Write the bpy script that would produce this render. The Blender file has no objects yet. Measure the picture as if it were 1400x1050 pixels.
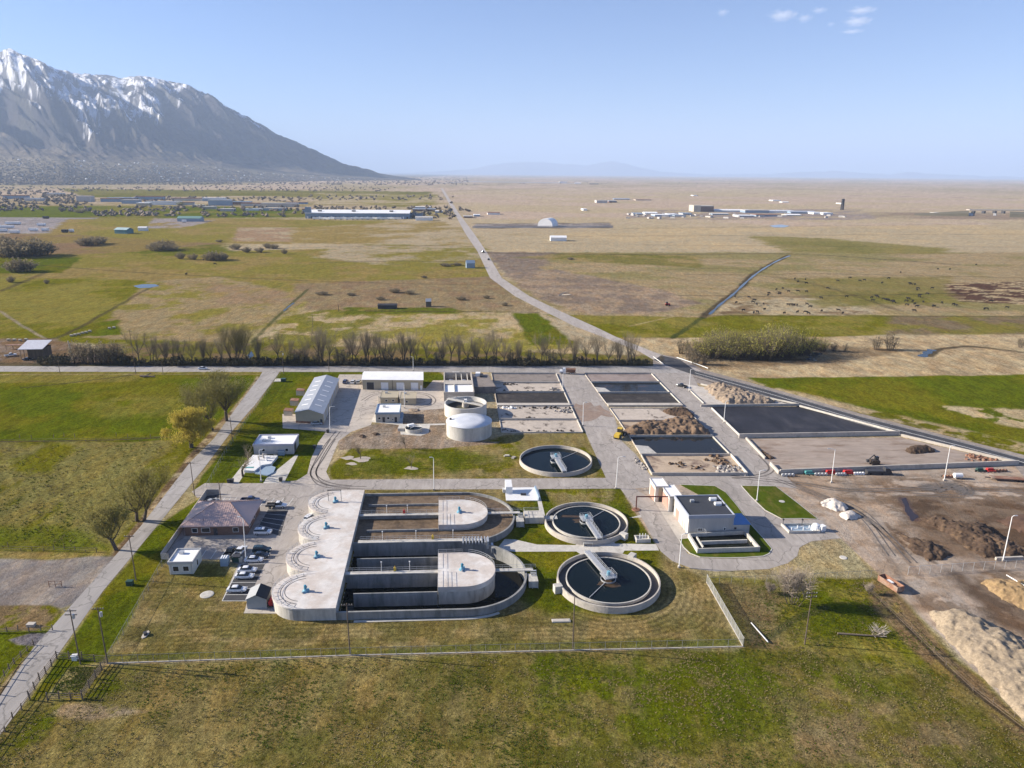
import bpy, bmesh, math, random
import numpy as np
from mathutils import Vector, Matrix
random.seed(7); rng = np.random.default_rng(11)
R = math.radians
scene = bpy.context.scene
COL = scene.collection

# ---------------------------------------------------------------- camera model (surveying: photo point -> place on the ground)
F = 972.0; CX = 700; CY = 525; H = 98.0
PITCH = math.atan((525 - 236.5) / F); ROLL = R(0.45)
CP, SP, CR_, SR = math.cos(PITCH), math.sin(PITCH), math.cos(ROLL), math.sin(ROLL)
def ray(px, py):
    u = (px - CX) / F; v = (CY - py) / F
    u2 = CR_ * u - SR * v; v2 = SR * u + CR_ * v
    return (u2, CP + v2 * SP, v2 * CP - SP)
def G(px, py, z=0.0):
    d = ray(px, py); t = (z - H) / d[2]
    return Vector((d[0] * t, d[1] * t, z))
def at_dist(px, py, y):
    d = ray(px, py); t = y / d[1]
    return Vector((d[0] * t, y, H + d[2] * t))
def pxh(px, py, npx):
    """metres that npx pixels measure at ground point px,py (vertical object)"""
    p = G(px, py); return npx * math.hypot(p.x, p.y, H) / F / math.cos(math.atan2(H, math.hypot(p.x, p.y)))
def pxw(px, py, npx):
    return (G(px + npx, py) - G(px, py)).length
EU = Vector((math.cos(R(3.2)), math.sin(R(3.2)), 0)); EV = Vector((-math.sin(R(5.5)), math.cos(R(5.5)), 0)); EZ = Vector((0, 0, 1))

# ---------------------------------------------------------------- materials
def nt(m):
    m.use_nodes = True; t = m.node_tree; t.nodes.clear()
    o = t.nodes.new('ShaderNodeOutputMaterial'); b = t.nodes.new('ShaderNodeBsdfPrincipled')
    t.links.new(b.outputs[0], o.inputs[0]); return t, b
def lk(t, a, b): t.links.new(a, b)
def noise(t, vec, scale, detail=5, rough=.6, dist=0):
    n = t.nodes.new('ShaderNodeTexNoise'); n.inputs['Scale'].default_value = scale; n.inputs['Detail'].default_value = detail
    n.inputs['Roughness'].default_value = rough; n.inputs['Distortion'].default_value = dist
    if vec is not None: lk(t, vec, n.inputs['Vector'])
    return n.outputs['Fac']
def mrange(t, val, a, b, c, d, clamp=True):
    n = t.nodes.new('ShaderNodeMapRange'); n.clamp = clamp
    for i, x in zip((1, 2, 3, 4), (a, b, c, d)): n.inputs[i].default_value = x
    lk(t, val, n.inputs[0]); return n.outputs[0]
def mixc(t, fac, a, b, mode='MIX'):
    n = t.nodes.new('ShaderNodeMix'); n.data_type = 'RGBA'; n.blend_type = mode
    for s, x in ((0, fac), (6, a), (7, b)):
        if hasattr(x, 'is_linked') or isinstance(x, bpy.types.NodeSocket): lk(t, x, n.inputs[s])
        elif s == 0: n.inputs[0].default_value = x
        else: n.inputs[s].default_value = (*x, 1)
    return n.outputs[2]
def coords(t, kind='pos', rot=0, scale=(1, 1, 1)):
    if kind == 'pos': o = t.nodes.new('ShaderNodeNewGeometry').outputs['Position']
    else: o = t.nodes.new('ShaderNodeTexCoord').outputs['Object']
    mp = t.nodes.new('ShaderNodeMapping'); mp.inputs['Rotation'].default_value = (0, 0, rot); mp.inputs['Scale'].default_value = scale
    lk(t, o, mp.inputs['Vector']); return mp.outputs[0]
def bump(t, b, h, strength=.4, dist=.1):
    n = t.nodes.new('ShaderNodeBump'); n.inputs['Strength'].default_value = strength; n.inputs['Distance'].default_value = dist
    lk(t, h, n.inputs['Height']); lk(t, n.outputs[0], b.inputs['Normal'])
MATS = {}
CRACK = {'worn_asphalt', 'old_road_asphalt', 'highway_asphalt', 'concrete_yard'}
def mat(name, col, rough=.8, var=.18, scale=.6, col2=None, bumpv=0, bscale=4, spec=.3, metal=0, kind='pos', rot=0, stretch=(1, 1, 1), c2amt=(.5, .68), big=.08):
    if name in MATS: return MATS[name]
    m = bpy.data.materials.new(name); t, b = nt(m)
    v = coords(t, kind, rot, stretch)
    n1 = noise(t, v, scale, 6, .65); n2 = noise(t, v, scale * big, 4, .6)
    f = mrange(t, n1, .3, .7, 1 - var, 1 + var); f2 = mrange(t, n2, .3, .7, 1 - var * .7, 1 + var * .7)
    mul = t.nodes.new('ShaderNodeMath'); mul.operation = 'MULTIPLY'; lk(t, f, mul.inputs[0]); lk(t, f2, mul.inputs[1])
    base = col
    if col2: base = mixc(t, mrange(t, noise(t, v, scale * .35, 6, .7, .4), c2amt[0], c2amt[1], 0, 1), col, col2)
    cm = t.nodes.new('ShaderNodeVectorMath'); cm.operation = 'SCALE'; lk(t, mul.outputs[0], cm.inputs['Scale'])
    if isinstance(base, tuple): cm.inputs[0].default_value = base
    else: lk(t, base, cm.inputs[0])
    lk(t, cm.outputs[0], b.inputs['Base Color'])
    if name in CRACK:
        p0 = coords(t); vo = t.nodes.new('ShaderNodeTexVoronoi'); vo.feature = 'DISTANCE_TO_EDGE'; vo.inputs['Scale'].default_value = .11
        w_ = t.nodes.new('ShaderNodeVectorMath'); w_.operation = 'ADD'; nw = t.nodes.new('ShaderNodeTexNoise'); nw.inputs['Scale'].default_value = .25; nw.inputs['Detail'].default_value = 5; lk(t, p0, nw.inputs['Vector'])
        sc_ = t.nodes.new('ShaderNodeVectorMath'); sc_.operation = 'SCALE'; sc_.inputs['Scale'].default_value = 5; lk(t, nw.outputs['Color'], sc_.inputs[0]); lk(t, p0, w_.inputs[0]); lk(t, sc_.outputs[0], w_.inputs[1]); lk(t, w_.outputs[0], vo.inputs['Vector'])
        ck = mrange(t, vo.outputs['Distance'], .004, .022, .6, 0); pt = mrange(t, noise(t, p0, .07, 5, .7, .8), .56, .66, 0, .28)
        mx_ = t.nodes.new('ShaderNodeMath'); mx_.operation = 'MAXIMUM'; lk(t, ck, mx_.inputs[0]); lk(t, pt, mx_.inputs[1]); lk(t, mixc(t, mx_.outputs[0], cm.outputs[0], tuple(x * .38 for x in col)), b.inputs['Base Color'])
    b.inputs['Roughness'].default_value = rough; b.inputs['Specular IOR Level'].default_value = spec; b.inputs['Metallic'].default_value = metal
    if bumpv: bump(t, b, noise(t, v, bscale, 6, .7), bumpv, .15)
    MATS[name] = m; return m

M_conc = mat('concrete', (.46, .42, .37), .85, .1, 1.2, (.34, .31, .275), .15, 6)
M_concW = mat('pale_concrete', (.50, .475, .43), .85, .16, .8, (.34, .32, .28), .1, 6, c2amt=(.52, .75))
M_wall = mat('basin_wall_concrete', (.48, .455, .41), .85, .2, .9, (.27, .255, .23), .15, 5, stretch=(1, 1, .25))
M_pave = mat('worn_asphalt', (.32, .288, .262), .9, .14, .9, (.385, .35, .32), .15, 8, rot=R(-6), stretch=(1, .25, 1))
M_yard = mat('yard_paving', (.35, .30, .255), .9, .18, .5, (.25, .20, .155), .2, 5, stretch=(.35, 1, 1), rot=R(-25), big=.12)
M_road = mat('old_road_asphalt', (.31, .29, .275), .9, .14, .7, (.25, .232, .22), .15, 7, rot=R(8), stretch=(1, .12, 1))
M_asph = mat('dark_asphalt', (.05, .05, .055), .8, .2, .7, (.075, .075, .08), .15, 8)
M_black = mat('black_lagoon_liner', (.022, .021, .025), .6, .35, .16, (.045, .042, .045), .25, 3, stretch=(1, .5, 1), big=.25)
M_sludge = mat('drying_sludge', (.035, .03, .027), .75, .4, .5, (.07, .06, .052), .5, 2.5)
M_greybed = mat('grey_bed_floor', (.22, .19, .17), .85, .15, .5, (.13, .11, .1), .2, 4)
M_whitebed = mat('pale_bed_floor', (.45, .39, .33), .85, .14, .5, (.10, .08, .065), .2, 4, c2amt=(.55, .63))
M_tanbed = mat('stained_bed_floor', (.42, .33, .24), .85, .15, .28, (.16, .11, .085), .2, 3, c2amt=(.5, .6))
M_pinkbed = mat('dry_bed_floor', (.27, .22, .2), .85, .15, .3, (.17, .13, .115), .2, 3)
M_brown = mat('compost_brown', (.15, .10, .065), .95, .35, .9, (.24, .165, .105), .9, 2.2, kind='obj')
M_dkbrown = mat('dark_compost', (.07, .045, .03), .95, .4, 1.1, (.13, .085, .05), .9, 2.5, kind='obj')
M_chips = mat('pale_wood_chips', (.30, .24, .17), .95, .3, 2.2, (.20, .16, .112), 1.0, 4, kind='obj')
M_straw = mat('straw_compost', (.27, .185, .095), .95, .3, 1.2, (.17, .11, .06), .9, 3, kind='obj')
M_gravel = mat('pale_gravel', (.55, .5, .45), .9, .12, 2, (.45, .41, .37), .5, 8, kind='obj')
M_soil = mat('dug_soil', (.27, .21, .155), .95, .3, .7, (.17, .13, .1), .9, 1.5, kind='obj')
M_rubble = mat('broken_rubble', (.36, .33, .3), .9, .3, 2, (.12, .1, .09), .8, 4, kind='obj')
M_whiteroof = mat('white_roof', (.80, .80, .80), .55, .05, .3, (.68, .68, .69), c2amt=(.55, .8))
M_cream = mat('cream_wall', (.50, .46, .39), .8, .1, .6, (.42, .38, .32), stretch=(1, 1, .2))
M_beige = mat('beige_metal_wall', (.44, .38, .27), .6, .05, .6)
M_greywall = mat('pale_grey_wall', (.47, .45, .43), .8, .1, .6, (.40, .38, .365), stretch=(1, 1, .2))
M_white = mat('white_paint', (.78, .78, .77), .5, .05, 1)
M_brick = mat('red_brown_brick', (.19, .115, .085), .85, .15, 2.5)
M_fpost = mat('dull_fence_post', (.20, .20, .19), .6, .1, 2)
M_steel = mat('galvanised_steel', (.52, .53, .54), .4, .1, 2, metal=.5)
M_railing = mat('grey_railing', (.50, .51, .52), .5, .08, 2, metal=.3)
M_darkm = mat('dark_metal', (.05, .05, .055), .5, .2, 2)
M_blue = mat('pale_blue_paint', (.17, .36, .46), .45, .15, 2)
M_bluew = mat('blue_grey_paint', (.25, .33, .42), .5, .08, 1)
M_dkglass = mat('dark_glass', (.02, .025, .03), .08, .1, 1, spec=.6)
M_wood = mat('weathered_wood', (.16, .125, .095), .9, .25, 1.5, bumpv=.3)
M_pole = mat('pole_wood', (.13, .10, .08), .9, .2, 1.5)
M_bark = mat('grey_bark', (.10, .08, .065), .95, .25, 3, kind='obj')
M_twig = mat('bare_twigs', (.205, .17, .115), .95, .2, .4, kind='obj')
M_twigy = mat('budding_twigs', (.24, .20, .085), .95, .25, .3, kind='obj')
def leaf_mat(name, col, col2, amt=.45):
    m = bpy.data.materials.new(name); t, b = nt(m); v = coords(t, 'obj'); c = mixc(t, mrange(t, noise(t, v, .45, 5, .7), .4, .62, 0, 1), col, col2); lk(t, c, b.inputs['Base Color']); b.inputs['Roughness'].default_value = .8; b.inputs['Specular IOR Level'].default_value = .1
    tr = t.nodes.new('ShaderNodeBsdfTranslucent'); lk(t, c, tr.inputs['Color']); mx = t.nodes.new('ShaderNodeMixShader'); mx.inputs[0].default_value = amt; lk(t, b.outputs[0], mx.inputs[1]); lk(t, tr.outputs[0], mx.inputs[2])
    lk(t, mx.outputs[0], next(n for n in t.nodes if n.type == 'OUTPUT_MATERIAL').inputs['Surface']); MATS[name] = m; return m
M_willow = leaf_mat('yellow_willow_leaves', (.46, .36, .07), (.36, .31, .06))
M_willow2 = leaf_mat('olive_willow_shoots', (.42, .39, .09), (.30, .28, .08))
M_brush = leaf_mat('grey_brush_twigs', (.27, .225, .145), (.18, .155, .105), .4)
M_hedge = mat('dark_undergrowth', (.085, .075, .04), .95, .4, .3, (.15, .125, .07), kind='obj')
M_red = mat('red_paint', (.45, .03, .03), .4, .1, 1)
M_green = mat('dark_green_paint', (.03, .07, .06), .4, .15, 1)
M_yellow = mat('yellow_machine_paint', (.55, .38, .05), .5, .15, 1)
M_rust = mat('rusty_steel', (.22, .11, .07), .85, .3, 1, (.32, .25, .2))
M_tyre = mat('tyre_rubber', (.02, .02, .02), .8, .2, 3)
M_kerb = mat('kerb_concrete', (.48, .46, .42), .85, .1, 2)
M_line = mat('white_line_paint', (.7, .7, .68), .7, .1, 3)
M_cwall = mat('channel_wall_concrete', (.25, .25, .245), .85, .22, .7, (.13, .135, .13), .15, 5, stretch=(1, 1, .25))  # darkened for wet concrete and to put the channels' shade into the colour
M_tank = mat('tank_concrete', (.50, .485, .45), .85, .12, .8, (.36, .345, .32), .15, 3, stretch=(1, 1, .3))
M_pipe = mat('dark_red_pipe', (.10, .03, .025), .5, .15, 1)
M_pink = mat('salmon_door', (.42, .25, .2), .6, .06, 1)
M_teal = mat('teal_paint', (.08, .28, .28), .5, .1, 1)

def water_mat(name, col, rough=.06, rip=.05, scale=1.2, col2=None, c2=(.55, .7), s2=.12):
    m = bpy.data.materials.new(name); t, b = nt(m); v = coords(t)
    if col2: lk(t, mixc(t, mrange(t, noise(t, v, s2, 6, .65, .6), c2[0], c2[1], 0, 1), col, col2), b.inputs['Base Color'])
    else: b.inputs['Base Color'].default_value = (*col, 1)
    b.inputs['Roughness'].default_value = rough; b.inputs['IOR'].default_value = 1.33; b.inputs['Specular IOR Level'].default_value = .22
    bump(t, b, noise(t, v, scale, 4, .6), rip, .1); MATS[name] = m; return m
W_clar = water_mat('dark_clear_water', (.005, .010, .013), .05, .03, 1.5)
W_dark = water_mat('dark_ditch_water', (.008, .010, .008), .08, .04, .8, (.02, .022, .012), (.5, .7))
W_bed = water_mat('bed_water', (.018, .02, .022), .06, .02, .6, (.07, .045, .03), (.56, .62), .1)
W_stream = water_mat('stream_water', (.02, .03, .04), .05, .04, .5)
W_lake = water_mat('lake_water', (.05, .08, .12), .25, .1, .01)
W_foam = mat('brown_mixed_liquor', (.15, .105, .065), .7, .3, 1.1, (.095, .065, .04), .9, 1.6, stretch=(.8, 1, 1), c2amt=(.48, .58))

def carpaint(name, col, rough=.25):
    if name in MATS: return MATS[name]
    m = bpy.data.materials.new(name); t, b = nt(m); v = coords(t, 'obj')
    n = noise(t, v, 2.0, 3, .5); c = mixc(t, mrange(t, n, .35, .65, 0, 1), tuple(x * .93 for x in col), col)
    lk(t, c, b.inputs['Base Color']); b.inputs['Roughness'].default_value = rough; b.inputs['Coat Weight'].default_value = .5
    b.inputs['Coat Roughness'].default_value = .08; MATS[name] = m; return m
P_white = carpaint('white_car_paint', (.72, .73, .75)); P_black = carpaint('black_car_paint', (.012, .012, .014))
P_teal = carpaint('dark_teal_car_paint', (.012, .035, .045)); P_navy = carpaint('navy_car_paint', (.012, .018, .035))
P_silver = carpaint('silver_car_paint', (.38, .39, .40)); P_red = carpaint('red_car_paint', (.35, .02, .03))
P_blue = carpaint('blue_car_paint', (.05, .07, .16))

def fence_mesh_mat(nm='chain_link_mesh', a0=.06, a1=.18):
    m = bpy.data.materials.new(nm); t, b = nt(m)
    b.inputs['Base Color'].default_value = (.42, .43, .42, 1); b.inputs['Metallic'].default_value = .4; b.inputs['Roughness'].default_value = .5
    v = coords(t, 'pos'); n = noise(t, v, 1.5, 3); b.inputs['Alpha'].default_value = .2
    lk(t, mrange(t, n, .3, .7, a0, a1), b.inputs['Alpha']); return m
M_link = fence_mesh_mat(); M_slat = fence_mesh_mat('slatted_mesh', .38, .62); M_gate = fence_mesh_mat('gate_mesh', .16, .34)

# ---------------------------------------------------------------- mesh builder
def wloc(o):
    l = Vector((0, 0, 0))
    while o is not None: l = l + o.location; o = o.parent
    return l
class MB:
    def __init__(s): s.v = []; s.f = []
    def add(s, vs, fs):
        n = len(s.v); s.v += [tuple(p) for p in vs]; s.f += [tuple(i + n for i in f) for f in fs]; return s
    def poly(s, pts): return s.add(pts, [tuple(range(len(pts)))])
    def hexa(s, b, t):
        return s.add(list(b) + list(t), [(3, 2, 1, 0), (4, 5, 6, 7), (0, 1, 5, 4), (1, 2, 6, 5), (2, 3, 7, 6), (3, 0, 4, 7)])
    def box(s, o, u, v, w):
        """corner o, edge vectors u v w"""
        o = Vector(o); b = [o, o + u, o + u + v, o + v]; return s.hexa(b, [p + w for p in b])
    def cbox(s, c, sx, sy, sz, a=0):
        u = Vector((math.cos(a), math.sin(a), 0)); v = Vector((-math.sin(a), math.cos(a), 0)); c = Vector(c)
        return s.box(c - u * sx / 2 - v * sy / 2, u * sx, v * sy, Vector((0, 0, sz)))
    def prism(s, pts, z0, z1):
        pts = [(p[0], p[1]) for p in pts]; n = len(pts)
        ar = sum(pts[i][0] * pts[(i + 1) % n][1] - pts[(i + 1) % n][0] * pts[i][1] for i in range(n))
        if ar < 0: pts = pts[::-1]
        return s.add([(x, y, z0) for x, y in pts] + [(x, y, z1) for x, y in pts],
                     [tuple(range(n))[::-1], tuple(range(n, 2 * n))] + [(i, (i + 1) % n, n + (i + 1) % n, n + i) for i in range(n)])
    def tube(s, a, b, r0, r1=None, n=8, cap=True):
        a, b = Vector(a), Vector(b); r1 = r0 if r1 is None else r1; d = (b - a)
        if d.length < 1e-6: return s
        d.normalize(); x = d.orthogonal().normalized(); y = d.cross(x)
        vs = [a + (x * math.cos(6.2832 * i / n) + y * math.sin(6.2832 * i / n)) * r0 for i in range(n)] + \
             [b + (x * math.cos(6.2832 * i / n) + y * math.sin(6.2832 * i / n)) * r1 for i in range(n)]
        fs = [(i, (i + 1) % n, n + (i + 1) % n, n + i) for i in range(n)]
        if cap: fs += [tuple(range(n))[::-1], tuple(range(n, 2 * n))]
        return s.add(vs, fs)
    def lathe(s, prof, c=(0, 0, 0), n=64):
        c = Vector(c); k = len(prof); vs = []
        for i in range(n):
            a = 6.283185 * i / n
            vs += [(c.x + r * math.cos(a), c.y + r * math.sin(a), c.z + z) for r, z in prof]
        fs = []
        for i in range(n):
            j = (i + 1) % n
            fs += [(i * k + q, j * k + q, j * k + q + 1, i * k + q + 1) for q in range(k - 1)]
        return s.add(vs, fs)
    def disc(s, c, r, n=64):
        return s.poly([(c[0] + r * math.cos(6.283185 * i / n), c[1] + r * math.sin(6.283185 * i / n), c[2]) for i in range(n)])
    def strip(s, pts, w, z0, z1):
        """wall of thickness w along an open polyline of 2D points"""
        pts = [Vector((p[0], p[1])) for p in pts]; l = []; r = []
        for i, p in enumerate(pts):
            a = (p - pts[i - 1]).normalized() if i else None; b = (pts[i + 1] - p).normalized() if i < len(pts) - 1 else None
            t = (a + b).normalized() if a and b else (a or b); nn = Vector((-t.y, t.x))
            k = 1 / max(.4, nn.dot(Vector((-(a or b).y, (a or b).x)))); l.append(p + nn * w / 2 * k); r.append(p - nn * w / 2 * k)
        n = len(pts); vs = [(p.x, p.y, z) for z in (z0, z1) for p in l + r]; fs = []
        for i in range(n - 1):
            L0, L1, R0, R1 = i, i + 1, n + i, n + i + 1; T = 2 * n
            fs += [(L0 + T, R0 + T, R1 + T, L1 + T), (L0, L1, R1, R0), (L0, L0 + T, L1 + T, L1), (R0, R1, R1 + T, R0 + T)]
        T = 2 * n; fs += [(0, n, n + T, T), (n - 1, n - 1 + T, 2 * n - 1 + T, 2 * n - 1)]
        return s.add(vs, fs)
    def build(s, name, m, parent=None, smooth=False):
        o0 = wloc(parent) if parent else Vector((0, 0, 0))
        me = bpy.data.meshes.new(name); me.from_pydata([(p[0] - o0.x, p[1] - o0.y, p[2] - o0.z) for p in s.v], [], s.f)
        bm = bmesh.new(); bm.from_mesh(me); bmesh.ops.recalc_face_normals(bm, faces=bm.faces); bm.to_mesh(me); bm.free()
        me.materials.append(m)
        if smooth: me.polygons.foreach_set('use_smooth', [True] * len(me.polygons))
        o = bpy.data.objects.new(name, me); COL.objects.link(o)
        if parent: o.parent = parent
        return o
    def build_raw(s, name, m, parent=None, smooth=False):
        """open sheets and leaf clumps: no normal recalculation"""
        o0 = wloc(parent) if parent else Vector((0, 0, 0))
        me = bpy.data.meshes.new(name); me.from_pydata([(p[0] - o0.x, p[1] - o0.y, p[2] - o0.z) for p in s.v], [], s.f)
        me.materials.append(m)
        if smooth: me.polygons.foreach_set('use_smooth', [True] * len(me.polygons))
        o = bpy.data.objects.new(name, me); COL.objects.link(o)
        if parent: o.parent = parent
        return o
def thing(name, label, cat, loc=(0, 0, 0), rz=0, group=None):
    o = bpy.data.objects.new(name, None); COL.objects.link(o); o.location = loc; o.rotation_euler = (0, 0, rz)
    o['label'] = label; o['category'] = cat
    if group: o['group'] = group
    return o
def tag(o, label, cat, group=None):
    o['label'] = label; o['category'] = cat
    if group: o['group'] = group
    return o
def struct(o, kind='structure'): o['kind'] = kind; return o
def copy_thing(src, label=None, loc=None, rz=None, group=None, sc=None):
    r = src.copy(); COL.objects.link(r)
    for ch in list(src.children):
        c = ch.copy(); COL.objects.link(c); c.parent = r
        for g in list(ch.children):
            d = g.copy(); COL.objects.link(d); d.parent = c
    if label: r['label'] = label
    if loc is not None: r.location = loc
    if rz is not None: r.rotation_euler = (0, 0, rz)
    if group: r['group'] = group
    if sc is not None: r.scale = sc if hasattr(sc, '__len__') else (sc, sc, sc)
    return r
def sheet(name, pix, z, m, z_px=0.0):
    o = MB().poly([G(x, y, z_px).xy.to_3d() + Vector((0, 0, z)) for x, y in pix]).build_raw(name, m)
    bm = bmesh.new(); bm.from_mesh(o.data)
    for f in bm.faces:
        if f.normal.z < 0: f.normal_flip()
    bmesh.ops.triangulate(bm, faces=bm.faces); bm.to_mesh(o.data); bm.free(); return o
def smooth_line(pts, n=6):
    """Catmull-Rom through 2D points"""
    P = [Vector((p[0], p[1])) for p in pts]; P = [2 * P[0] - P[1]] + P + [2 * P[-1] - P[-2]]; out = []
    for i in range(1, len(P) - 2):
        for k in range(n):
            t = k / n; a, b, c, d = P[i - 1:i + 3]
            out.append(.5 * ((2 * b) + (c - a) * t + (2 * a - 5 * b + 4 * c - d) * t * t + (3 * b - a - 3 * c + d) * t ** 3))
    out.append(P[-2]); return [(p.x, p.y) for p in out]
SUN_STRENGTH = 5.0; SKY_STRENGTH = .058; EXPOSURE = 1.22; HAZE_D = 4.8e-5; HAZE_COL = (.52, .67, .95, 1)
# ---------------------------------------------------------------- numpy noise
def _hash(ix, iy, s):
    h = (ix.astype(np.int64) * 374761393 + iy.astype(np.int64) * 668265263 + s * 1442695041) & 0x7fffffff
    h = ((h ^ (h >> 13)) * 1274126177) & 0x7fffffff
    return ((h ^ (h >> 16)) & 0xffff) / 65535.0
def vnoise(x, y, s=0):
    ix = np.floor(x); iy = np.floor(y); fx = x - ix; fy = y - iy; fx = fx * fx * (3 - 2 * fx); fy = fy * fy * (3 - 2 * fy)
    a = _hash(ix, iy, s); b = _hash(ix + 1, iy, s); c = _hash(ix, iy + 1, s); d = _hash(ix + 1, iy + 1, s)
    return (a * (1 - fx) + b * fx) * (1 - fy) + (c * (1 - fx) + d * fx) * fy
def fbm(x, y, o=5, s=0, g=.55):
    t = 0; a = 1; n = 0
    for i in range(o): t = t + a * vnoise(x * 2 ** i + 17.3 * i, y * 2 ** i - 9.1 * i, s + i); n += a; a *= g
    return t / n
def sstep(a, b, x): t = np.clip((x - a) / (b - a), 0, 1); return t * t * (3 - 2 * t)

# ---------------------------------------------------------------- ground sheet
def build_ground():
    pys = np.arange(1078, 237.2, -.85)
    ys = [G(700, p).y for p in pys]; ys = np.array([-700., -60, 20, 55, 75, 88] + [y for y in ys if y > 93] + [60000.])
    s = np.concatenate([[-9, -3, -1.6], np.linspace(-1.06, 1.06, 1060), [1.6, 3, 9]])
    S, Y = np.meshgrid(s, ys); X = S * np.maximum(Y, 75)
    nr, nc = X.shape; x = X.ravel(); y = Y.ravel()
    d = np.hypot(x, y)
    # base: dry prairie with greener drifts
    c = lambda *v: np.array(v)
    GRN = c(.078, .100, .002); GR2 = c(.112, .112, .007); OLV = c(.158, .142, .03); DRY = c(.225, .175, .062); TAN = c(.335, .285, .19)
    STR = c(.40, .325, .20); BRN = c(.15, .105, .062); RBR = c(.175, .125, .08); MUD = c(.15, .12, .10); PNK = c(.375, .305, .24)
    n1 = fbm(x / 420, y / 900, 5, 3); n2 = fbm(x / 45, y / 60, 5, 9); n3 = fbm(x / 7, y / 9, 4, 21); nf = fbm(x / 1.6, y / 1.6, 3, 41)
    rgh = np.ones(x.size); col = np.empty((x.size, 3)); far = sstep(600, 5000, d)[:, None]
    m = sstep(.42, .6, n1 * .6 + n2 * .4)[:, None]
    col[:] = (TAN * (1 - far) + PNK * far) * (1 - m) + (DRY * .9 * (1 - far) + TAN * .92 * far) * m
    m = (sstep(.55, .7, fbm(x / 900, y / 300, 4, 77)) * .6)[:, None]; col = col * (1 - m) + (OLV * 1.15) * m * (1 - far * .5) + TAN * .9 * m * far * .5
    wx = (fbm(x / 11, y / 11, 3, 55) - .5); wy = (fbm(x / 11, y / 11, 3, 66) - .5)
    def inside(pix, feather, warp, xs, ys_):
        P = np.array([G(*p).xy for p in pix]); q = np.roll(P, -1, 0)
        ins = np.zeros(xs.size, bool); dm = np.full(xs.size, 1e9)
        for (ax, ay), (bx, by) in zip(P, q):
            if ay != by:
                k = ((ay > ys_) != (by > ys_)) & (xs < (bx - ax) * (ys_ - ay) / (by - ay) + ax); ins ^= k
            ex, ey = bx - ax, by - ay; t = np.clip(((xs - ax) * ex + (ys_ - ay) * ey) / (ex * ex + ey * ey + 1e-9), 0, 1)
            dm = np.minimum(dm, (xs - ax - ex * t) ** 2 + (ys_ - ay - ey * t) ** 2)
        dd = np.sqrt(dm) * np.where(ins, 1, -1); return sstep(-feather, feather, dd)
    def paint(pix, a, b, sc=30, lo=.42, hi=.6, feather=1.5, warp=3, amt=1.0, aniso=1.0, seed=5, ns=None):
        nonlocal col
        P = np.array([G(*p).xy for p in pix]); mg = feather + warp
        k = np.where((x > P[:, 0].min() - mg) & (x < P[:, 0].max() + mg) & (y > P[:, 1].min() - mg) & (y < P[:, 1].max() + mg))[0]
        if not k.size: return
        xs = x[k] + wx[k] * warp * 2; yy = y[k] + wy[k] * warp * 2
        w = inside(pix, feather, warp, xs, yy)[:, None] * amt
        nn = fbm(x[k] / sc, y[k] / (sc * aniso), 6, seed, .62); mm = sstep(lo, hi, nn)[:, None]
        col[k] = col[k] * (1 - w) + (a * (1 - mm) + b * mm) * w
        if ns is not None: rgh[k] = rgh[k] * (1 - w[:, 0]) + ns * w[:, 0]
    def line(pix, w, cc, amt=.8, warp=.8, curve=True):
        nonlocal col
        P = [tuple(G(*p).xy) for p in pix]; P = np.array(smooth_line(P, 5) if curve and len(P) > 2 else P)
        k = np.where((x > P[:, 0].min() - 3 * w) & (x < P[:, 0].max() + 3 * w) & (y > P[:, 1].min() - 3 * w) & (y < P[:, 1].max() + 3 * w))[0]
        if not k.size: return
        xs = x[k] + wx[k] * warp * w; yy = y[k] + wy[k] * warp * w; dm = np.full(k.size, 1e9)
        for (ax, ay), (bx, by) in zip(P[:-1], P[1:]):
            ex, ey = bx - ax, by - ay; t = np.clip(((xs - ax) * ex + (yy - ay) * ey) / (ex * ex + ey * ey + 1e-9), 0, 1)
            dm = np.minimum(dm, (xs - ax - ex * t) ** 2 + (yy - ay - ey * t) ** 2)
        nn = .55 + .9 * fbm(x[k] / (w * 4), y[k] / (w * 4), 3, 8); ww = (sstep(w * 1.0, w * .35, np.sqrt(dm)) * np.clip(nn, 0, 1) * amt)[:, None]
        col[k] = col[k] * (1 - ww) + cc * ww
    # --- far left valley floor
    paint([(-700, 300), (-700, 232), (640, 236), (600, 262), (420, 300)], TAN, OLV, 260, .4, .62, 40, 60)
    paint([(-700, 254), (-700, 231), (640, 236.6), (600, 241), (480, 246), (300, 252)], c(.21, .18, .12), c(.13, .125, .07), 160, .4, .6, 60, 90)
    paint([(80, 258), (330, 260), (590, 262), (585, 272), (330, 268), (120, 270)], OLV, GR2, 160, .35, .6, 12, 20)
    paint([(430, 264), (598, 266), (596, 280), (430, 279)], OLV * 1.15, TAN, 160, .4, .65, 12, 15)
    paint([(-400, 292), (60, 281), (300, 282), (420, 287), (420, 297), (120, 299), (-400, 300)], GRN * 1.1, OLV, 120, .5, .7, 8, 10)
    paint([(-300, 296), (135, 297.5), (80, 319), (-300, 319)], c(.27, .255, .265), c(.22, .21, .215), 50, .4, .6, 4, 3)
    paint([(90, 300), (310, 298), (560, 303), (640, 312), (640, 326), (400, 334), (90, 330), (60, 322)], DRY, OLV * 1.15, 90, .4, .6, 6, 10)
    paint([(-300, 319), (80, 320), (300, 333), (310, 352), (-300, 355)], BRN * 1.25, DRY * .85, 60, .4, .6, 8, 14)
    paint([(325, 311), (520, 311), (522, 331), (318, 330)], RBR * 1.5, TAN * .95, 40, .45, .65, 4, 5)
    paint([(210, 298), (300, 300), (250, 312), (200, 312)], c(.25, .23, .23), DRY, 40, .5, .7, 4, 4)
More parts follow.
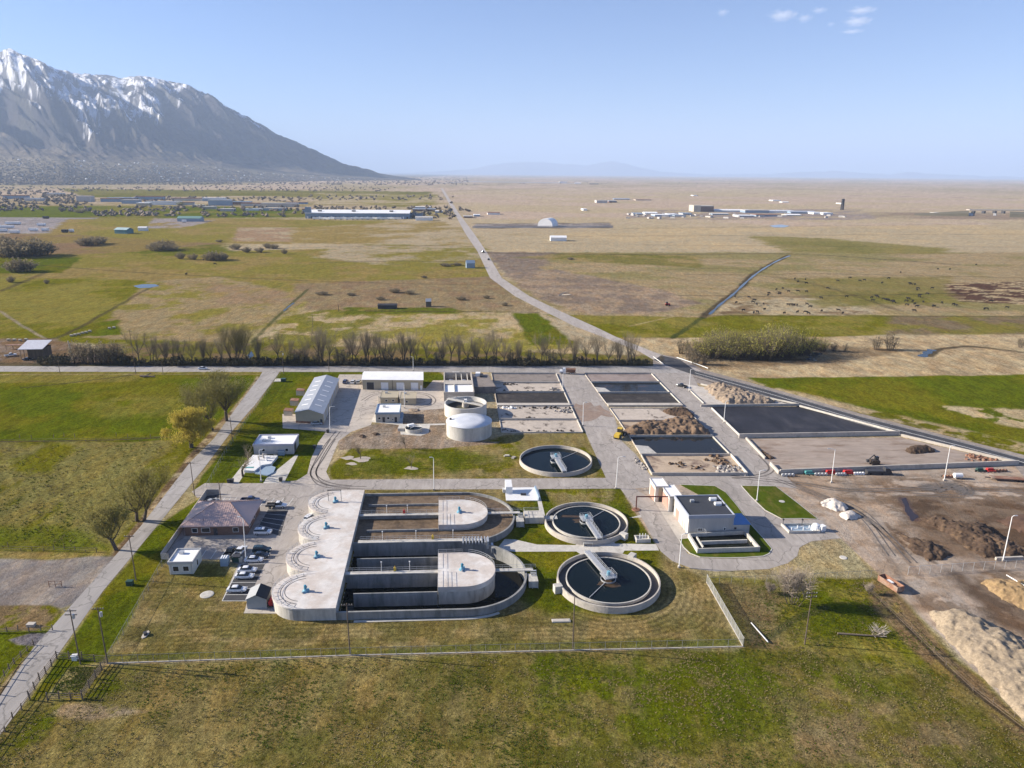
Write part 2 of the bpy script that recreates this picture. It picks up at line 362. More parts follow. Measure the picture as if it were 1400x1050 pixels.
    # --- middle left pastures
    paint([(-300, 353), (330, 343), (660, 335), (690, 395), (420, 408), (180, 382), (-300, 378)], OLV * 1.1, DRY * .95, 40, .42, .62, 5, 8)
    paint([(-300, 354), (112, 352), (86, 373), (-300, 376)], GRN, GR2, 40, .45, .65, 2, 3)
    paint([(170, 345), (300, 333), (320, 345), (210, 352)], GRN * 1.05, OLV, 30, .45, .65, 6, 10, .8)
    paint([(470, 330), (655, 322), (668, 352), (560, 365), (430, 352)], OLV * 1.1, TAN * .9, 60, .4, .6, 8, 12)
    paint([(395, 312), (600, 300), (640, 318), (655, 336), (540, 334), (400, 333)], TAN * .95, DRY, 80, .4, .6, 6, 10)
    paint([(-300, 378), (180, 382), (425, 407), (345, 470), (-300, 470)], OLV * 1.15, GR2 * 1.1, 38, .45, .66, 4, 6)
    paint([(205, 384), (300, 378), (425, 407), (345, 470), (118, 462)], c(.245, .195, .105), OLV * 1.15, 22, .48, .64, 3, 5)
    paint([(270, 384), (410, 400), (415, 412), (300, 418)], RBR * 1.35, DRY, 25, .45, .65, 8, 8, .75)
    paint([(96, 447), (160, 437), (168, 458), (95, 461)], GRN * 1.1, GR2, 18, .45, .6, 2, 3)
    paint([(420, 406), (725, 428), (800, 485), (890, 497), (350, 497), (345, 470)], OLV * 1.3, STR * .85, 30, .44, .6, 3, 5)
    paint([(350, 455), (420, 418), (520, 432), (480, 470), (350, 478)], GR2 * 1.15, STR * .85, 22, .47, .6, 6, 6, .85)
    paint([(700, 428), (735, 428), (790, 470), (725, 472)], GRN * 1.05, GR2, 15, .45, .6, 2, 3)
    paint([(400, 388), (670, 378), (708, 408), (740, 426), (420, 424)], c(.215, .17, .10), RBR * 1.1, 16, .45, .62, 4, 6, .9)
    paint([(470, 420), (615, 421), (640, 428), (470, 430)], GRN, OLV, 25, .5, .6, 2, 3, .9)
    paint([(-300, 463), (75, 463), (130, 480), (170, 498), (-300, 500)], c(.19, .15, .12), BRN, 14, .4, .6, 2, 3)
    paint([(140, 470), (345, 470), (890, 486), (900, 499), (140, 498)], GR2 * .8, BRN * .9, 10, .42, .6, 3, 3, .85)
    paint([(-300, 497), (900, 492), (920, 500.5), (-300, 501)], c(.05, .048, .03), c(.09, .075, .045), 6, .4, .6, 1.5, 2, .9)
    # --- right of the highway
    paint([(612, 262), (900, 255), (1500, 270), (1500, 310), (640, 312)], TAN * 1.05, PNK, 300, .4, .6, 60, 40)
    paint([(1150, 290), (1500, 292), (1500, 302), (1150, 298)], c(.17, .13, .10), TAN * .8, 120, .4, .6, 18, 25, .7)
    paint([(650, 306), (835, 305), (838, 312), (648, 312)], c(.16, .145, .14), c(.26, .24, .23), 30, .4, .6, 3, 3)
    paint([(850, 312), (1500, 306), (1500, 335), (690, 345), (650, 330)], TAN, STR * .95, 150, .45, .62, 20, 30)
    paint([(860, 287), (1180, 286), (1200, 301), (860, 300)], c(.24, .205, .185), TAN, 60, .45, .6, 12, 18)
    paint([(690, 345), (1500, 345), (1500, 432), (800, 440), (700, 400)], c(.27, .215, .125), c(.20, .178, .078), 110, .42, .6, 8, 14, 1, .5)
    paint([(1020, 322), (1130, 326), (1300, 340), (1280, 348), (1080, 345)], OLV, GR2, 60, .4, .6, 12, 18, .8)
    paint([(665, 344), (760, 345), (735, 372), (690, 378)], MUD * 1.05, c(.2, .165, .13), 12, .4, .6, 5, 8)
    paint([(690, 375), (760, 368), (900, 395), (960, 415), (890, 430), (800, 430), (730, 405)], c(.27, .21, .15), MUD * 1.2, 16, .42, .6, 5, 7, .9)
    paint([(790, 345), (960, 350), (960, 366), (700, 352)], GR2 * .95, DRY, 40, .4, .6, 6, 10, .7)
    paint([(985, 415), (1100, 405), (1200, 425), (1180, 432), (980, 430)], TAN * 1.05, BRN, 20, .5, .65, 6, 9, .9)
    paint([(1070, 380), (1300, 378), (1320, 415), (1120, 420)], OLV * .9, GR2, 45, .4, .6, 10, 14, .65)
    paint([(1290, 388), (1420, 384), (1440, 418), (1310, 412)], c(.075, .04, .03), STR * .85, 12, .5, .57, 4, 7, .95, .45)
    paint([(745, 430), (965, 434), (985, 431), (1225, 431), (1225, 457), (1000, 468), (860, 470), (800, 447)], GR2 * 1.1, OLV * 1.1, 30, .42, .6, 2.5, 3)
    paint([(1215, 432), (1500, 432), (1500, 458), (1215, 457)], c(.16, .125, .075), OLV, 25, .42, .62, 4, 4)
    paint([(850, 462), (960, 462), (1500, 456), (1500, 512), (1010, 518), (925, 492)], STR, c(.30, .235, .145), 7, .4, .62, 2, 2, 1, 1)
    paint([(930, 470), (1120, 470), (1250, 480), (1130, 497), (960, 505)], c(.19, .145, .09), BRN, 9, .4, .6, 4, 4, .75)
    paint([(1020, 517), (1500, 511), (1500, 640), (1400, 624), (1250, 580), (1130, 548), (1050, 530)], GRN * 1.08, GR2 * 1.08, 26, .45, .62, 1.2, 2)
    paint([(1010, 520), (1130, 545), (1260, 575), (1420, 612), (1420, 628), (1250, 588), (1040, 530)], STR * .9, GR2, 7, .46, .58, 2, 2.5, .85)
    paint([(1285, 556), (1420, 560), (1500, 600), (1420, 590), (1330, 572)], STR, GRN, 9, .52, .6, 2.5, 4, .95)
    # --- west of the plant
    paint([(-500, 508), (362, 509), (330, 548), (262, 622), (196, 708), (140, 768), (-500, 768)], OLV, GR2, 24, .4, .6, 1, 1.2)
    paint([(-500, 520), (120, 524), (345, 513), (350, 520), (326, 550), (265, 603), (-500, 605)], GRN * 1.02, GR2 * 1.05, 30, .5, .68, 1, 1.5)
    paint([(120, 540), (260, 540), (240, 575), (130, 570)], OLV * 1.05, GRN, 14, .45, .6, 7, 6, .6)
    paint([(-500, 607), (255, 603), (200, 700), (140, 752), (-500, 755)], c(.16, .145, .045), GR2 * 1.05, 15, .46, .62, 1, 2, 1, 1.6)
    paint([(-500, 715), (100, 720), (130, 735), (140, 752), (-500, 754)], GRN, GR2, 12, .45, .62, 3, 4, .8)
    paint([(-500, 752), (140, 755), (150, 764), (-500, 770)], OLV, DRY, 8, .4, .6, .8, 1)
    paint([(-500, 768), (70, 766), (160, 760), (108, 822), (85, 832), (-500, 828)], c(.185, .172, .168), c(.25, .228, .205), 7, .45, .62, .8, 1.2, 1, 1.4, ns=.5)
    paint([(-500, 828), (70, 828), (88, 836), (66, 862), (-500, 865)], c(.16, .12, .065), GR2, 6, .5, .62, .6, .8)
    paint([(-500, 866), (66, 862), (46, 885), (0, 950), (-500, 1150)], GRN * .95, OLV * .95, 7, .45, .62, .5, .8)
    paint([(10, 875), (40, 866), (66, 866), (50, 884), (20, 882)], c(.13, .125, .14), c(.16, .15, .16), 6, .4, .6, .4, .5)
    paint([(46, 884), (60, 880), (30, 925), (0, 962), (-10, 950)], STR * .8, BRN, 3, .45, .6, .4, .5, .9)
    paint([(150, 760), (195, 705), (262, 618), (330, 545), (352, 514), (358, 516), (330, 552), (266, 628), (196, 716), (160, 762)], STR * .75, BRN * .8, 4, .45, .6, .6, .7)
    # --- strip between the west road and the plant fence
    paint([(20, 985), (80, 895), (142, 808), (214, 720), (276, 678), (286, 676), (225, 770), (140, 905), (90, 915), (20, 1010)], GRN * .92, GR2, 9, .48, .66, .6, .8)
    # --- plant lawns
    paint([(383, 508), (600, 508), (612, 520), (575, 535), (465, 516), (446, 590), (452, 660), (280, 662), (262, 672), (352, 552)], GRN * .95, GR2, 14, .48, .64, .6, .8)
    paint([(455, 655), (450, 640), (480, 612), (600, 612), (690, 596), (800, 590), (830, 654)], GR2 * .92, c(.20, .165, .07), 12, .4, .58, .8, 1)
    paint([(455, 640), (520, 618), (620, 614), (680, 625), (620, 645), (500, 652)], GRN * .92, OLV, 9, .5, .62, 3, 3, .8)
    paint([(463, 603), (507, 581), (516, 580), (560, 560), (608, 557), (612, 600), (684, 604), (692, 597), (680, 606), (600, 613), (482, 613), (462, 616)], c(.255, .21, .165), c(.20, .16, .12), 5, .42, .6, .7, 1)
    paint([(684, 596), (798, 591), (829, 652), (690, 655)], c(.19, .155, .066), GR2, 8, .5, .62, 1, 1, .85)
    paint([(455, 668), (860, 668), (905, 760), (960, 790), (1005, 876), (900, 884), (140, 905), (222, 772), (300, 770), (384, 838)], c(.125, .108, .036), c(.20, .16, .068), 12, .42, .6, 1, 1.2, 1, .45)
    paint([(700, 668), (850, 668), (905, 750), (900, 800), (860, 845), (740, 838), (690, 790), (690, 735)], GRN * .85, GR2 * .95, 10, .48, .64, 3, 3)
    paint([(740, 672), (850, 672), (855, 690), (760, 690)], c(.215, .175, .082), GR2, 6, .45, .6, 2.5, 2.5, .8)
    paint([(900, 800), (960, 785), (985, 840), (905, 850), (870, 840)], c(.21, .165, .075), c(.14, .115, .045), 4, .4, .6, 4, 3, .8, .5)
    paint([(230, 775), (300, 770), (330, 800), (300, 815), (230, 800)], GR2 * .85, OLV * .9, 8, .45, .62, 3, 3, .6)
    paint([(140, 895), (1010, 872), (1010, 884), (140, 906)], GRN * .85, GR2 * .9, 9, .5, .66, 1.2, 1, .8)
    # --- service yard: worn paving with earth tracked over it
    YD = c(.37, .315, .265); YD2 = c(.29, .235, .185); YB = c(.095, .066, .046); YB2 = c(.16, .12, .088)
    paint([(829, 653), (890, 652), (1022, 646), (1055, 634), (1075, 648), (1400, 636), (1700, 640), (1900, 1200), (1412, 995), (1328, 913), (1286, 868), (1234, 823), (1206, 789), (1149, 736), (1109, 740), (1060, 765), (900, 750), (848, 667), (826, 667)], YD, YD2, 9, .46, .66, .25, .3, 1, .45, ns=.35)
    paint([(1060, 652), (1300, 652), (1230, 720), (1150, 700)], YD2, YB2, 6, .48, .66, 5, 5, .8, .5)
    paint([(1170, 650), (1400, 662), (1600, 690), (1600, 770), (1400, 764), (1320, 760), (1270, 738), (1215, 705), (1180, 680)], YB2, YD, 7, .47, .62, 6, 6, .9, .5)
    paint([(1222, 680), (1290, 684), (1400, 688), (1600, 710), (1600, 768), (1310, 764), (1255, 738), (1232, 708)], YB, YB2, 8, .45, .62, 4, 4, .95, .5)
    paint([(1205, 715), (1240, 728), (1270, 762), (1240, 764), (1222, 748), (1204, 724)], YB, YD2, 4, .45, .6, 2.5, 2.5, .9)
    paint([(1300, 785), (1360, 788), (1410, 835), (1600, 930), (1400, 868), (1335, 842)], YB, YB2, 6, .45, .6, 2.5, 3, .95)
    paint([(1245, 812), (1320, 808), (1345, 832), (1285, 838), (1240, 828)], YB2, YD, 5, .45, .6, 2, 2.5, .8)
    paint([(1300, 770), (1500, 765), (1500, 800), (1330, 800)], YD, YB2, 6, .45, .62, 2, 2.5, .7)
    paint([(1030, 625), (1075, 640), (1090, 655), (1050, 660), (1015, 650)], YB2, YD, 5, .42, .6, 2, 2, .8)
    for pts, w_, am in [([(1040, 652), (1120, 664), (1200, 672), (1400, 668)], 1.6, .5), ([(1075, 655), (1150, 690), (1210, 730), (1260, 790)], 1.2, .5), ([(1210, 715), (1230, 740), (1280, 770)], 1.0, .7), ([(1100, 670), (1180, 720), (1240, 800), (1300, 860)], 1.4, .35), ([(1300, 655), (1330, 668), (1300, 680), (1200, 668)], 1.2, .5)]: line(pts, w_, YB, am)
    line([(1274, 668), (1296, 664), (1318, 672)], 4.5, c(.12, .11, .105), .9); line([(1235, 683), (1240, 695), (1250, 710)], 2.4, c(.10, .075, .075), .9)
    # --- east of the diagonal wall
    paint([(965, 790), (1206, 790), (1290, 880), (1420, 1010), (1420, 1150), (900, 1150), (1015, 884)], OLV, GR2, 12, .42, .6, 1, 1.5)
    paint([(985, 800), (1090, 800), (1060, 850), (1080, 885), (1020, 880)], c(.175, .14, .075), BRN, 6, .42, .6, 3, 3, .8)
    paint([(1090, 815), (1180, 800), (1210, 850), (1180, 880), (1090, 870)], GRN * .9, OLV, 8, .48, .62, 3, 3, .8)
    paint([(1190, 790), (1215, 800), (1300, 895), (1410, 1000), (1420, 1040), (1270, 910), (1190, 830)], BRN * 1.15, DRY * .9, 5, .45, .6, 1, 1.2, .9)
    # --- foreground pasture
    paint([(-200, 1000), (70, 955), (150, 912), (700, 892), (1010, 886), (1100, 885), (1300, 930), (1420, 1040), (1500, 1200), (-300, 1200)], c(.088, .086, .015), c(.175, .145, .05), 9, .42, .60, 1.5, 2, 1, 1)
    paint([(700, 895), (1010, 890), (1200, 920), (1250, 980), (1120, 1000), (900, 1015), (720, 970)], GRN * .92, c(.15, .13, .04), 8, .46, .62, 6, 5, .85)
    paint([(150, 915), (480, 905), (700, 935), (720, 1000), (400, 1050), (140, 1010)], c(.18, .14, .055), c(.11, .098, .03), 5, .42, .6, 6, 5, .6)
    paint([(1050, 960), (1250, 950), (1350, 1010), (1330, 1050), (1080, 1050)], c(.20, .15, .082), OLV * .85, 6, .45, .6, 5, 5, .75)
    paint([(30, 1005), (75, 960), (160, 920), (170, 945), (90, 965), (60, 1000), (10, 1040)], GRN * .8, OLV, 5, .48, .6, 1.5, 1.5, .85)
    paint([(60, 966), (140, 962), (200, 975), (120, 985), (60, 980)], c(.24, .19, .13), OLV, 3, .5, .65, .8, .8, .8)
    # --- ditches, field lines, tracks
    dk = c(.055, .045, .03); gd = c(.045, .06, .018)
    for pts, w, cc, am in [([(960, 434), (985, 415), (1010, 395), (1035, 372), (1078, 349)], 5, dk, .95), ([(920, 462), (940, 448), (960, 434)], 3, gd, .9), ([(940, 375), (1040, 377), (1120, 390), (1230, 425)], 4, dk, .45),
        ([(660, 346), (900, 348), (1080, 347), (1240, 357), (1310, 362)], 6, dk, .65), ([(900, 370), (1000, 367), (1060, 375), (1110, 374), (1400, 380)], 4, dk, .4), ([(930, 404), (1090, 405), (1400, 399)], 3, dk, .6),
        ([(650, 312), (830, 311.5)], 7, dk, .9), ([(648, 306), (835, 304.5)], 7, dk, .7), ([(840, 313), (1400, 305)], 9, dk, .3), ([(780, 323), (1400, 320)], 8, dk, .35), ([(700, 332), (1000, 336), (1400, 338)], 6, dk, .3),
        ([(0, 358), (180, 372), (420, 384)], 3, dk, .6), ([(60, 465), (100, 452), (200, 396), (220, 388)], 2.5, dk, .7), ([(345, 468), (380, 432), (420, 396)], 2, gd, .8), ([(0, 398), (50, 378), (62, 372)], 4, dk, .6),
        ([(420, 384), (560, 388), (670, 390)], 3, dk, .4), ([(430, 359), (560, 357), (650, 358)], 4, dk, .5), ([(300, 343), (430, 338), (560, 336), (655, 337)], 5, dk, .4), ([(700, 430), (745, 478), (770, 497)], 1.5, gd, .4), ([(500, 425), (735, 427)], 2.5, dk, .7),
        ([(0, 425), (30, 445), (62, 463)], 1.6, c(.24, .21, .17), .8), ([(30, 530), (100, 523), (185, 512)], .9, dk, .85), ([(0, 512), (360, 511.5)], 1.2, STR * .8, .5), ([(1270, 487), (1290, 477), (1330, 474), (1400, 482)], 3, dk, .9), ([(1000, 492), (1100, 492), (1115, 485)], 2.5, dk, .8),
        ([(0, 604), (130, 602), (252, 597)], .8, dk, .9), ([(960, 431.5), (1150, 432), (1400, 433)], 2.5, c(.06, .05, .03), .55), ([(860, 446), (920, 433)], 2, STR, .4), ([(1000, 425), (1200, 430), (1400, 431)], 2.2, STR * .9, .5),
        ([(140, 908), (480, 897), (780, 890), (1016, 884)], .5, STR * .7, .8), ([(1180, 800), (1260, 878), (1330, 945), (1420, 1012)], .8, dk, .95), ([(180, 905), (250, 830), (290, 800)], .35, c(.09, .075, .025), .5), ([(190, 905), (215, 865), (300, 785)], .3, c(.09, .075, .025), .4),
        ([(1050, 870), (1090, 845), (1130, 830)], 1.5, c(.055, .06, .022), .8), ([(985, 800), (1010, 830), (1040, 870)], .8, c(.10, .08, .05), .6), ([(900, 832), (950, 800), (965, 790)], .5, c(.24, .19, .09), .6), ([(880, 850), (940, 820), (960, 800)], .5, c(.24, .19, .09), .6),
        ([(605, 262), (590, 275), (420, 262)], 8, dk, .3), ([(560, 254), (760, 250), (830, 247)], 40, c(.08, .07, .08), .5), ([(900, 262), (1400, 272)], 25, c(.2, .16, .12), .5), ([(840, 270), (1400, 285)], 16, STR, .35)]:
        line(pts, w, cc, am)
    def mow(pix, fn, amp):
        P = np.array([G(*p).xy for p in pix]); k = np.where((x > P[:, 0].min()) & (x < P[:, 0].max()) & (y > P[:, 1].min()) & (y < P[:, 1].max()))[0]
        w = inside(pix, .8, 0, x[k], y[k]); wob_ = fbm(x[k] / 6, y[k] / 6, 3, 33) - .5; s = np.sin(fn(x[k], y[k]) * 6.283 + wob_ * 2.2); fade = sstep(.35, .6, fbm(x[k] / 14, y[k] / 14, 3, 36))
        col[k] *= (1 + amp * w * s * fade)[:, None]
    cl = c3xy
    mow([(140, 905), (230, 790), (384, 838), (480, 850), (760, 845), (860, 880), (700, 892), (480, 897)], lambda a, b: (b - a * .056) / 1.5, .17)
    mow([(740, 838), (900, 800), (960, 785), (1010, 880), (760, 888)], lambda a, b: np.hypot(a - cl[0], b - cl[1]) / 1.5, .20)
    mow([(455, 655), (450, 640), (690, 600), (800, 592), (829, 652)], lambda a, b: (b - a * .056) / 2.2, .10)
    mow([(-200, 606), (252, 602), (205, 650), (140, 752), (-200, 752)], lambda a, b: (a * .8 + b * .6) / 4, .10)
    # fine field texture carried by the ground itself
    k = (.80 + .40 * n3) * (.86 + .28 * nf); col *= k[:, None]
    col = np.clip(col, .004, .9)
    f = np.arange(nr * nc).reshape(nr, nc)
    quads = np.stack([f[:-1, :-1], f[:-1, 1:], f[1:, 1:], f[1:, :-1]], -1).reshape(-1, 4)
    # pit of the oxidation ditch
    cx = (x[quads].mean(1) - BO.x); cy = (y[quads].mean(1) - BO.y)
    det = EU.x * EV.y - EU.y * EV.x; uu = (cx * EV.y - cy * EV.x) / det; vv = (EU.x * cy - EU.y * cx) / det
    hole = (uu > .4) & (uu < 29.5) & (vv > .45) & (vv < 62.4)
    for c0 in (15.7, 47.1): hole |= (np.hypot(uu - 29.4, vv - c0) < 15.35) & (uu >= 29.4)
    quads = quads[~hole]
    me = bpy.data.meshes.new('ground'); me.vertices.add(x.size); me.loops.add(quads.size); me.polygons.add(len(quads))
    me.vertices.foreach_set('co', np.stack([x, y, np.zeros_like(x)], 1).astype(np.float32).ravel())
    me.loops.foreach_set('vertex_index', quads.astype(np.int32).ravel())
    me.polygons.foreach_set('loop_start', np.arange(0, quads.size, 4, dtype=np.int32))
    try: me.polygons.foreach_set('loop_total', np.full(len(quads), 4, dtype=np.int32))
    except Exception: pass
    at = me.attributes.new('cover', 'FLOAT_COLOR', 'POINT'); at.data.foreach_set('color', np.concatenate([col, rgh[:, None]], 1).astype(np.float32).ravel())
    me.update(calc_edges=True); me.validate()
    m = bpy.data.materials.new('land_cover'); t, b = nt(m)
    a = t.nodes.new('ShaderNodeAttribute'); a.attribute_name = 'cover'
    v = coords(t); v2 = coords(t, rot=R(20), scale=(1, .35, 1))
    g1 = noise(t, v, .9, 7, .75); g2 = noise(t, v2, .35, 6, .7, .5); g3 = noise(t, v, 3.2, 4, .8)
    f1 = mrange(t, g1, .3, .7, .42, 1.58); f2 = mrange(t, g2, .3, .7, .68, 1.32); f3 = mrange(t, g3, .35, .65, .5, 1.5)
    mm = t.nodes.new('ShaderNodeMath'); mm.operation = 'MULTIPLY'; lk(t, f1, mm.inputs[0]); lk(t, f2, mm.inputs[1])
    m2 = t.nodes.new('ShaderNodeMath'); m2.operation = 'MULTIPLY'; lk(t, mm.outputs[0], m2.inputs[0]); lk(t, f3, m2.inputs[1])
    pw = t.nodes.new('ShaderNodeMath'); pw.operation = 'POWER'; lk(t, m2.outputs[0], pw.inputs[0]); lk(t, a.outputs['Alpha'], pw.inputs[1])
    sc = t.nodes.new('ShaderNodeVectorMath'); sc.operation = 'SCALE'; lk(t, a.outputs['Color'], sc.inputs[0]); lk(t, pw.outputs[0], sc.inputs['Scale'])
    tint = mixc(t, mrange(t, noise(t, v2, .16, 6, .75, .6), .42, .62, 0, .5), sc.outputs[0], mixc(t, 1.0, sc.outputs[0], (1.28, 1.0, .72), 'MULTIPLY'))
    lk(t, tint, b.inputs['Base Color']); b.inputs['Roughness'].default_value = 1; b.inputs['Specular IOR Level'].default_value = 0
    bump(t, b, g1, .8, .5)
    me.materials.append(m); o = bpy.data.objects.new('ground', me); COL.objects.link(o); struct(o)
    return o
c3xy = ((G(761, 789, 1.6) + G(902.5, 791, 1.6)) / 2).xy
BO = G(460, 848)     # near right corner of the covered deck of the big basin
build_ground()

# ---------------------------------------------------------------- mountain range, far hills, lake
def interp(x, tab): return np.interp(x, [a for a, _ in tab], [b for _, b in tab])
def grid_mesh(name, X, Y, Z, col, m):
    nr, nc = X.shape; f = np.arange(nr * nc).reshape(nr, nc)
    q = np.stack([f[:-1, :-1], f[:-1, 1:], f[1:, 1:], f[1:, :-1]], -1).reshape(-1, 4)
    me = bpy.data.meshes.new(name); me.from_pydata(np.stack([X.ravel(), Y.ravel(), Z.ravel()], 1).tolist(), [], q.tolist())
    if col is not None:
        at = me.attributes.new('cover', 'FLOAT_COLOR', 'POINT'); at.data.foreach_set('color', np.concatenate([col, np.ones((len(col), 1))], 1).astype(np.float32).ravel())
    me.polygons.foreach_set('use_smooth', [True] * len(me.polygons)); me.materials.append(m)
    o = bpy.data.objects.new(name, me); COL.objects.link(o); return struct(o)
RIDGE = [(-700, 8), (-350, 25), (-200, 50), (-120, 85), (-50, 140), (0, 155.5), (15, 158), (35, 160.5), (60, 156), (80, 148), (95, 141), (125, 134), (145, 134.5), (160, 133.5), (180, 128), (200, 132), (215, 132), (240, 126), (265, 120), (295, 107), (320, 92), (335, 83), (360, 72), (380, 59), (410, 46), (440, 33), (465, 21), (480, 17.5), (500, 13.5), (515, 8), (535, 4.6), (560, 1.4), (580, -.8), (620, -3), (760, -6)]
def mtn_h(xp, t):
    """height of the range for photo column xp at depth fraction t"""
    E = interp(xp, RIDGE) + (fbm(xp / 9, xp * 0 + 3.3, 4, 5) - .5) * np.clip(interp(xp, RIDGE) / 30, 0, 1) * 5
    ang = np.arctan((xp - 700) / (F * 1.045)); rr = (10400 + np.clip(xp, -700, 800) * .8) / np.cos(ang); r0 = (4700 + np.clip(xp - 80, 0, 520) * 9.6) / np.cos(ang); r = r0 + (rr - r0) * t
    top = E / F * rr * np.cos(ang) / 1.075
    f = np.interp(t, [0, .12, .32, .45, .54, .68, .84, 1, 1.15, 1.4], [0, .035, .13, .205, .31, .53, .77, 1, .86, .5])
    w = xp * 13 + t * 2600 + 900 * (fbm(xp / 60, t * 2.5, 3, 31) - .5)
    n = 1 - np.abs(2 * fbm(w / 1250 + t * .9, t * 1.1 + w / 5000, 5, 12) - 1); n2 = 1 - np.abs(2 * fbm(w / 300, t * 4, 4, 15) - 1)
    env = np.interp(t, [0, .34, .46, .62, .78, .93, 1, 1.2, 1.4], [0, .0, .14, .36, .36, .13, .012, .12, .2])
    env2 = np.interp(t, [0, .3, .45, .6, .8, .93, 1, 1.4], [0, .015, .08, .17, .19, .12, .015, .05])
    n3 = 1 - np.abs(2 * fbm(w / 120, t * 11, 3, 18) - 1); z = top * (f + env * (n - .72) * 1.35 + env2 * (n2 - .6) + env2 * .34 * (n3 - .6))
    return z, r, n
def build_mountain():
    xp = np.linspace(-500, 760, 840); t = np.concatenate([np.linspace(0, .4, 70), np.linspace(.4, 1.06, 260)[1:], np.linspace(1.06, 1.4, 16)[1:]])
    XP, T = np.meshgrid(xp, t); Z, Rr, N = mtn_h(XP, T)
    hz = 236.5 + .00785 * (XP - 700)
    ang = np.arctan((XP - 700) / (F * 1.045)); X = Rr * np.sin(ang); Y = Rr * np.cos(ang)
    Z = np.where(T <= 0.001, -2, Z)
    hgt = Z.ravel(); tt = T.ravel(); n = N.ravel(); x = X.ravel(); y = Y.ravel(); xq = XP.ravel()
    c = lambda *v: np.array(v)
    a = fbm(x / 700, y / 700, 5, 61)[:, None]; col = c(.078, .062, .055) * (1 - a) + c(.03, .035, .04) * a
    scr = sstep(.5, .66, fbm(xq / 22, tt * 7, 5, 64))[:, None] * .7 * sstep(.4, .5, tt)[:, None]; col = col * (1 - scr) + c(.09, .085, .06) * scr
    bench = (sstep(.30, .36, tt) * sstep(.52, .44, tt) * sstep(.35, .6, fbm(xq / 60, tt * 12, 4, 67)))[:, None]; col = col * (1 - bench) + c(.17, .14, .10) * bench
    town = sstep(.36, .28, tt)[:, None]; col = col * (1 - town) + (c(.24, .20, .14) * (1 - a) + c(.16, .14, .10) * a) * town
    sn = hgt / 1420 + 1.15 * (fbm(xq / 42, tt * 7, 6, 71, .68) - .5) + .15 * (n - .75)
    sn = sstep(.60, .68, sn - sstep(150, 420, xq) * .10 + sstep(120, -50, xq) * .06)[:, None]
    rock = sstep(.46, .56, fbm(xq / 8, tt * 24, 5, 74, .7))[:, None] * .85; sn = sn * (1 - rock)
    col = col * (1 - sn) + c(.86, .87, .9) * sn
    m = bpy.data.materials.new('mountain_cover'); tr, b = nt(m); at = tr.nodes.new('ShaderNodeAttribute'); at.attribute_name = 'cover'
    v = coords(tr); g = noise(tr, v, .012, 8, .7); f = mrange(tr, g, .3, .7, .7, 1.3); sc = tr.nodes.new('ShaderNodeVectorMath'); sc.operation = 'SCALE'
    lk(tr, at.outputs['Color'], sc.inputs[0]); lk(tr, f, sc.inputs['Scale']); lk(tr, sc.outputs[0], b.inputs['Base Color']); b.inputs['Roughness'].default_value = .95
    b.inputs['Specular IOR Level'].default_value = .1; bump(tr, b, g, .8, 90)
    grid_mesh('mountain', X, Y, Z, col, m)
build_mountain()
def far_ridge(name, r, tab, depth, cc):
    xs = np.linspace(tab[0][0], tab[-1][0], 240); E = interp(xs, tab) + (fbm(xs / 14, xs * 0, 5, 91) - .5) * 2.2
    rows = []; 
    for k in np.linspace(-1, 1, 9):
        rr = r + k * depth; ang = np.arctan((xs - 700) / (F * 1.045)); z = np.maximum(E, 0.3) / F * r * np.cos(ang) / 1.08 * (1 - abs(k) ** 1.3) + fbm(xs / 9, xs * 0 + k * 3, 3, 92) * 40 * (1 - abs(k))
        rows.append((rr * np.sin(ang), rr * np.cos(ang), z))
    X = np.array([q[0] for q in rows]); Y = np.array([q[1] for q in rows]); Z = np.array([q[2] for q in rows])
    grid_mesh(name, X, Y, Z, None, mat('hill_' + name, cc, .95, .2, .0008))
far_ridge('far_hills', 50000, [(480, 0), (560, 1), (640, 6), (670, 13), (700, 16), (740, 17), (770, 14), (800, 13), (815, 16), (832, 18.5), (850, 16), (875, 10), (900, 5), (960, 2), (1050, 3), (1100, 6), (1140, 8), (1180, 5.5), (1215, 4), (1240, 8), (1270, 5), (1330, 3), (1450, 2), (1600, 3)], 3500, (.15, .13, .11))
o = MB().poly([Vector((-11000, 43000, 3)), Vector((64000, 43000, 3)), Vector((80000, 57000, 3)), Vector((-15000, 57000, 3))]).build_raw('lake_water', W_lake); struct(o)

# ---------------------------------------------------------------- camera, sun, sky, air
cam = bpy.data.cameras.new('camera'); co = bpy.data.objects.new('camera', cam); COL.objects.link(co)
cam.sensor_fit = 'HORIZONTAL'; cam.sensor_width = 36; cam.lens = 36 * F / 1400; cam.clip_start = 1; cam.clip_end = 300000
right = Vector((CR_, 0, 0)) ; fw = Vector((0, CP, -SP)); up0 = Vector((0, SP, CP)); rx = Vector((1, 0, 0))
camx = rx * CR_ + up0 * SR; camy = up0 * CR_ - rx * SR; camz = -fw
co.matrix_world = Matrix(((camx.x, camy.x, camz.x, 0), (camx.y, camy.y, camz.y, 0), (camx.z, camy.z, camz.z, H), (0, 0, 0, 1)))
scene.camera = co
SUN_E = R(23.5); SUN_A = math.atan2(math.sin(R(172.8)), math.cos(R(172.8)))
sd = Vector((math.cos(SUN_A) * math.cos(SUN_E), math.sin(SUN_A) * math.cos(SUN_E), math.sin(SUN_E)))
sl = bpy.data.lights.new('sun', 'SUN'); sl.energy = SUN_STRENGTH; sl.angle = R(.53); sl.color = (1, .90, .75)
so = bpy.data.objects.new('sun', sl); COL.objects.link(so); so.rotation_euler = sd.to_track_quat('Z', 'Y').to_euler()
w = bpy.data.worlds.new('World'); scene.world = w; w.use_nodes = True; t = w.node_tree; t.nodes.clear()
sky = t.nodes.new('ShaderNodeTexSky'); sky.sky_type = 'NISHITA'; sky.sun_disc = False; sky.sun_elevation = SUN_E
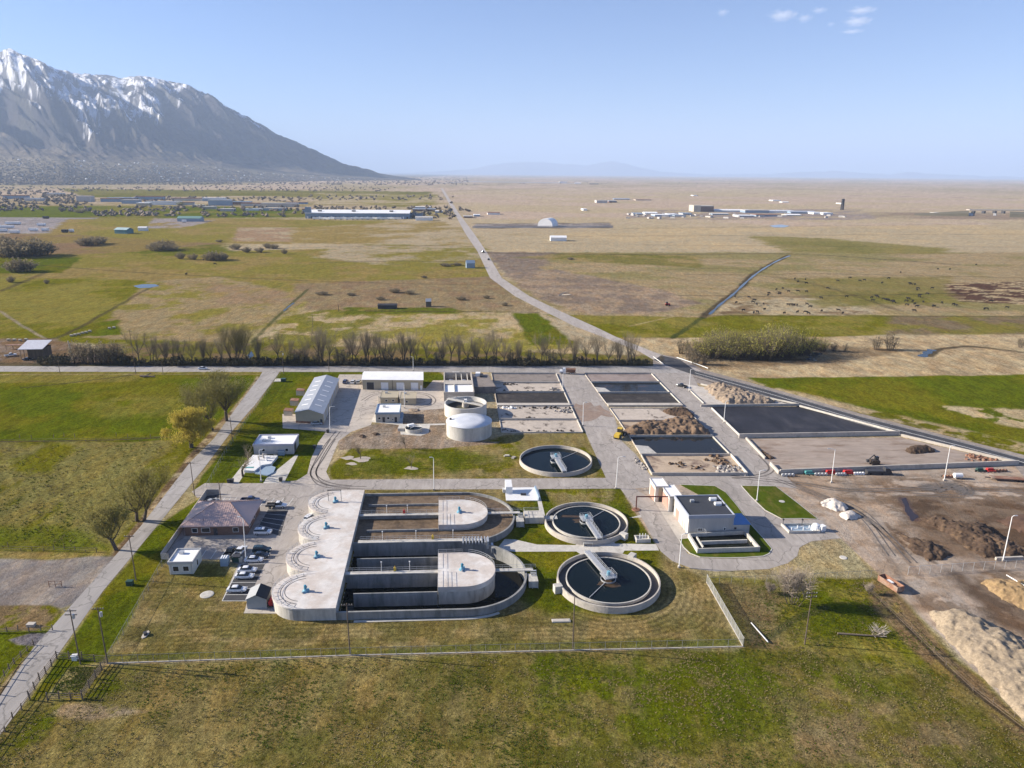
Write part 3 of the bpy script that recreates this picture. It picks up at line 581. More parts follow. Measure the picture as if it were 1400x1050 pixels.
sky.sun_rotation = math.atan2(sd.x, sd.y) % (2 * math.pi); sky.altitude = 1300; sky.air_density = 1.0; sky.dust_density = .5; sky.ozone_density = 3.0
bg = t.nodes.new('ShaderNodeBackground'); bg.inputs['Strength'].default_value = SKY_STRENGTH; ow = t.nodes.new('ShaderNodeOutputWorld')
lk(t, mixc(t, 1.0, sky.outputs[0], (.98, 1.0, 1.2), 'MULTIPLY'), bg.inputs['Color']); lk(t, bg.outputs[0], ow.inputs['Surface'])
def haze():
    m = bpy.data.materials.new('haze_air'); m.use_nodes = True; t = m.node_tree; t.nodes.clear(); o = t.nodes.new('ShaderNodeOutputMaterial')
    v = t.nodes.new('ShaderNodeVolumePrincipled'); v.inputs['Color'].default_value = HAZE_COL; v.inputs['Density'].default_value = HAZE_D; v.inputs['Anisotropy'].default_value = .0
    lk(t, v.outputs[0], o.inputs['Volume'])
    b = MB().box((-90000, -6000, -8), Vector((180000, 0, 0)), Vector((0, 72000, 0)), Vector((0, 0, 1950))).build('haze', m); b['kind'] = 'stuff'
haze()
vs = scene.view_settings; vs.view_transform = 'Standard'; vs.look = 'None'; vs.exposure = EXPOSURE; vs.gamma = 1; vs.use_curve_mapping = False
scene.cycles.use_denoising = True; scene.cycles.volume_bounces = 1; scene.cycles.max_bounces = 8; scene.cycles.transparent_max_bounces = 24
# ================================================================ paved surfaces
def road(name, pix, z, m): return struct(sheet(name, pix, z, m))
WR_L = [(0, 952), (47, 884), (91, 835), (140, 780), (192, 720), (260, 632), (292, 600), (327, 552), (355, 515), (359, 508)]
WR_R = [(0, 1004), (19, 980), (80, 894), (141, 808), (214, 720), (279, 640), (315, 592), (350, 552), (378, 515), (382, 508)]
road('access_road', [(-260, 1230)] + WR_L + WR_R[::-1] + [(-160, 1230)], .030, M_road)
road('county_road', [(-900, 500.5), (-300, 500.5), (0, 500.5), (450, 500.8), (900, 500.4), (950, 506), (945, 510.5), (900, 509.8), (600, 508.6), (360, 508.4), (0, 508.2), (-300, 508.2), (-900, 508)], .022, M_road)
HL = [(602.5, 257.5), (621, 291), (636, 319), (653, 344), (670, 380), (704, 405), (745, 426), (785, 446), (822, 460), (875, 481), (905, 499)]
HR = [(605.5, 257.5), (627, 291), (648, 319), (665, 344), (686, 380), (724, 405), (767, 426), (812, 446), (841, 460), (893, 481), (930, 493)]
road('highway', HL + [(912, 503), (960, 508)] + HR[::-1], .045, mat('highway_asphalt', (.38, .34, .31), .9, .12, .4, (.31, .28, .255), .1, 5, rot=R(5), stretch=(1, .1, 1)))
road('farm_track', [(560, 253.2), (640, 249), (760, 250.6), (800, 252), (760, 249.4), (640, 247.9)], 1.2, M_road)
BU = [(905, 486), (930, 492), (950, 506.6), (1046, 532), (1175, 569), (1303.7, 601.5), (1400, 627), (1600, 680)]
BLW = [(893, 492), (920, 503), (950, 513), (1046.5, 541.5), (1175, 580), (1303.7, 613), (1400, 638), (1600, 692)]
road('asphalt_road', BU + BLW[::-1], .055, M_asph)
mid = [((a[0] + b[0]) / 2, (a[1] + b[1]) / 2) for a, b in zip(BU, BLW)][2:]
P2 = [tuple(G(*p).xy) for p in mid]
def line_sheet(name, pts, w, z, m):
    mb = MB(); pts = [Vector(p) for p in pts]; n = len(pts); vs = []
    for i in range(n):
        t = (pts[min(i + 1, n - 1)] - pts[max(i - 1, 0)]).normalized(); nn = Vector((-t.y, t.x)) * w / 2
        vs += [(*(pts[i] + nn), z), (*(pts[i] - nn), z)]
    mb.add(vs, [(2 * i, 2 * i + 1, 2 * i + 3, 2 * i + 2) for i in range(n - 1)])
    return mb.build_raw(name, m)
mk = MB()
for off in (-.22, .22):
    pts = [Vector(p) for p in P2]
    for i in range(len(pts) - 1):
        t = (pts[i + 1] - pts[i]).normalized(); nn = Vector((-t.y, t.x)); a, b = pts[i] + nn * off, pts[i + 1] + nn * off
        mk.poly([(*(a + nn * .09), .063), (*(a - nn * .09), .063), (*(b - nn * .09), .063), (*(b + nn * .09), .063)])
for side in (BU, BLW):
    pts = [Vector(G(*p).xy) for p in side][2:]; s = -1 if side is BU else 1
    for i in range(len(pts) - 1):
        t = (pts[i + 1] - pts[i]).normalized(); nn = Vector((-t.y, t.x)) * s; a, b = pts[i] + nn * .5, pts[i + 1] + nn * .5
        mk.poly([(*(a + nn * .08), .063), (*(a - nn * .08), .063), (*(b - nn * .08), .063), (*(b + nn * .08), .063)])
struct(mk.build_raw('road_markings', M_line))
road('gravel_verge', BLW + [(1600, 712), (1400, 652), (1384, 633.6), (1229.7, 592), (1090, 556), (1000, 533), (940, 521), (900, 512), (893, 500)], .012, mat('grey_gravel_verge', (.24, .205, .18), .95, .25, 1, (.33, .29, .25), .3, 6))
road('gravel_verge', [(905, 485), (935, 490), (960, 505), (1050, 529.5), (1175, 565), (1303, 598), (1400, 622), (1600, 672)] + BU[::-1], .013, MATS['grey_gravel_verge'])
# plant pavements
road('service_road', [(430, 656), (829, 653.5), (1022, 647), (1070, 645), (1090, 668), (1061, 665), (1013, 664.5), (979, 664.2), (928, 663), (868, 667.8), (848, 668), (690, 668.8), (500, 669.5), (430, 672)], .024, M_pave)
road('service_road', [(756, 509), (798, 509.5), (820, 540), (840, 570), (850, 603), (870, 622), (892, 654), (829, 655), (800, 590), (775, 545)], .020, M_pave)
road('service_road', [(891, 509.5), (945, 510), (971, 557), (1012, 594.6), (1046, 625.5), (1060, 636), (1072, 648), (1022, 648), (972.7, 596), (931.5, 553.5)], .020, M_pave)
road('loop_road', [(848, 668), (868, 668), (894, 685), (927, 737), (940, 757), (957, 763), (988.6, 764), (1017, 763.6), (1045.7, 761.4), (1057, 751.4), (1044, 735.7), (1010, 693), (993, 673), (978.6, 664), (1013, 664), (1045.7, 699), (1068.6, 710.5), (1100, 711), (1123, 711), (1148.6, 735.7), (1109, 740), (1093, 748.6), (1090, 760), (1077, 770), (1051, 778), (1000, 780.5), (978, 781.5), (946, 777.5), (919, 767), (903, 753.5), (892, 734.5), (874, 701.5)], .028, M_pave)
road('concrete_apron', [(386, 566), (386.5, 585.5), (446, 590), (435, 605), (425, 628), (420, 648), (404, 658), (430, 668), (452, 657.5), (446, 645), (463, 603), (480, 590.5), (507, 581), (513, 566), (607, 558.5), (612, 520), (592, 520), (582, 531), (500, 512), (464, 512), (450, 540), (420, 566)], .018, mat('concrete_yard', (.44, .39, .34), .9, .1, .8, (.36, .32, .28), .12, 6))
road('parking_lot', [(262, 672), (280, 660.6), (362, 660.6), (405, 657), (440, 656), (520, 658), (470, 674), (384, 838.5), (334, 837.5), (338, 822), (303, 822), (326, 771), (300, 765), (222, 764.5), (283, 676.5), (270, 681)], .014, M_pave)
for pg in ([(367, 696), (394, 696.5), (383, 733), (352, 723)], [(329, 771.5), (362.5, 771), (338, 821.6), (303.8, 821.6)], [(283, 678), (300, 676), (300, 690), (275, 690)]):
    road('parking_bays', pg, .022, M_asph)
mk = MB()
def stripe(a, b, w=.13, z=.030):
    a, b = G(*a), G(*b); t = (b - a).normalized(); n = Vector((-t.y, t.x, 0)) * w / 2; e = Vector((0, 0, z)); mk.poly([a + n + e, a - n + e, b - n + e, b + n + e])
for i in range(7): f = i / 6; stripe((329 + f * (304 - 329), 771.5 + f * 50), (362 + f * (338 - 362), 771 + f * 50.5))
stripe((329, 771.5), (303.8, 821.6)); stripe((303.8, 821.7), (338, 821.7))
for i in range(5): f = i / 5; stripe((366 - f * 14, 697 + f * 27), (393 - f * 11, 697.5 + f * 35))
for x in (304, 312, 320, 328): stripe((x - 4, 690), (x + 4, 680))
for x in (359, 370, 383, 396): stripe((x - 3, 692), (x + 5, 681))
for x in (278, 292, 304.5): stripe((x - 4, 764), (x + 4, 752))
struct(mk.build_raw('parking_markings', M_line))
LAWN = mat('mown_lawn', (.062, .088, .007), 1, .2, .6, (.13, .115, .03), .4, 6, spec=0, c2amt=(.5, .7), stretch=(1, .5, 1), rot=R(30))
def lawn(pix):
    P = [G(*p).xy for p in pix]; k = MB(); k.prism(P, .005, .12); struct(k.build('lawn_kerb', M_kerb))
    c = sum((Vector(p) for p in P), Vector((0, 0))) / len(P); Q = [(Vector(p) - (Vector(p) - c).normalized() * .3) for p in P]
    struct(MB().prism(Q, .03, .135).build('lawn', LAWN))
lawn([(1013, 664), (1060, 664.6), (1090, 687), (1119, 710.5), (1100, 709.5), (1068.6, 709.8), (1045.7, 698), (1025, 678)])
lawn([(930, 662.6), (977, 664.3), (992, 673), (1009, 693), (1026, 716), (1044, 736), (1056, 751), (1052, 757.5), (1044, 761), (1017, 763), (988.6, 763.4), (957, 762.4), (943, 757), (934, 748.5), (928, 738), (945, 730), (980, 690)])
road('concrete_path', [(894, 685), (912, 684), (930, 712), (941, 731), (945, 736), (927, 738), (910, 711)], .15, M_conc)
road('concrete_path', [(690, 737), (704, 737.5), (734, 744.5), (787, 745.3), (791, 738), (838, 738), (841, 743.2), (897, 744), (901, 752.6), (853.7, 752.9), (850, 759), (794, 758), (788, 754), (704, 754.3), (678, 752)], .016, M_concW)
road('concrete_path', [(732, 667), (736, 667), (745, 704), (747, 716), (738, 716), (738, 704)], .014, M_concW)
road('concrete_path', [(876, 704), (892, 703.5), (894, 707), (860, 708)], .013, M_concW)
road('concrete_path', [(364, 654), (404, 622), (408, 622), (388, 660.5), (360, 660.6)], .015, M_concW)
road('concrete_path', [(312, 661), (333, 634), (346, 622), (349, 624), (326, 661)], .015, M_concW)
road('concrete_path', [(507, 577), (514, 563), (549, 566), (551, 580), (609, 579), (609, 581), (588, 581.5), (586, 592), (575, 596), (548, 594), (545, 581)], .03, M_concW)
road('dark_path', [(254, 733), (346, 731), (352, 723), (357, 724), (350, 735), (250, 737)], .026, M_conc)
for p in [(283, 813, 1.6), (1069, 686, 1.0), (1153, 762.5, 1.0)]:
    c0 = G(*p[:2]); tag(MB().lathe([(0, .16), (p[2] * .85, .16), (p[2], .1), (p[2], -.02)], (c0.x, c0.y, 0), 24).build('manhole_cover', M_concW), {283: 'large round concrete manhole cover in the lawn left of the white cars', 1069: 'round concrete manhole cover in the triangular green lawn', 1153: 'round concrete manhole cover in the lawn near the east gate'}[p[0]], 'manhole')

# ================================================================ oxidation ditch
def L(u, v, z=0): return BO + EU * u + EV * v + EZ * z
basin = thing('oxidation_ditch', 'huge concrete oxidation ditch with four scalloped bays and two rounded islands', 'treatment basin', L(15, 31.4))
ZD, ZC = 3.2, 2.0
def arc(cu, cv, r, a0, a1, n=28): return [(cu + r * math.cos(R(a0 + (a1 - a0) * i / n)), cv + r * math.sin(R(a0 + (a1 - a0) * i / n))) for i in range(n + 1)]
def UV(pts): return [L(u, v).xy for u, v in pts]
# covered deck: four bays with rounded west ends
dk = MB(); lip = MB(); fasc = MB()
for k in range(4):
    c0 = 7.85 + 15.7 * k; pts = [(0, c0 - 7.85)] + [(0, c0 + 7.85)] + arc(-8, c0, 7.85, 90, 270)
    dk.prism(UV(pts), ZD - .35, ZD)
    fasc.prism(UV([(-.02, c0 - 7.85 + .02), (-.02, c0 + 7.85 - .02)] + arc(-8, c0, 7.72, 90, 270)), -5, ZD - .36)
fasc.build('basin_wall', M_wall, basin)
dk.build('deck', mat('deck_concrete', (.52, .465, .42), .9, .12, .5, (.60, .575, .55), .1, 6, c2amt=(.45, .6)), basin)
rl = MB(); ro = MB()
def rail(mb, pts, z, h=1.07, step=1.8, r=.035):
    P = [L(u, v, z) for u, v in pts]; cum = [0]
    for a, b in zip(P[:-1], P[1:]):
        cum.append(cum[-1] + (b - a).length)
        for q in (h, h * .52): mb.tube(a + EZ * q, b + EZ * q, r, n=4, cap=False)
    n = max(1, round(cum[-1] / step)); j = 0
    for i in range(n + 1):
        s = cum[-1] * i / n
        while j < len(P) - 2 and cum[j + 1] < s: j += 1
        f = (s - cum[j]) / max(1e-6, cum[j + 1] - cum[j]); p = P[j].lerp(P[j + 1], min(1, f)); mb.tube(p, p + EZ * h, r, n=4, cap=False)
for k in range(4):
    c0 = 7.85 + 15.7 * k
    h_ = MB(); rail(h_, arc(-8, c0, 7.6, 100, 262, 20), ZD); h_.build('handrail', M_railing, basin)
    t_ = MB(); t_.strip(UV(arc(-8, c0, 5.9, 100, 258)), .14, ZD, ZD + .03); t_.strip(UV(arc(-8, c0, 4.9, 100, 258)), .14, ZD, ZD + .03)
    for a in range(105, 260, 14): t_.strip(UV([(-8 + 5.9 * math.cos(R(a)), c0 + 5.9 * math.sin(R(a))), (-8 + 7.3 * math.cos(R(a)), c0 + 7.3 * math.sin(R(a)))]), .07, ZD, ZD + .03)
    t_.build('deck_joint', M_darkm, basin)
# channel walls
def outer_pts(c0, r): return [(0, c0 - r)] + arc(29.5, c0, r, -90, 90, 40) + [(0, c0 + r)]
for c0, nm in ((15.7, 'front'), (47.1, 'rear')):
    w_ = MB().strip(UV([(0.06, c0 - 15.45)] + arc(29.5, c0, 15.45, -90, 62 if c0 > 30 else 90, 44) + ([(0, c0 + 15.45)] if False else [])), .5, -5, ZC)
    if c0 > 30: w_ = MB().strip(UV([(29.5, c0 - 15.45)] + arc(29.5, c0, 15.45, -90, 90, 44)[1:] + [(0.06, c0 + 15.45)]), .5, -5, ZC)
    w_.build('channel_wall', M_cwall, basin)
    for s in (-1, 1):
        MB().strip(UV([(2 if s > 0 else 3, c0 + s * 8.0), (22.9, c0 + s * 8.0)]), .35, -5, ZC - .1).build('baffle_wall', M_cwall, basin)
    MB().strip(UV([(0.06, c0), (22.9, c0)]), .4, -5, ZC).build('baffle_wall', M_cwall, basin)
    # island with rounded east end
    isl = MB(); isl.prism(UV([(23, c0 - 8)] + arc(29.3, c0, 8, -90, 90, 30) + [(23, c0 + 8)]), 1.75, ZD - .1); di = isl.build('island_deck', MATS['deck_concrete'], basin)
    MB().strip(UV([(23.1, c0 - 7.75)] + arc(29.3, c0, 7.75, -90, 90, 30) + [(23.1, c0 + 7.75)]), .3, -5, 1.76).build('island_wall', M_wall, basin)
    MB().strip(UV([(23.1, c0 - 7.7), (23.1, c0 + 7.7)]), .3, .9, 1.76).build('island_beam', M_wall, basin)
    h_ = MB(); rail(h_, arc(29.3, c0, 7.85, 78, 0, 16), ZD - .1); rail(h_, [(23.1, c0 + 7.85), (29.3, c0 + 7.85)], ZD - .1); rail(h_, [(23.1, c0 - 7.8), (23.1, c0 - .7)], ZD - .1); rail(h_, [(23.1, c0 + .7), (23.1, c0 + 7.8)], ZD - .1)
    rail(h_, [(25.2, c0 - 7.8), (25.2, c0 - 1.2)], ZD - .1); h_.build('handrail', M_railing, basin)
    # walkways
    wk = MB().strip(UV([(-1, c0), (23.3, c0)]), 1.3, 2.35, 2.6).build('walkway', M_concW, basin)
    wk = MB().strip(UV([(36.8, c0), (46.8, c0)]), 1.2, 2.35, 2.6).build('walkway', M_concW, basin)
    for ra in ([(0, c0 + .55), (23, c0 + .55)], [(37.3, c0 + .5), (46.5, c0 + .5)]): h_ = MB(); rail(h_, ra, 2.6); h_.build('handrail', M_railing, basin)
    st = MB()
    for i in range(8): st.box(L(46.2, c0 - .4 - i * .55, 2.5 - i * .33), EU * 1.3, -EV * .5, EZ * .08)
    st.box(L(46.1, c0 - .2, 2.3), EU * .08, -EV * 4.6 - EZ * 2.5, EZ * .25); st.box(L(47.5, c0 - .2, 2.3), EU * .08, -EV * 4.6 - EZ * 2.5, EZ * .25)
    rail(st, [(46.2, c0 + .5), (47.5, c0 + .5)], 2.6)
    st.build('stair', M_steel, basin)
# middle dividing walkway
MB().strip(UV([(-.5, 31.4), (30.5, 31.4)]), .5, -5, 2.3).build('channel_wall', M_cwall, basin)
MB().strip(UV([(1.5, 31.55), (35, 31.55)]), 1.5, 2.3, 2.55).build('walkway', M_concW, basin)
h_ = MB(); rail(h_, [(2, 32.2), (34, 32.2)], 2.55); rail(h_, [(28, 30.9), (34.8, 30.9)], 2.55); h_.build('handrail', M_railing, basin)
gt = MB()
for i in range(9): gt.box(L(29.5 + i * .85, 29.6, 2.15), EU * .3, EV * 3.4, EZ * .5)
gt.box(L(36, 29, 1), EU * .6, EV * 2.4, EZ * 2.2); gt.box(L(37.2, 28.2, .2), EU * .6, EV * 3, EZ * 1.4)
gt.build('sluice_gate', M_steel, basin)
# effluent boxes on the east rim
for c0, dz in ((15.7, 0), (47.1, 0)): MB().box(L(45.3, c0 - 4.4, -.5), EU * 2.3, EV * 3.6, EZ * 2.3).build('outlet_box', M_wall, basin)
# liquor in each ditch, floor and slope
def track(c0, r): return UV([(-7, c0 - r), (29.5, c0 - r)] + arc(29.5, c0, r, -90, 90, 40) + [(-7, c0 + r)])
def flat(pts, z, name, m): return MB().poly([(p[0], p[1], z) for p in pts]).build_raw(name, m, basin)
flat(track(47.1, 15.3), 1.25, 'brown_liquor', W_foam)
flat(track(15.7, 15.3), -1.7, 'dark_water', W_dark)
flat(UV([(-9, -.3), (30, -.3), (46, 8), (46, 55), (30, 63), (-9, 63)]), -4.6, 'floor', M_wall)
# low footing strip outside the front wall
MB().strip(UV([(4, -.75), (29, -.75)] + arc(29.5, 15.7, 16.4, -88, -62, 8)), .7, -.1, .12).build('footing', M_concW, basin)
# light masts, valves and life rings on the rails
for (u, v, z) in [(8, 47.7, 2.6), (14, 47.7, 2.6), (9, 16.3, 2.6), (16, 16.3, 2.6), (8, 32.2, 2.55), (17, 32.2, 2.55), (27, 32.2, 2.55)]:
    MB().tube(L(u, v, z), L(u, v, z + 2.4), .05, n=5).cbox(L(u, v, z + 2.4), .35, .25, .18).build('rail_lamp', M_white, basin)
for (u, v, z, m) in [(12.3, 16.3, 2.6, M_yellow), (13, 47.7, 2.6, M_red), (21.5, 32.2, 2.55, M_yellow)]:
    MB().cbox(L(u, v, z), .6, .5, .9).tube(L(u, v, z + .9), L(u, v, z + 1.3), .12, n=6).build('safety_station', m, basin)
# surface aerator drives
aer = None
def aerator(p, lab):
    global aer
    if aer is None:
        aer = thing('aerator_drive', lab, 'aerator', (0, 0, 0), 0, 'aerator drives on the basin decks')
        MB().lathe([(0, .12), (.95, .12), (.95, 0)], n=20).build('base_plate', M_blue, aer)
        MB().lathe([(.75, .12), (.7, .5), (.42, .7), (.4, 1.05), (0, 1.05)], n=20).cbox((.55, .1, .15), 1.1, .7, .55, .3).build('gearbox', M_blue, aer)
        m_ = MB().lathe([(0, 1.05), (.36, 1.05), (.38, 1.95), (.30, 2.1), (0, 2.15)], n=18); m_.cbox((.42, 0, 1.3), .3, .35, .4); mo = m_.build('motor', mat('teal_motor_paint', (.06, .24, .34), .4, .1, 1), aer)
        MB().tube((-.3, -.4, .3), (-1.0, -.9, .25), .18, n=8).build('gear_shaft', M_steel, aer)
        aer.location = p; return aer
    return copy_thing(aer, lab, p, 0)
for (u, v, z, lab) in [(-8, 7.0, ZD, 'pale blue aerator drive on the nearest scalloped bay'), (-8, 22.7, ZD, 'pale blue aerator drive on the second bay from the front'), (-8, 38.4, ZD, 'pale blue aerator drive on the third bay from the front'),
                       (-7.8, 54.6, ZD, 'pale blue aerator drive under the steel hoist frame on the rearmost bay'), (29, 15.3, ZD - .1, 'pale blue aerator drive on the nearer rounded island'), (29, 46.7, ZD - .1, 'pale blue aerator drive on the farther rounded island')]:
    a_ = aerator(L(u, v, z), lab); a_.rotation_euler = (0, 0, R(20 + u)); a_.scale = (.82,) * 3
hf = thing('hoist_frame', 'dark portal hoist frame standing over the rearmost aerator', 'hoist', L(-8, 55, ZD))
for s in (-1.9, 1.9): MB().tube(L(-8 + s, 55.4, ZD), L(-8 + s, 55.4, ZD + 3.4), .08, n=6).build('post', M_darkm, hf)
MB().cbox(L(-8, 55.4, ZD + 3.4), 4.1, .2, .25, R(3.2)).build('beam', M_darkm, hf)

# ================================================================ clarifiers
def clarifier(c, Ro, hw, zw, bang, lab, launder=True, inner=2.3):
    c = Vector((c.x, c.y, 0)); t = thing('clarifier', lab, 'clarifier', c, 0, 'round clarifiers')
    MB().lathe([(Ro, -.2), (Ro - .12, hw), (Ro - .45, hw), (Ro - .45, -.1)], c, 96).build('tank_wall', M_conc, t)
    if launder:
        MB().lathe([(Ro - inner, -.1), (Ro - inner, zw + .22), (Ro - inner - .28, zw + .22), (Ro - inner - .28, -.1)], c, 96).build('weir_ring', M_concW, t)
        MB().lathe([(Ro - .46, zw - .5), (Ro - inner + .02, zw - .5)], c, 96).build('launder', M_darkm, t)
    ri = Ro - (inner + .25 if launder else .44)
    MB().disc((c.x, c.y, zw), ri, 96).build('water', W_clar, t)
    d = Vector((math.cos(bang), math.sin(bang), 0)); n = Vector((-d.y, d.x, 0)); zt = hw + .45
    br = MB(); br.box(c - d * 1.4 - n * .75 + EZ * zt, d * (Ro + 1.2), n * 1.5, EZ * .22); br.box(c - d * 1 - n * .8 + EZ * (zt - .35), d * (Ro + .8), n * .12, EZ * .5); br.box(c - d * 1 + n * .7 + EZ * (zt - .35), d * (Ro + .8), n * .12, EZ * .5)
    b = br.build('bridge', M_steel, t)
    rr = MB()
    for s in (-.78, .78):
        for q in (.55, 1.1): rr.tube(c + n * s + EZ * (zt + q) - d * 1.2, c + n * s + EZ * (zt + q) + d * (Ro - .2), .04, n=4, cap=False)
        k = 0
        while k < Ro: rr.tube(c + n * s + d * k + EZ * zt, c + n * s + d * k + EZ * (zt + 1.1), .04, n=4, cap=False); k += 1.7
    rr.build('handrail', M_railing, b)
    pl = MB(); pl.cbox(c + EZ * (zt + .0), 3.2, 3.2, .26, bang); o = pl.build('platform', M_steel, t)
    r2 = MB()
    for sx in (-1.55, 1.55):
        for sy in (-1.55, 1.55): r2.tube(c + d * sx + n * sy + EZ * zt, c + d * sx + n * sy + EZ * (zt + 1.2), .05, n=4)
        for q in (.65, 1.2): r2.tube(c + d * sx - n * 1.55 + EZ * (zt + q), c + d * sx + n * 1.55 + EZ * (zt + q), .04, n=4)
    for sy in (-1.55, 1.55):
        for q in (.65, 1.2): r2.tube(c - d * 1.55 + n * sy + EZ * (zt + q), c + d * 1.55 + n * sy + EZ * (zt + q), .04, n=4)
    r2.build('handrail', M_railing, o)
    MB().lathe([(0, zt + 1.3), (.45, zt + 1.3), (.5, zt + .26)], c, 16).build('drive_unit', M_blue, t)
    MB().lathe([(1.9, zw - .3), (1.9, zw + .35), (1.8, zw + .35), (1.8, zw - .3)], c, 32).build('feed_well', M_steel, t)
    sk = MB(); e = Vector((math.cos(bang + 2.2), math.sin(bang + 2.2), 0)); sk.box(c + e * 1.6 + EZ * (zw + .05), e * (ri - 2.2), Vector((-e.y, e.x, 0)) * .12, EZ * .16); sk.build('skimmer', M_railing, t)
    return t
C1a, C1b = G(710, 627, 1.3), G(809.5, 627.6, 1.3); C2a, C2b = G(744.5, 711, 1.4), G(858.5, 712, 1.4); C3a, C3b = G(761, 789, 1.6), G(902.5, 791, 1.6)
c1 = (C1a + C1b) / 2; c2 = (C2a + C2b) / 2; c3 = (C3a + C3b) / 2
R1, R2, R3 = (C1b - C1a).length / 2, (C2b - C2a).length / 2, (C3b - C3a).length / 2
t1 = clarifier(c1, R1, 1.5, .35, math.atan2(-R1, R1 * .18), 'round clarifier with low dark water and a bridge to its near edge, in dry grass', False)
t2 = clarifier(c2, R2, 1.5, 1.0, math.atan2(-R2, R2 * .22), 'round clarifier with bridge to its near edge, behind the concrete path')
t3 = clarifier(c3, R3, 1.7, 1.1, math.atan2(R3, -R3 * .35), 'nearest and largest round clarifier with bridge from its far edge')
# brown scum drifts and boxes on the rims
def scum(c, pts, z, t):
    MB().poly([(c.x + a, c.y + b, z) for a, b in pts]).build_raw('scum_patch', mat('surface_scum', (.075, .045, .025), .6, .4, .8, (.03, .028, .018), .2, 3), t)
def blob(cx, cy, rx, ry, n=22, s=1): return [(cx + rx * (1 + .28 * math.sin(3 * a + s) + .15 * math.sin(7 * a)) * math.cos(a), cy + ry * (1 + .3 * math.sin(2 * a + s)) * math.sin(a)) for a in [6.283 * i / n for i in range(n)]]
scum(c2, blob(-2.0, .6, 1.9, 1.6), 1.012, t2); scum(c2, blob(-4.3, 3.3, 3.2, .9, s=2), 1.012, t2); scum(c3, blob(-.2, -1.7, 2.6, 1.7, s=3), 1.112, t3)
for t_, c, a, Rr, h in ((t2, c2, -40, R2, 1.5), (t3, c3, 55, R3, 1.7), (t3, c3, 197, R3, 1.7)):
    d = Vector((math.cos(R(a)), math.sin(R(a)), 0)); MB().cbox(Vector((c.x, c.y, -.1)) + d * (Rr + .5), 2.0, 1.6, h + .35, R(a)).build('valve_box', M_concW, t_)
def pad_box(pix, h, m, name, lab, cat, z=0.02):
    P = [G(*p).xy for p in pix]; return tag(MB().prism(P, z - .03, h).build(name, m), lab, cat)
# splitter box between the ditch and the middle clarifier
sp = thing('splitter_box', 'concrete splitter box with railings between the ditch and the middle clarifier', 'splitter box', G(725, 712))
P0 = G(718, 716); MB().box(P0, EU * 5.6, EV * 4.6, EZ * 1.9).build('chamber', M_wall, sp); MB().box(P0 + EU * 5.62 + EV * .5, EU * 4, EV * 2.2, EZ * 1.1).build('channel', M_wall, sp)
r_ = MB()
for a, b in ((0, 0), (5.4, 0), (5.4, 4.4), (0, 4.4)): r_.tube(P0 + EU * a + EV * b + EZ * 1.9, P0 + EU * a + EV * b + EZ * 3, .05, n=4)
for a, b in (((0, 0), (5.4, 0)), ((5.4, 0), (5.4, 4.4)), ((5.4, 4.4), (0, 4.4)), ((0, 4.4), (0, 0))):
    for q in (2.5, 3): r_.tube(P0 + EU * a[0] + EV * a[1] + EZ * q, P0 + EU * b[0] + EV * b[1] + EZ * q, .04, n=4)
r_.build('handrail', M_railing, sp)
vt = thing('valve_vault', 'small open concrete valve vault with upright pipes right of the middle clarifier', 'valve vault', G(875, 741))
P0 = G(870, 742.5); mb = MB(); mb.box(P0, EU * 4, EV * .3, EZ * 1.1); mb.box(P0 + EV * 2.2, EU * 4, EV * .3, EZ * 1.1); mb.box(P0 + EV * .31, EU * .3, EV * 1.88, EZ * 1.1); mb.box(P0 + EV * .31 + EU * 3.7, EU * .3, EV * 1.88, EZ * 1.1); mb.box(P0 + EV * .31 + EU * .31, EU * 3.38, EV * 1.88, EZ * .4); mb.build('vault_wall', M_concW, vt)
for q in (1.2, 2.0, 2.8): MB().tube(P0 + EU * q + EV * 1.2 + EZ * .4, P0 + EU * q + EV * 1.2 + EZ * 2.3, .09, n=6).build('riser_pipe', M_white, vt)
bn = thing('steel_bench', 'steel step bench beside the bridge of the middle clarifier', 'steps', G(803, 746)); P0 = G(798, 747)
MB().box(P0 + EZ * .8, EU * 2.6, EV * 1.2, EZ * .1).build('top', M_steel, bn); 
for a in (0, 2.45): MB().box(P0 + EU * a, EU * .15, EV * 1.2, EZ * .79).build('leg', M_steel, bn)

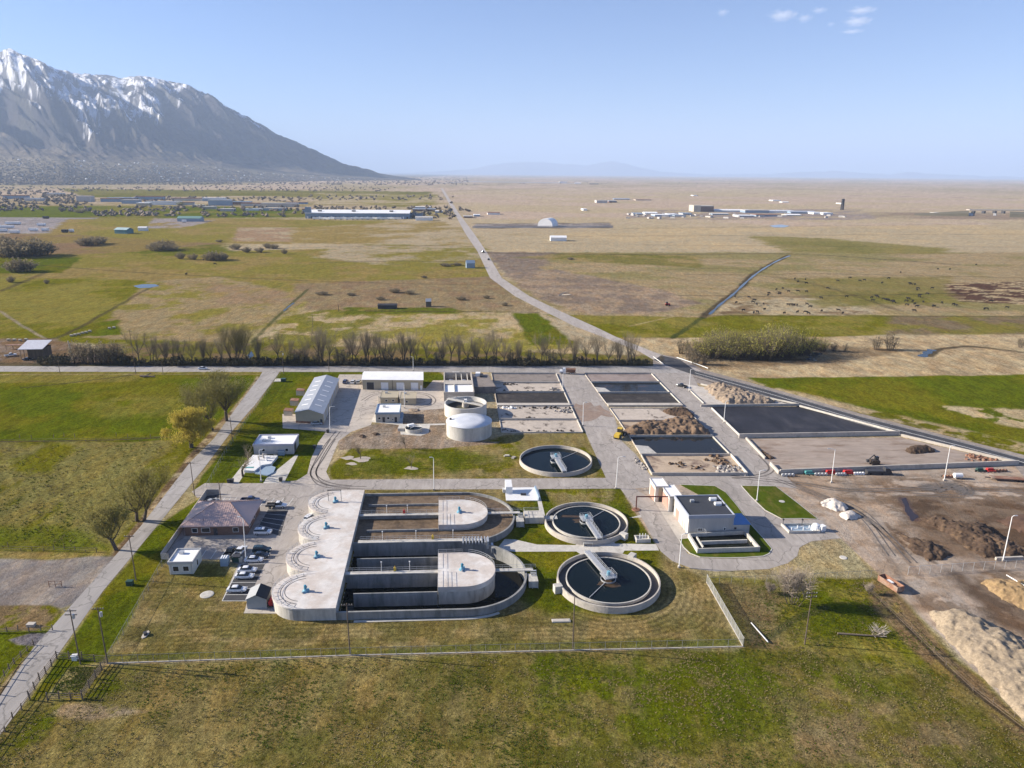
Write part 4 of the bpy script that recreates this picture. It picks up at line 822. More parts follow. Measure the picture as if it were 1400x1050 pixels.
# ================================================================ digester tanks
def tank(c, r, h, lab, cover):
    c = Vector((c.x, c.y, 0)); t = thing('digester_tank', lab, 'tank', c, 0, 'digester tanks')
    if cover:
        MB().lathe([(r, -.2), (r, h)], c, 80).build('tank_wall', M_tank, t, True)
        MB().lathe([(0, h + .8), (r * .5, h + .44), (r + .12, h + .08), (r + .12, h - .12), (r - .05, h - .12)], c, 80).build('cone_roof', mat('tank_roof_paint', (.56, .58, .62), .35, .06, .5), t, True)
        MB().cbox(c + Vector((-r * .82, .5, h + .15)), .8, .8, .7).build('roof_hatch', M_darkm, t)
        rr = MB(); 
        for q in range(5): rr.tube(c + Vector((-r * .9 + q * .5, 1.6, h + .1)), c + Vector((-r * .9 + q * .5, 1.6, h + 1.1)), .04, n=4)
        rr.tube(c + Vector((-r * .9, 1.6, h + 1.1)), c + Vector((-r * .9 + 2, 1.6, h + 1.1)), .04, n=4); rr.build('handrail', M_railing, t)
    else:
        MB().lathe([(r, -.2), (r, h), (r - .45, h), (r - .45, .5)], c, 80).build('tank_wall', mat('pale_tank_concrete', (.58, .56, .52), .8, .08, .5), t)
        MB().disc((c.x, c.y, h - 2.0), r - .44, 64).build('sludge_surface', mat('scum_surface', (.05, .04, .028), .6, .3, .5, (.1, .1, .05), .3, 2), t)
        d = Vector((.86, -.5, 0)).normalized(); n = Vector((-d.y, d.x, 0)); mb = MB(); mb.box(c - d * (r + .3) - n * .9 + EZ * (h + .05), d * (2 * r + .6), n * 1.8, EZ * .3)
        b = mb.build('bridge', M_concW, t); rr = MB()
        for s in (-.85, .85):
            rr.tube(c - d * r + n * s + EZ * (h + 1.35), c + d * r + n * s + EZ * (h + 1.35), .05, n=4)
            for q in range(9): p = c - d * r + d * (2 * r * q / 8) + n * s + EZ * (h + .3); rr.tube(p, p + EZ * 1.05, .04, n=4)
        rr.build('handrail', M_railing, b)
        MB().cbox(c - n * .0 + EZ * (h + .36), 1.2, 1.2, 1.0).build('drive_unit', M_white, t)
        MB().tube(c - d * .2 + EZ * (h - 2.0), c + EZ * (h - .1), 1.4, n=16).build('centre_column', M_conc, t)
ha = G(610.3, 575, 5.4); hb = G(672.3, 575.4, 5.4); tank((ha + hb) / 2, (hb - ha).length / 2, 5.4, 'round grey concrete tank with a shallow white cone roof', True)
ha = G(607.7, 550, 5.0); hb = G(665.3, 550.4, 5.0); tank((ha + hb) / 2, (hb - ha).length / 2, 5.0, 'round pale open-topped tank with a bridge across it', False)
# small package thickener
pk = thing('thickener_tank', 'small round open thickener tank with pipework beside the lab', 'tank', G(566, 590)); c = G(565.5, 589); r = pxw(565, 589, 12)
MB().lathe([(r * .93, -.05), (r, 1.5), (r - .2, 1.5), (r - .2, .6)], c, 40).build('tank_wall', M_tank, pk); MB().disc((c.x, c.y, .9), r - .19, 40).build('water', W_clar, pk)
MB().cbox(c + Vector((-1.2, 1.2, 1.5)), 2.6, 1.4, .9, .5).build('drive_unit', M_white, pk); MB().cbox(c + Vector((-r - 1.4, .6, 0)), 2.6, 2.6, 1.2, 0).build('pump_box', M_concW, pk)
mb = MB(); mb.tube(c + Vector((-r, .9, 1.9)), c + Vector((r, -.5, 1.9)), .15, n=8); mb.tube(c + Vector((-1, -1.5, 1.7)), c + Vector((.8, 1.5, 1.7)), .12, n=8); mb.build('pipe', M_white, pk)
# ================================================================ buildings
def face_box(mb, A, u, v, z, w, h, dep, U, N):
    """box proud of a wall: A wall origin, along U at u, height z"""
    return mb.box(A + U * u + EZ * z - N * .02, U * w, N * (dep + .02), EZ * h)
def window(A, U, N, u, z, w, h, parent, fm=None, name='window', pm=None):
    f = MB(); t = .09
    f.box(A + U * (u - t) + EZ * (z - t) - N * .02, U * (w + 2 * t), N * .08, EZ * t); f.box(A + U * (u - t) + EZ * (z + h) - N * .02, U * (w + 2 * t), N * .08, EZ * t)
    f.box(A + U * (u - t) + EZ * z - N * .02, U * t, N * .08, EZ * h); f.box(A + U * (u + w) + EZ * z - N * .02, U * t, N * .08, EZ * h)
    o = f.build(name, fm or M_white, parent); MB().box(A + U * u + EZ * z - N * .02, U * w, N * .05, EZ * h).build('pane' if name == 'window' else 'door_leaf', pm or M_dkglass, o); return o
def door(A, U, N, u, w, h, parent, m=None):
    d = MB().box(A + U * u + EZ * .02 - N * .02, U * w, N * .07, EZ * h).build('door', m or M_darkm, parent)
    MB().box(A + U * (u + w * .8) + EZ * 1.0 + N * .05, U * .12, N * .06, EZ * .12).build('handle', M_steel, d); return d
def flat_building(name, lab, cat, A, w, d, h, wm, rm, fasc=.6, fm=None, parapet=.35, U=EU, V=EV):
    A = Vector(A); t = thing(name, lab, cat, A + U * w / 2 + V * d / 2)
    MB().box(A - EZ * .1, U * w, V * d, EZ * (h - fasc + .1)).build('wall', wm, t)
    o = .18; B = A - U * o - V * o + EZ * (h - fasc); W, D = w + 2 * o, d + 2 * o; k = .28
    f = MB(); f.box(B, U * W, V * k, EZ * fasc); f.box(B + V * (D - k), U * W, V * k, EZ * fasc); f.box(B + V * k, U * k, V * (D - 2 * k), EZ * fasc); f.box(B + V * k + U * (W - k), U * k, V * (D - 2 * k), EZ * fasc)
    f.build('fascia', fm or M_greywall, t)
    MB().box(B + U * (k + .002) + V * (k + .002) + EZ * .03, U * (W - 2 * k - .004), V * (D - 2 * k - .004), EZ * (fasc - parapet - .03)).build('roof', rm, t)
    for q in (.35, w - .35): MB().tube(A + U * q - V * .07, A + U * q - V * .07 + EZ * (h - fasc), .05, n=5).build('downpipe', fm or M_greywall, t)
    if w > 5.5: MB().cbox(A + U * w * .3 + V * d * .7 + EZ * (h - parapet - .01), 1.1, .9, .7, .05).build('roof_unit', M_steel, t)
    return t
# long grey warehouse
A = G(404.8, 577.9); U0 = (G(442.5, 580.2) - A).normalized(); V0 = Vector((-math.sin(R(6.2)), math.cos(R(6.2)), 0)); w_, d_, h_ = 11.7, 50.6, 4.5
wh = thing('warehouse', 'long beige metal warehouse with a grey gabled roof and roof lights', 'building', A + U0 * w_ / 2 + V0 * d_ / 2)
b = [A, A + U0 * w_, A + U0 * w_ + V0 * d_, A + V0 * d_]; rg = [A + U0 * w_ / 2 + EZ * 6.0, A + U0 * w_ / 2 + V0 * d_ + EZ * 6.0]
mb = MB(); up = [p + EZ * h_ for p in b]; mb.add([*b, *up, *rg], [(0, 1, 5, 8, 4), (1, 2, 6, 5), (2, 3, 7, 9, 6), (3, 0, 4, 7), (3, 2, 1, 0)]); mb.build('wall', M_beige, wh)
RF = mat('grey_metal_roof', (.40, .42, .45), .4, .05, 1, metal=.2)
o1, o2 = U0 * .35, V0 * .4; ov = .14
mb = MB()
for s, (e0, e1) in ((1, (up[0] - o1 - o2 - EZ * ov, up[3] - o1 + o2 - EZ * ov)), (-1, (up[1] + o1 - o2 - EZ * ov, up[2] + o1 + o2 - EZ * ov))):
    q = [e0, rg[0] - o2, rg[1] + o2, e1]; mb.hexa([p + EZ * .03 for p in q], [p + EZ * .18 for p in q])
rf = mb.build('roof', RF, wh)
for k in range(6):
    for s in (-1, 1):
        f = (.14 + k * .135); mp = rg[0].lerp(rg[1], f) + U0 * s * 1.6; z1 = 6.0 - 1.5 * 1.6 / 5.85; z2 = 6.0 - 1.5 * 4.2 / 5.85
        a0 = rg[0].lerp(rg[1], f); P_ = [a0 + U0 * s * 1.5, a0 + U0 * s * 4.4, a0 + U0 * s * 4.4 + V0 * .9, a0 + U0 * s * 1.5 + V0 * .9]
        for p, zz in zip(P_, (1.5, 4.4, 4.4, 1.5)): p.z = 6.0 - 1.5 * zz / 5.85 + .2
        MB().hexa(P_, [p + EZ * .05 for p in P_]).build('skylight', M_whiteroof, rf)
MB().box(A - U0 * .03 - V0 * .06, U0 * (w_ + .06), V0 * .05, EZ * .9).build('base_band', M_rust, wh)
for k in range(7): face_u = 2.5 + k * 6.8; MB().box(A + U0 * (w_ - .02) + V0 * face_u, U0 * .08, V0 * 4.2, EZ * 3.6).build('bay_door', M_greywall, wh)
door(A, U0, -V0, 10.4, 1.0, 2.1, wh)
mb = MB()
for k in range(3):
    p = G(399 + k * 8, 569 - k * 14) - U0 * 3.5; sh = thing('lean_to_bay', f'rusty roofed storage bay beside the warehouse, {["nearest", "middle", "farthest"][k]} of three', 'storage bay', p)
    for q in (0, 3.3): MB().box(p + V0 * q, U0 * 3.8, V0 * .2, EZ * 2.2).build('side_wall', M_conc, sh)
    MB().box(p + EZ * 2.2 - V0 * .1, U0 * 3.8, V0 * 3.7, EZ * .12).build('roof', M_rust, sh)
# garage with four bay doors
A = G(496, 532.5); U1 = (G(578.5, 533) - A).normalized(); V1 = Vector((-math.sin(R(7)), math.cos(R(7)), 0)); w_ = (G(578.5, 533) - A).length
ga = thing('garage', 'wide garage with a white roof and four bay doors, the left one open', 'building', A + U1 * w_ / 2 + V1 * 7)
b = [A, A + U1 * w_, A + U1 * w_ + V1 * 14, A + V1 * 14]; tp = [b[0] + EZ * 4.8, b[1] + EZ * 4.8, b[2] + EZ * 4.8, b[3] + EZ * 4.8]; r0 = A + V1 * 7 + EZ * 5.9; r1 = r0 + U1 * w_
MB().add([*b, *tp, r0, r1], [(0, 1, 5, 4), (1, 2, 6, 9, 5), (2, 3, 7, 6), (3, 0, 4, 8, 7), (3, 2, 1, 0)]).build('wall', M_beige, ga)
mb = MB(); o1 = U1 * .3; o2 = V1 * .35
for e0, e1 in ((tp[0] - o1 - o2, tp[1] + o1 - o2), (tp[3] - o1 + o2, tp[2] + o1 + o2)):
    q = [e0 - EZ * .05, e1 - EZ * .05, r1 + o1, r0 - o1]; mb.hexa([p + EZ * .02 for p in q], [p + EZ * .16 for p in q])
mb.build('roof', M_whiteroof, ga)
for u, m in ((2.0, M_darkm), (8.7, M_white), (15.9, M_white), (22.7, M_white)):
    o = MB().box(A + U1 * u - V1 * .06, U1 * 3.3, V1 * .05, EZ * 3.5).build('bay_door', m, ga)
    fr = MB(); fr.box(A + U1 * (u - .15) - V1 * .09, U1 * .15, V1 * .09, EZ * 3.65); fr.box(A + U1 * (u + 3.3) - V1 * .09, U1 * .15, V1 * .09, EZ * 3.65); fr.build('door_frame', M_greywall, o)
MB().tube(A + U1 * 14 - V1 * .1, A + U1 * 14 - V1 * .1 + EZ * 4.7, .1, n=6).build('downpipe', M_darkm, ga)
door(A, U1, -V1, 27.0, .9, 2.1, ga, M_white)
# lab with flat white roof
A = G(514, 577.5); lab = flat_building('laboratory', 'small cream control building with a white flat roof and blue fascia', 'building', A, 9.6, 11.2, 4.3, M_cream, M_whiteroof, .85, M_bluew)
for u in (1.0, 4.6): window(A, EU, -EV, u, 1.3, .9, .9, lab)
door(A, EU, -EV, 2.7, 1.0, 2.2, lab); door(A, EU, -EV, 7.6, 1.0, 2.2, lab); window(A, EU, -EV, 6.6, 1.0, .5, .5, lab)
MB().box(A + EU * 9.62 - EV * .1, EU * 1.2, EV * 8, EZ * 1.6).build('side_wing', M_bluew, lab)
# twin tan pump houses
A = G(520, 552); t = flat_building('pump_house', 'low tan pump house with a flat tan roof, left of a pair', 'building', A, 7.6, 9.5, 2.9, M_beige, M_beige, .3, M_beige, .1)
window(A, EU, -EV, 2.2, 1.0, .9, .8, t); window(A, EU, -EV, 5.2, 1.0, .9, .8, t)
MB().tube(A + EU * -.6 + EV * .3, A + EU * -.6 + EV * .3 + EZ * 3.6, .25, n=8).build('vent_stack', M_cream, t)
A = G(547, 553.5); t = flat_building('pump_house', 'low tan pump house with a flat tan roof, right of a pair', 'building', A, 6.9, 9.5, 3.0, M_beige, M_beige, .3, M_beige, .1)
window(A, EU, -EV, 2.5, 1.0, .9, .8, t); 
# white blower building
A = G(347.5, 621.5); U2 = EU; bl = flat_building('blower_building', 'white building with a flat white roof beside the leaning concrete drive', 'building', A, 14.1, 9.9, 4.0, M_greywall, M_whiteroof, .75, mat('lilac_fascia', (.40, .40, .47), .7, .05, 1))
for u in (2.9, 11.2): window(A, EU, -EV, u, 1.2, 1.0, 1.0, bl)
door(A + EU * 14.1, EV, EU, 1.5, 3.2, 3.0, bl, M_darkm)
MB().box(A + EU * 8.8 - EV * 1.3, EU * 2.2, EV * 1.25, EZ * 1.6).build('cabinet', M_bluew, bl)
for q in (0, 1.7): MB().cbox(A + EU * (3.0 + q) + EV * 4 + EZ * 3.65, 1.2, 1.4, .6, .1).build('roof_vent', M_steel, bl)
# open tank with white slab in front of it
sl_ = thing('wet_well', 'white topped wet well with pipes and railings in front of the white building', 'wet well', G(368, 640)); 
pts = [G(*p).xy for p in [(333.5, 646), (346, 625), (380, 626), (371, 637), (358, 639), (348, 647)]]
MB().prism(pts, -.1, .9).build('slab', mat('white_slab', (.70, .70, .70), .6, .05, 1), sl_)
pts = [G(*p).xy for p in [(348.5, 648), (358, 639.6), (371, 637.6), (377, 640), (374, 647), (366, 651)]]; MB().prism(pts, -.1, .35).build('pit_cover', M_bluew, sl_)
mb = MB()
for k in range(6): p = G(353 + k * 4.4, 630) + EZ * .9; mb.tube(p, p + EZ * 1.1, .04, n=4); 
mb.tube(G(353, 630) + EZ * 2, G(375, 630) + EZ * 2, .04, n=4); mb.tube(G(353, 630) + EZ * 1.5, G(375, 630) + EZ * 1.5, .04, n=4); mb.build('handrail', M_railing, sl_)
for k, (x, y) in enumerate([(354.5, 632), (360.5, 629), (365, 633)]): p = G(x, y) + EZ * .8; MB().tube(p, p + EZ * 1.6, .3, n=10).tube(p + EZ * 1.4, p + EZ * 1.4 + EU * 1.2, .2, n=8).build('pump', M_conc if k < 2 else M_white, sl_)
for k in range(3): p = G(376 - k * 1.2, 623 + k * 4) + EZ * .3; MB().tube(p, p + EZ * 1.3, .05, n=4).tube(p + EZ * 1.3, p + EZ * 1.3 + EU * 1.2, .05, n=4).build('hoop_rail', M_steel, sl_)
MB().cbox(G(339, 642.5) + EZ * .9, 4, 1.0, .06, .05).build('hatch', M_teal, sl_)
# office with hip roof
A = G(253.7, 732.6); ow, od, oh = 17.0, 14.6, 3.3
of = thing('office', 'brick office with a pinkish brown hipped metal roof', 'building', A + EU * ow / 2 + EV * od / 2)
MB().box(A - EZ * .1, EU * ow, EV * od, EZ * (oh + .1)).build('wall', M_brick, of)
o = .9; e = [A + EU * a + EV * b + EZ * oh for a, b in ((-o, -o), (ow + o, -o), (ow + o, od + o), (-o, od + o))]; r0 = A + EU * 6.4 + EV * od * .55 + EZ * (oh + 3.0); r1 = A + EU * 10.6 + EV * od * .55 + EZ * (oh + 3.0)
RFP = mat('ribbed_pink_roof', (.52, .375, .33), .4, .05, 1); nt_ = RFP.node_tree
mb = MB(); lo = [p - EZ * .22 for p in e]; mb.add([*e, r0, r1, *lo], [(0, 1, 5, 4), (1, 2, 5), (2, 3, 4, 5), (3, 0, 4), (0, 6, 7, 1), (1, 7, 8, 2), (2, 8, 9, 3), (3, 9, 6, 0), (6, 9, 8, 7)]); rf = mb.build('roof', RFP, of)
rb = MB()
for i in range(1, 30):
    f = i / 30; base = e[0].lerp(e[1], f); uu = f * (ow + 2 * o)
    k = min(1, uu / (6.4 + o)) if uu < 6.4 + o else (1 if uu < 10.6 + o else (ow + 2 * o - uu) / (ow + o - 10.6)); topp = base + (EV * (od * .55 + o) + EZ * 3.0) * max(.03, k)
    rb.tube(base + EZ * .02, topp + EZ * .02, .04, n=4, cap=False)
    topp2 = e[3].lerp(e[2], f) + (-EV * (od * .45 + o) + EZ * 3.0) * max(.03, k); rb.tube(e[3].lerp(e[2], f) + EZ * .02, topp2 + EZ * .02, .04, n=4, cap=False)
rb.build('roof_rib', RFP, rf)
MB().tube(e[0], r0, .07, n=5).tube(e[1], r1, .07, n=5).tube(e[2], r1, .07, n=5).tube(e[3], r0, .07, n=5).tube(r0, r1, .07, n=5).build('hip_cap', M_rust, rf)
for u, v, zz in ((5, 1.2, .62), (13, 4.2, 1.35)): p = A + EU * u + EV * v + EZ * (oh + zz); MB().tube(p, p + EZ * .9, .06, n=5).build('roof_vent', M_darkm, rf)
window(A, EU, -EV, 2.0, 1.0, 1.4, 1.2, of); window(A, EU, -EV, 4.6, 1.0, 2.2, 1.3, of); door(A, EU, -EV, 7.8, 1.1, 2.2, of); window(A, EU, -EV, 13.2, 1.0, 1.4, 1.2, of)
for v in (2.5, 7.5): window(A + EU * ow, EV, EU, v, 1.0, 1.6, 1.2, of)
# courtyard wall round the office
cw = thing('courtyard_wall', 'low concrete wall enclosing the office yard beside the road', 'wall', G(250, 720))
MB().strip([G(300, 675.5).xy, G(283, 675.5).xy, G(221, 764).xy, G(231, 765).xy], .22, -.1, 1.7).build('wall_run', M_conc, cw)
fr = thing('entrance_frame', 'white pipe gate frame beside the parking entrance', 'gate', G(283, 673)); p0, p1 = G(278.5, 674), G(288, 674)
MB().tube(p0, p0 + EZ * 2.2, .06, n=5).tube(p1, p1 + EZ * 2.2, .06, n=5).build('post', M_railing, fr); MB().tube(p0 + EZ * 2.2, p1 + EZ * 2.2, .06, n=5).build('crossbar', M_railing, fr)
# small white building
A = G(232.2, 785.3); sm = flat_building('chlorine_building', 'small white block building with a white flat roof and two front windows', 'building', A, 5.9, 6.6, 3.6, mat('white_block_wall', (.56, .55, .50), .8, .05, 1), M_whiteroof, .65, mat('grey_parapet', (.42, .42, .42), .7, .05, 1))
for u in (1.0, 3.5): window(A, EU, -EV, u, .9, 1.35, 1.3, sm)
window(A + EU * 5.9, EV, EU, 2.8, .6, .9, 1.6, sm)
# shed with black slope
A = G(338.3, 832.8); sh = thing('storage_shed', 'grey metal shed with one black roof slope beside the red tank', 'shed', A + EU * 2.2 + EV * 2); b = [A, A + EU * 4.5, A + EU * 4.5 + EV * 4.6, A + EV * 4.6]; up = [p + EZ * 2.5 for p in b]; r0 = A + EU * 2.25 + EZ * 3.7; r1 = r0 + EV * 4.6
MB().add([*b, *up, r0, r1], [(0, 1, 5, 8, 4), (1, 2, 6, 5), (2, 3, 7, 9, 6), (3, 0, 4, 7), (3, 2, 1, 0)]).build('wall', mat('grey_shed_wall', (.30, .32, .33), .6, .06, 1), sh)
mb = MB(); q = [up[0] - EU * .2 - EV * .2, r0 - EV * .2, r1 + EV * .2, up[3] - EU * .2 + EV * .2]; mb.hexa([p + EZ * .02 for p in q], [p + EZ * .14 for p in q]); mb.build('roof', mat('grey_shed_roof', (.36, .37, .38), .5, .05, 1), sh)
mb = MB(); q = [r0 - EV * .2 + EU * .001, up[1] + EU * .2 - EV * .2, up[2] + EU * .2 + EV * .2, r1 + EV * .2 + EU * .001]; mb.hexa([p + EZ * .02 for p in q], [p + EZ * .14 for p in q]); mb.build('roof_slope', mat('black_roof', (.025, .025, .028), .6, .1, 1), sh)
tag(MB().prism([G(*p).xy for p in [(333, 838.5), (339, 829), (384, 829), (384, 839)]], -.05, .05).build('shed_slab', M_conc), 'concrete slab under the grey shed and red tank', 'slab')
# dewatering building
A = G(940, 732); dw = flat_building('dewatering_building', 'large white block building with a dark flat roof and two roof vents', 'building', A, 12.9, 12.8, 6.3, M_greywall, mat('dark_membrane_roof', (.045, .05, .062), .8, .12, .4, bumpv=.1), 1.05, mat('blue_grey_fascia', (.33, .36, .43), .6, .05, 1), .3)
for u in (2.9, 3.5): window(A, EU, -EV, u, 1.3, .5, .9, dw)
window(A, EU, -EV, 10.3, 1.5, .45, .7, dw)
for v in (2.5, 4.6): MB().box(A - EU * .08 + EV * v, EU * .07, EV * 1.0, EZ * 2.2).build('door', M_cream, dw)
MB().box(A - EU * .08 + EV * 8.4, EU * .07, EV * 2.4, EZ * 3.2).build('roller_door', M_pink, dw)
for k, (u, v) in enumerate(((10.8, 9.8), (11.2, 6.8))): MB().cbox(A + EU * (u - .5) + EV * v + EZ * 5.85, 1.9, 1.2, .8, R(3)).tube(A + EU * (u - 1.4) + EV * v + EZ * 6.6, A + EU * (u + .5) + EV * v + EZ * 6.6, .38, n=10).build('roof_vent', M_white, dw)
for i in (1, 2, 3): MB().box(A + EU * 3.2 * i + EV * .3 + EZ * 5.958, EU * .06, EV * 12.2, EZ * .02).build('roof_seam', M_greywall, dw)
A2 = A + EU * 12.92 + EV * .3; an = MB().box(A2, EU * 4.9, EV * 6.4, EZ * 2.9).build('annex', M_greywall, dw); MB().box(A2 + EZ * 2.9 - EV * .15, EU * 5.1, EV * 6.7, EZ * .22).build('annex_roof', mat('bright_blue_roof', (.06, .20, .45), .4, .08, 1), an); MB().box(A2 + EU * .5 + EV * -.08 + EZ * 1.5, EU * .6, EV * .07, EZ * .6).build('vent_grille', M_darkm, an)
# open contact basin in front of it
P = [G(940, 735.5), G(952.9, 757), G(1038.6, 754.5), G(1019, 731.5)]; cb = thing('contact_basin', 'open rectangular concrete contact basin with a dividing wall beside the dark-roofed building', 'basin', (P[0] + P[2]) / 2)
def inset(P, d): c = sum(P, Vector((0, 0, 0))) / len(P); return [p + (c - p).normalized() * d for p in P]
zc = 1.5; mb = MB()
for i in range(4): a, b = P[i], P[(i + 1) % 4]; Q = inset(P, .55); mb.hexa([a, b, Q[(i + 1) % 4], Q[i]], [p + EZ * (zc + (.0)) for p in (a, b, Q[(i + 1) % 4], Q[i])])
mb.build('basin_wall', M_concW, cb); Q = inset(P, .56); MB().poly([p + EZ * .35 for p in Q]).build_raw('basin_floor', W_dark, cb)
a = P[0].lerp(P[1], .52) + (P[3] - P[0]) * .14; bq = P[3].lerp(P[2], .52) - (P[3] - P[0]) * .1; MB().strip([a.xy, bq.xy], .4, .2, 1.35).build('divider', M_concW, cb); a2 = P[0].lerp(P[1], .86) + (P[3] - P[0]) * .12; MB().strip([a2.xy, (P[0].lerp(P[1], .2) + (P[3] - P[0]) * .12).xy], .35, .2, 1.35).build('divider', M_concW, cb)
mb = MB(); q0 = P[0] + (P[3] - P[0]) * .12 + EZ * 1.5
for a, b in ((0, 0), (2.6, 0), (2.6, -1.6), (0, -1.6)): mb.tube(q0 + EU * a + EV * b, q0 + EU * a + EV * b + EZ * 1.2, .05, n=4)
for q in (.6, 1.2): mb.tube(q0 + EZ * q, q0 + EU * 2.6 + EZ * q, .04, n=4); mb.tube(q0 + EU * 2.6 + EZ * q, q0 + EU * 2.6 - EV * 1.6 + EZ * q, .04, n=4); mb.tube(q0 - EV * 1.6 + EZ * q, q0 + EU * 2.6 - EV * 1.6 + EZ * q, .04, n=4)
mb.build('handrail', M_railing, cb)
# pair of white loading kiosks
for (px_, py_, w_, d_, h_, lb) in ((895, 686.5, 4.0, 6.2, 5.4, 'tall white truck loading bay with a salmon door, the rear of two'), (914, 700, 3.9, 8.4, 5.2, 'tall white truck loading bay with a salmon door, the front of two')):
    A = G(px_, py_); k = flat_building('loading_bay', lb, 'building', A, w_, d_, h_, mat('warm_white_wall', (.60, .57, .52), .8, .05, 1), M_whiteroof, .35, M_greywall, .15)
    MB().box(A - EU * .08 + EV * .8, EU * .07, EV * (d_ - 1.8), EZ * 3.9).build('bay_door', M_pink, k)
    MB().box(A + EU * 1.2 - EV * .07, EU * 1.5, EV * .06, EZ * 2.1).build('louvre', M_darkm, k); MB().box(A + EU * 1.0 - EV * .06, EU * (w_ - 1.2), EV * .05, EZ * (h_ - .5)).build('panel', M_beige, k)
pp = thing('pipe_gantry', 'dark red overhead pipe gantry reaching across to the white loading bays', 'pipe', G(869.5, 697)); p0 = G(869.5, 697); p1 = G(913, 697)
MB().tube(p0, p0 + EZ * 4.5, .18, n=8).build('upright', M_pipe, pp); MB().tube(p0 + EZ * 4.4 - EU * .15, Vector((p1.x, p1.y, 4.4)), .2, n=8).build('pipe_run', M_pipe, pp)
MB().lathe([(0, .25), (1.2, .25), (1.3, 0)], p0, 20).build('footing', M_rust, pp)
# headworks
A = G(607, 548.5); hw = thing('headworks', 'concrete headworks block with open screening channels behind the open tank', 'building', A + EU * 7 + EV * 12)
W_, D_ = 13.6, 33.0; mb = MB(); hz = 4.2
mb.box(A, EU * W_, EV * .5, EZ * hz); mb.box(A + EV * .5, EU * .5, EV * (D_ - .5), EZ * hz); mb.box(A + EV * .5 + EU * (W_ - .5), EU * .5, EV * (D_ - .5), EZ * hz); mb.box(A + EV * D_, EU * W_, EV * .5, EZ * hz)
mb.build('wall', M_conc, hw)
MB().box(A + EU * .51 + EV * .51, EU * (W_ - 1.02), EV * 12.5, EZ * (hz - .6)).build('roof', M_whiteroof, hw)
MB().box(A + EU * 4.6 + EV * .6 + EZ * (hz - .59), EU * .35, EV * 12.2, EZ * .62).build('roof_divider', M_concW, hw)
MB().box(A + EU * .51 + EV * 13.1, EU * (W_ - 1.02), EV * 6, EZ * (hz - .05)).build('deck', M_conc, hw)
MB().box(A + EU * .51 + EV * 19.2, EU * (W_ - 1.02), EV * 13.7, EZ * 1.2).build('channel_floor', M_greybed, hw)
for u in (5.8, 8.4, 11.2): MB().box(A + EU * u + EV * 19.2 + EZ * 1.2, EU * .3, EV * 13.7, EZ * 2.4).build('channel_wall', M_concW, hw)
for u in (3.2, 9.4): MB().cbox(A + EU * u + EV * 21 + EZ * 1.2, 1.2, 1.2, 2.6).tube(A + EU * u + EV * 21 + EZ * 3.8, A + EU * (u + 1) + EV * 21 + EZ * 3.6, .3, n=8).build('screen_unit', M_steel, hw)
A3 = A + EU * (W_ + .02) + EV * 11; MB().prism([A3.xy, (A3 + EU * 10.4 + EV * .5).xy, (A3 + EU * 8 + EV * 22).xy, (A3 + EV * 22).xy], -.05, 3.2).build('annex', M_greybed, hw)
MB().cbox(A3 + EU * 3 + EV * 19 + EZ * 3.2, 2.2, 3.0, 1.6).build('cabinet', M_white, hw); MB().cbox(A3 + EU * 4.6 + EV * 17.8 + EZ * 3.2, 1.4, 4, 1.0).build('pump', M_darkm, hw)
MB().cbox(A + EU * 6 + EV * 34 + EZ * 0, 3.5, 1.4, 4.0, 0).build('sign_panel', M_white, hw)
# white upright equipment cabinet and its slab
P = [G(*p).xy for p in [(692, 685), (690, 667.5), (732.5, 667), (735.5, 685), (704, 685)]]; o = tag(MB().prism(P, -.02, .22).build('equipment_slab', mat('white_slab', (.7, .7, .7), .6)), 'bright white concrete slab beside the service road', 'slab')
wc = thing('filter_cabinet', 'tall white tilted cabinet standing on the white slab', 'cabinet', G(696, 674)); p0 = G(691.5, 675.5) + EZ * .22
MB().hexa([p0, p0 + EU * 2.2, p0 + EU * 2.2 + EV * 2.4, p0 + EV * 2.4], [p0 + EZ * 2.2, p0 + EU * 2.1 + EZ * 2.2, p0 + EU * 2.1 + EV * 4 + EZ * 3.0, p0 + EV * 4 + EZ * 3.0]).build('body', M_white, wc)
MB().box(p0 - EU * .9 + EV * .3, EU * .85, EV * 1.5, EZ * 1.2).build('side_pipe', M_railing, wc)
tag(MB().cbox(G(715.5, 677.5) + EZ * .22, 1.7, .8, .5).tube(G(713, 677.5) + EZ * .5, G(719, 677.5) + EZ * .5, .25, n=8).build('slab_pump', M_darkm), 'dark pump set on the white slab', 'pump')
tag(MB().strip([G(731.5, 669).xy, G(737.5, 685).xy], .5, 0, 1.3).build('low_wall', M_bluew), 'short blue grey wall at the right edge of the white slab', 'wall')
# open pump pit near the triangle lawn
pv = thing('pump_pit', 'open pump pit with white pipes beside the triangular lawn', 'pump pit', G(1095, 722)); P = [G(*p) for p in [(1067.5, 718.5), (1078.5, 729.5), (1121, 729), (1113, 718)]]; mb = MB(); Q = inset(P, .5)
for i in range(4): a, b = P[i], P[(i + 1) % 4]; mb.hexa([a, b, Q[(i + 1) % 4], Q[i]], [p + EZ * .75 for p in (a, b, Q[(i + 1) % 4], Q[i])])
mb.build('pit_wall', M_concW, pv); MB().poly([p + EZ * .1 for p in inset(P, .51)]).build_raw('pit_floor', M_bluew, pv)
for k in range(4): p = G(1082 + k * 8, 726 - (k % 2) * 3) + EZ * .1; MB().tube(p + EZ * .5, p + EU * 1.8 + EZ * .7, .16, n=8).tube(p, p + EZ * 1.0, .14, n=8).build('pipe', M_white, pv)
for x in (1070, 1096): p = G(x, 719.5); MB().tube(p, p + EZ * 2.0, .09, n=6).cbox(p + EZ * 2.0, .4, .4, .4).build('gate_post', M_darkm, pv)
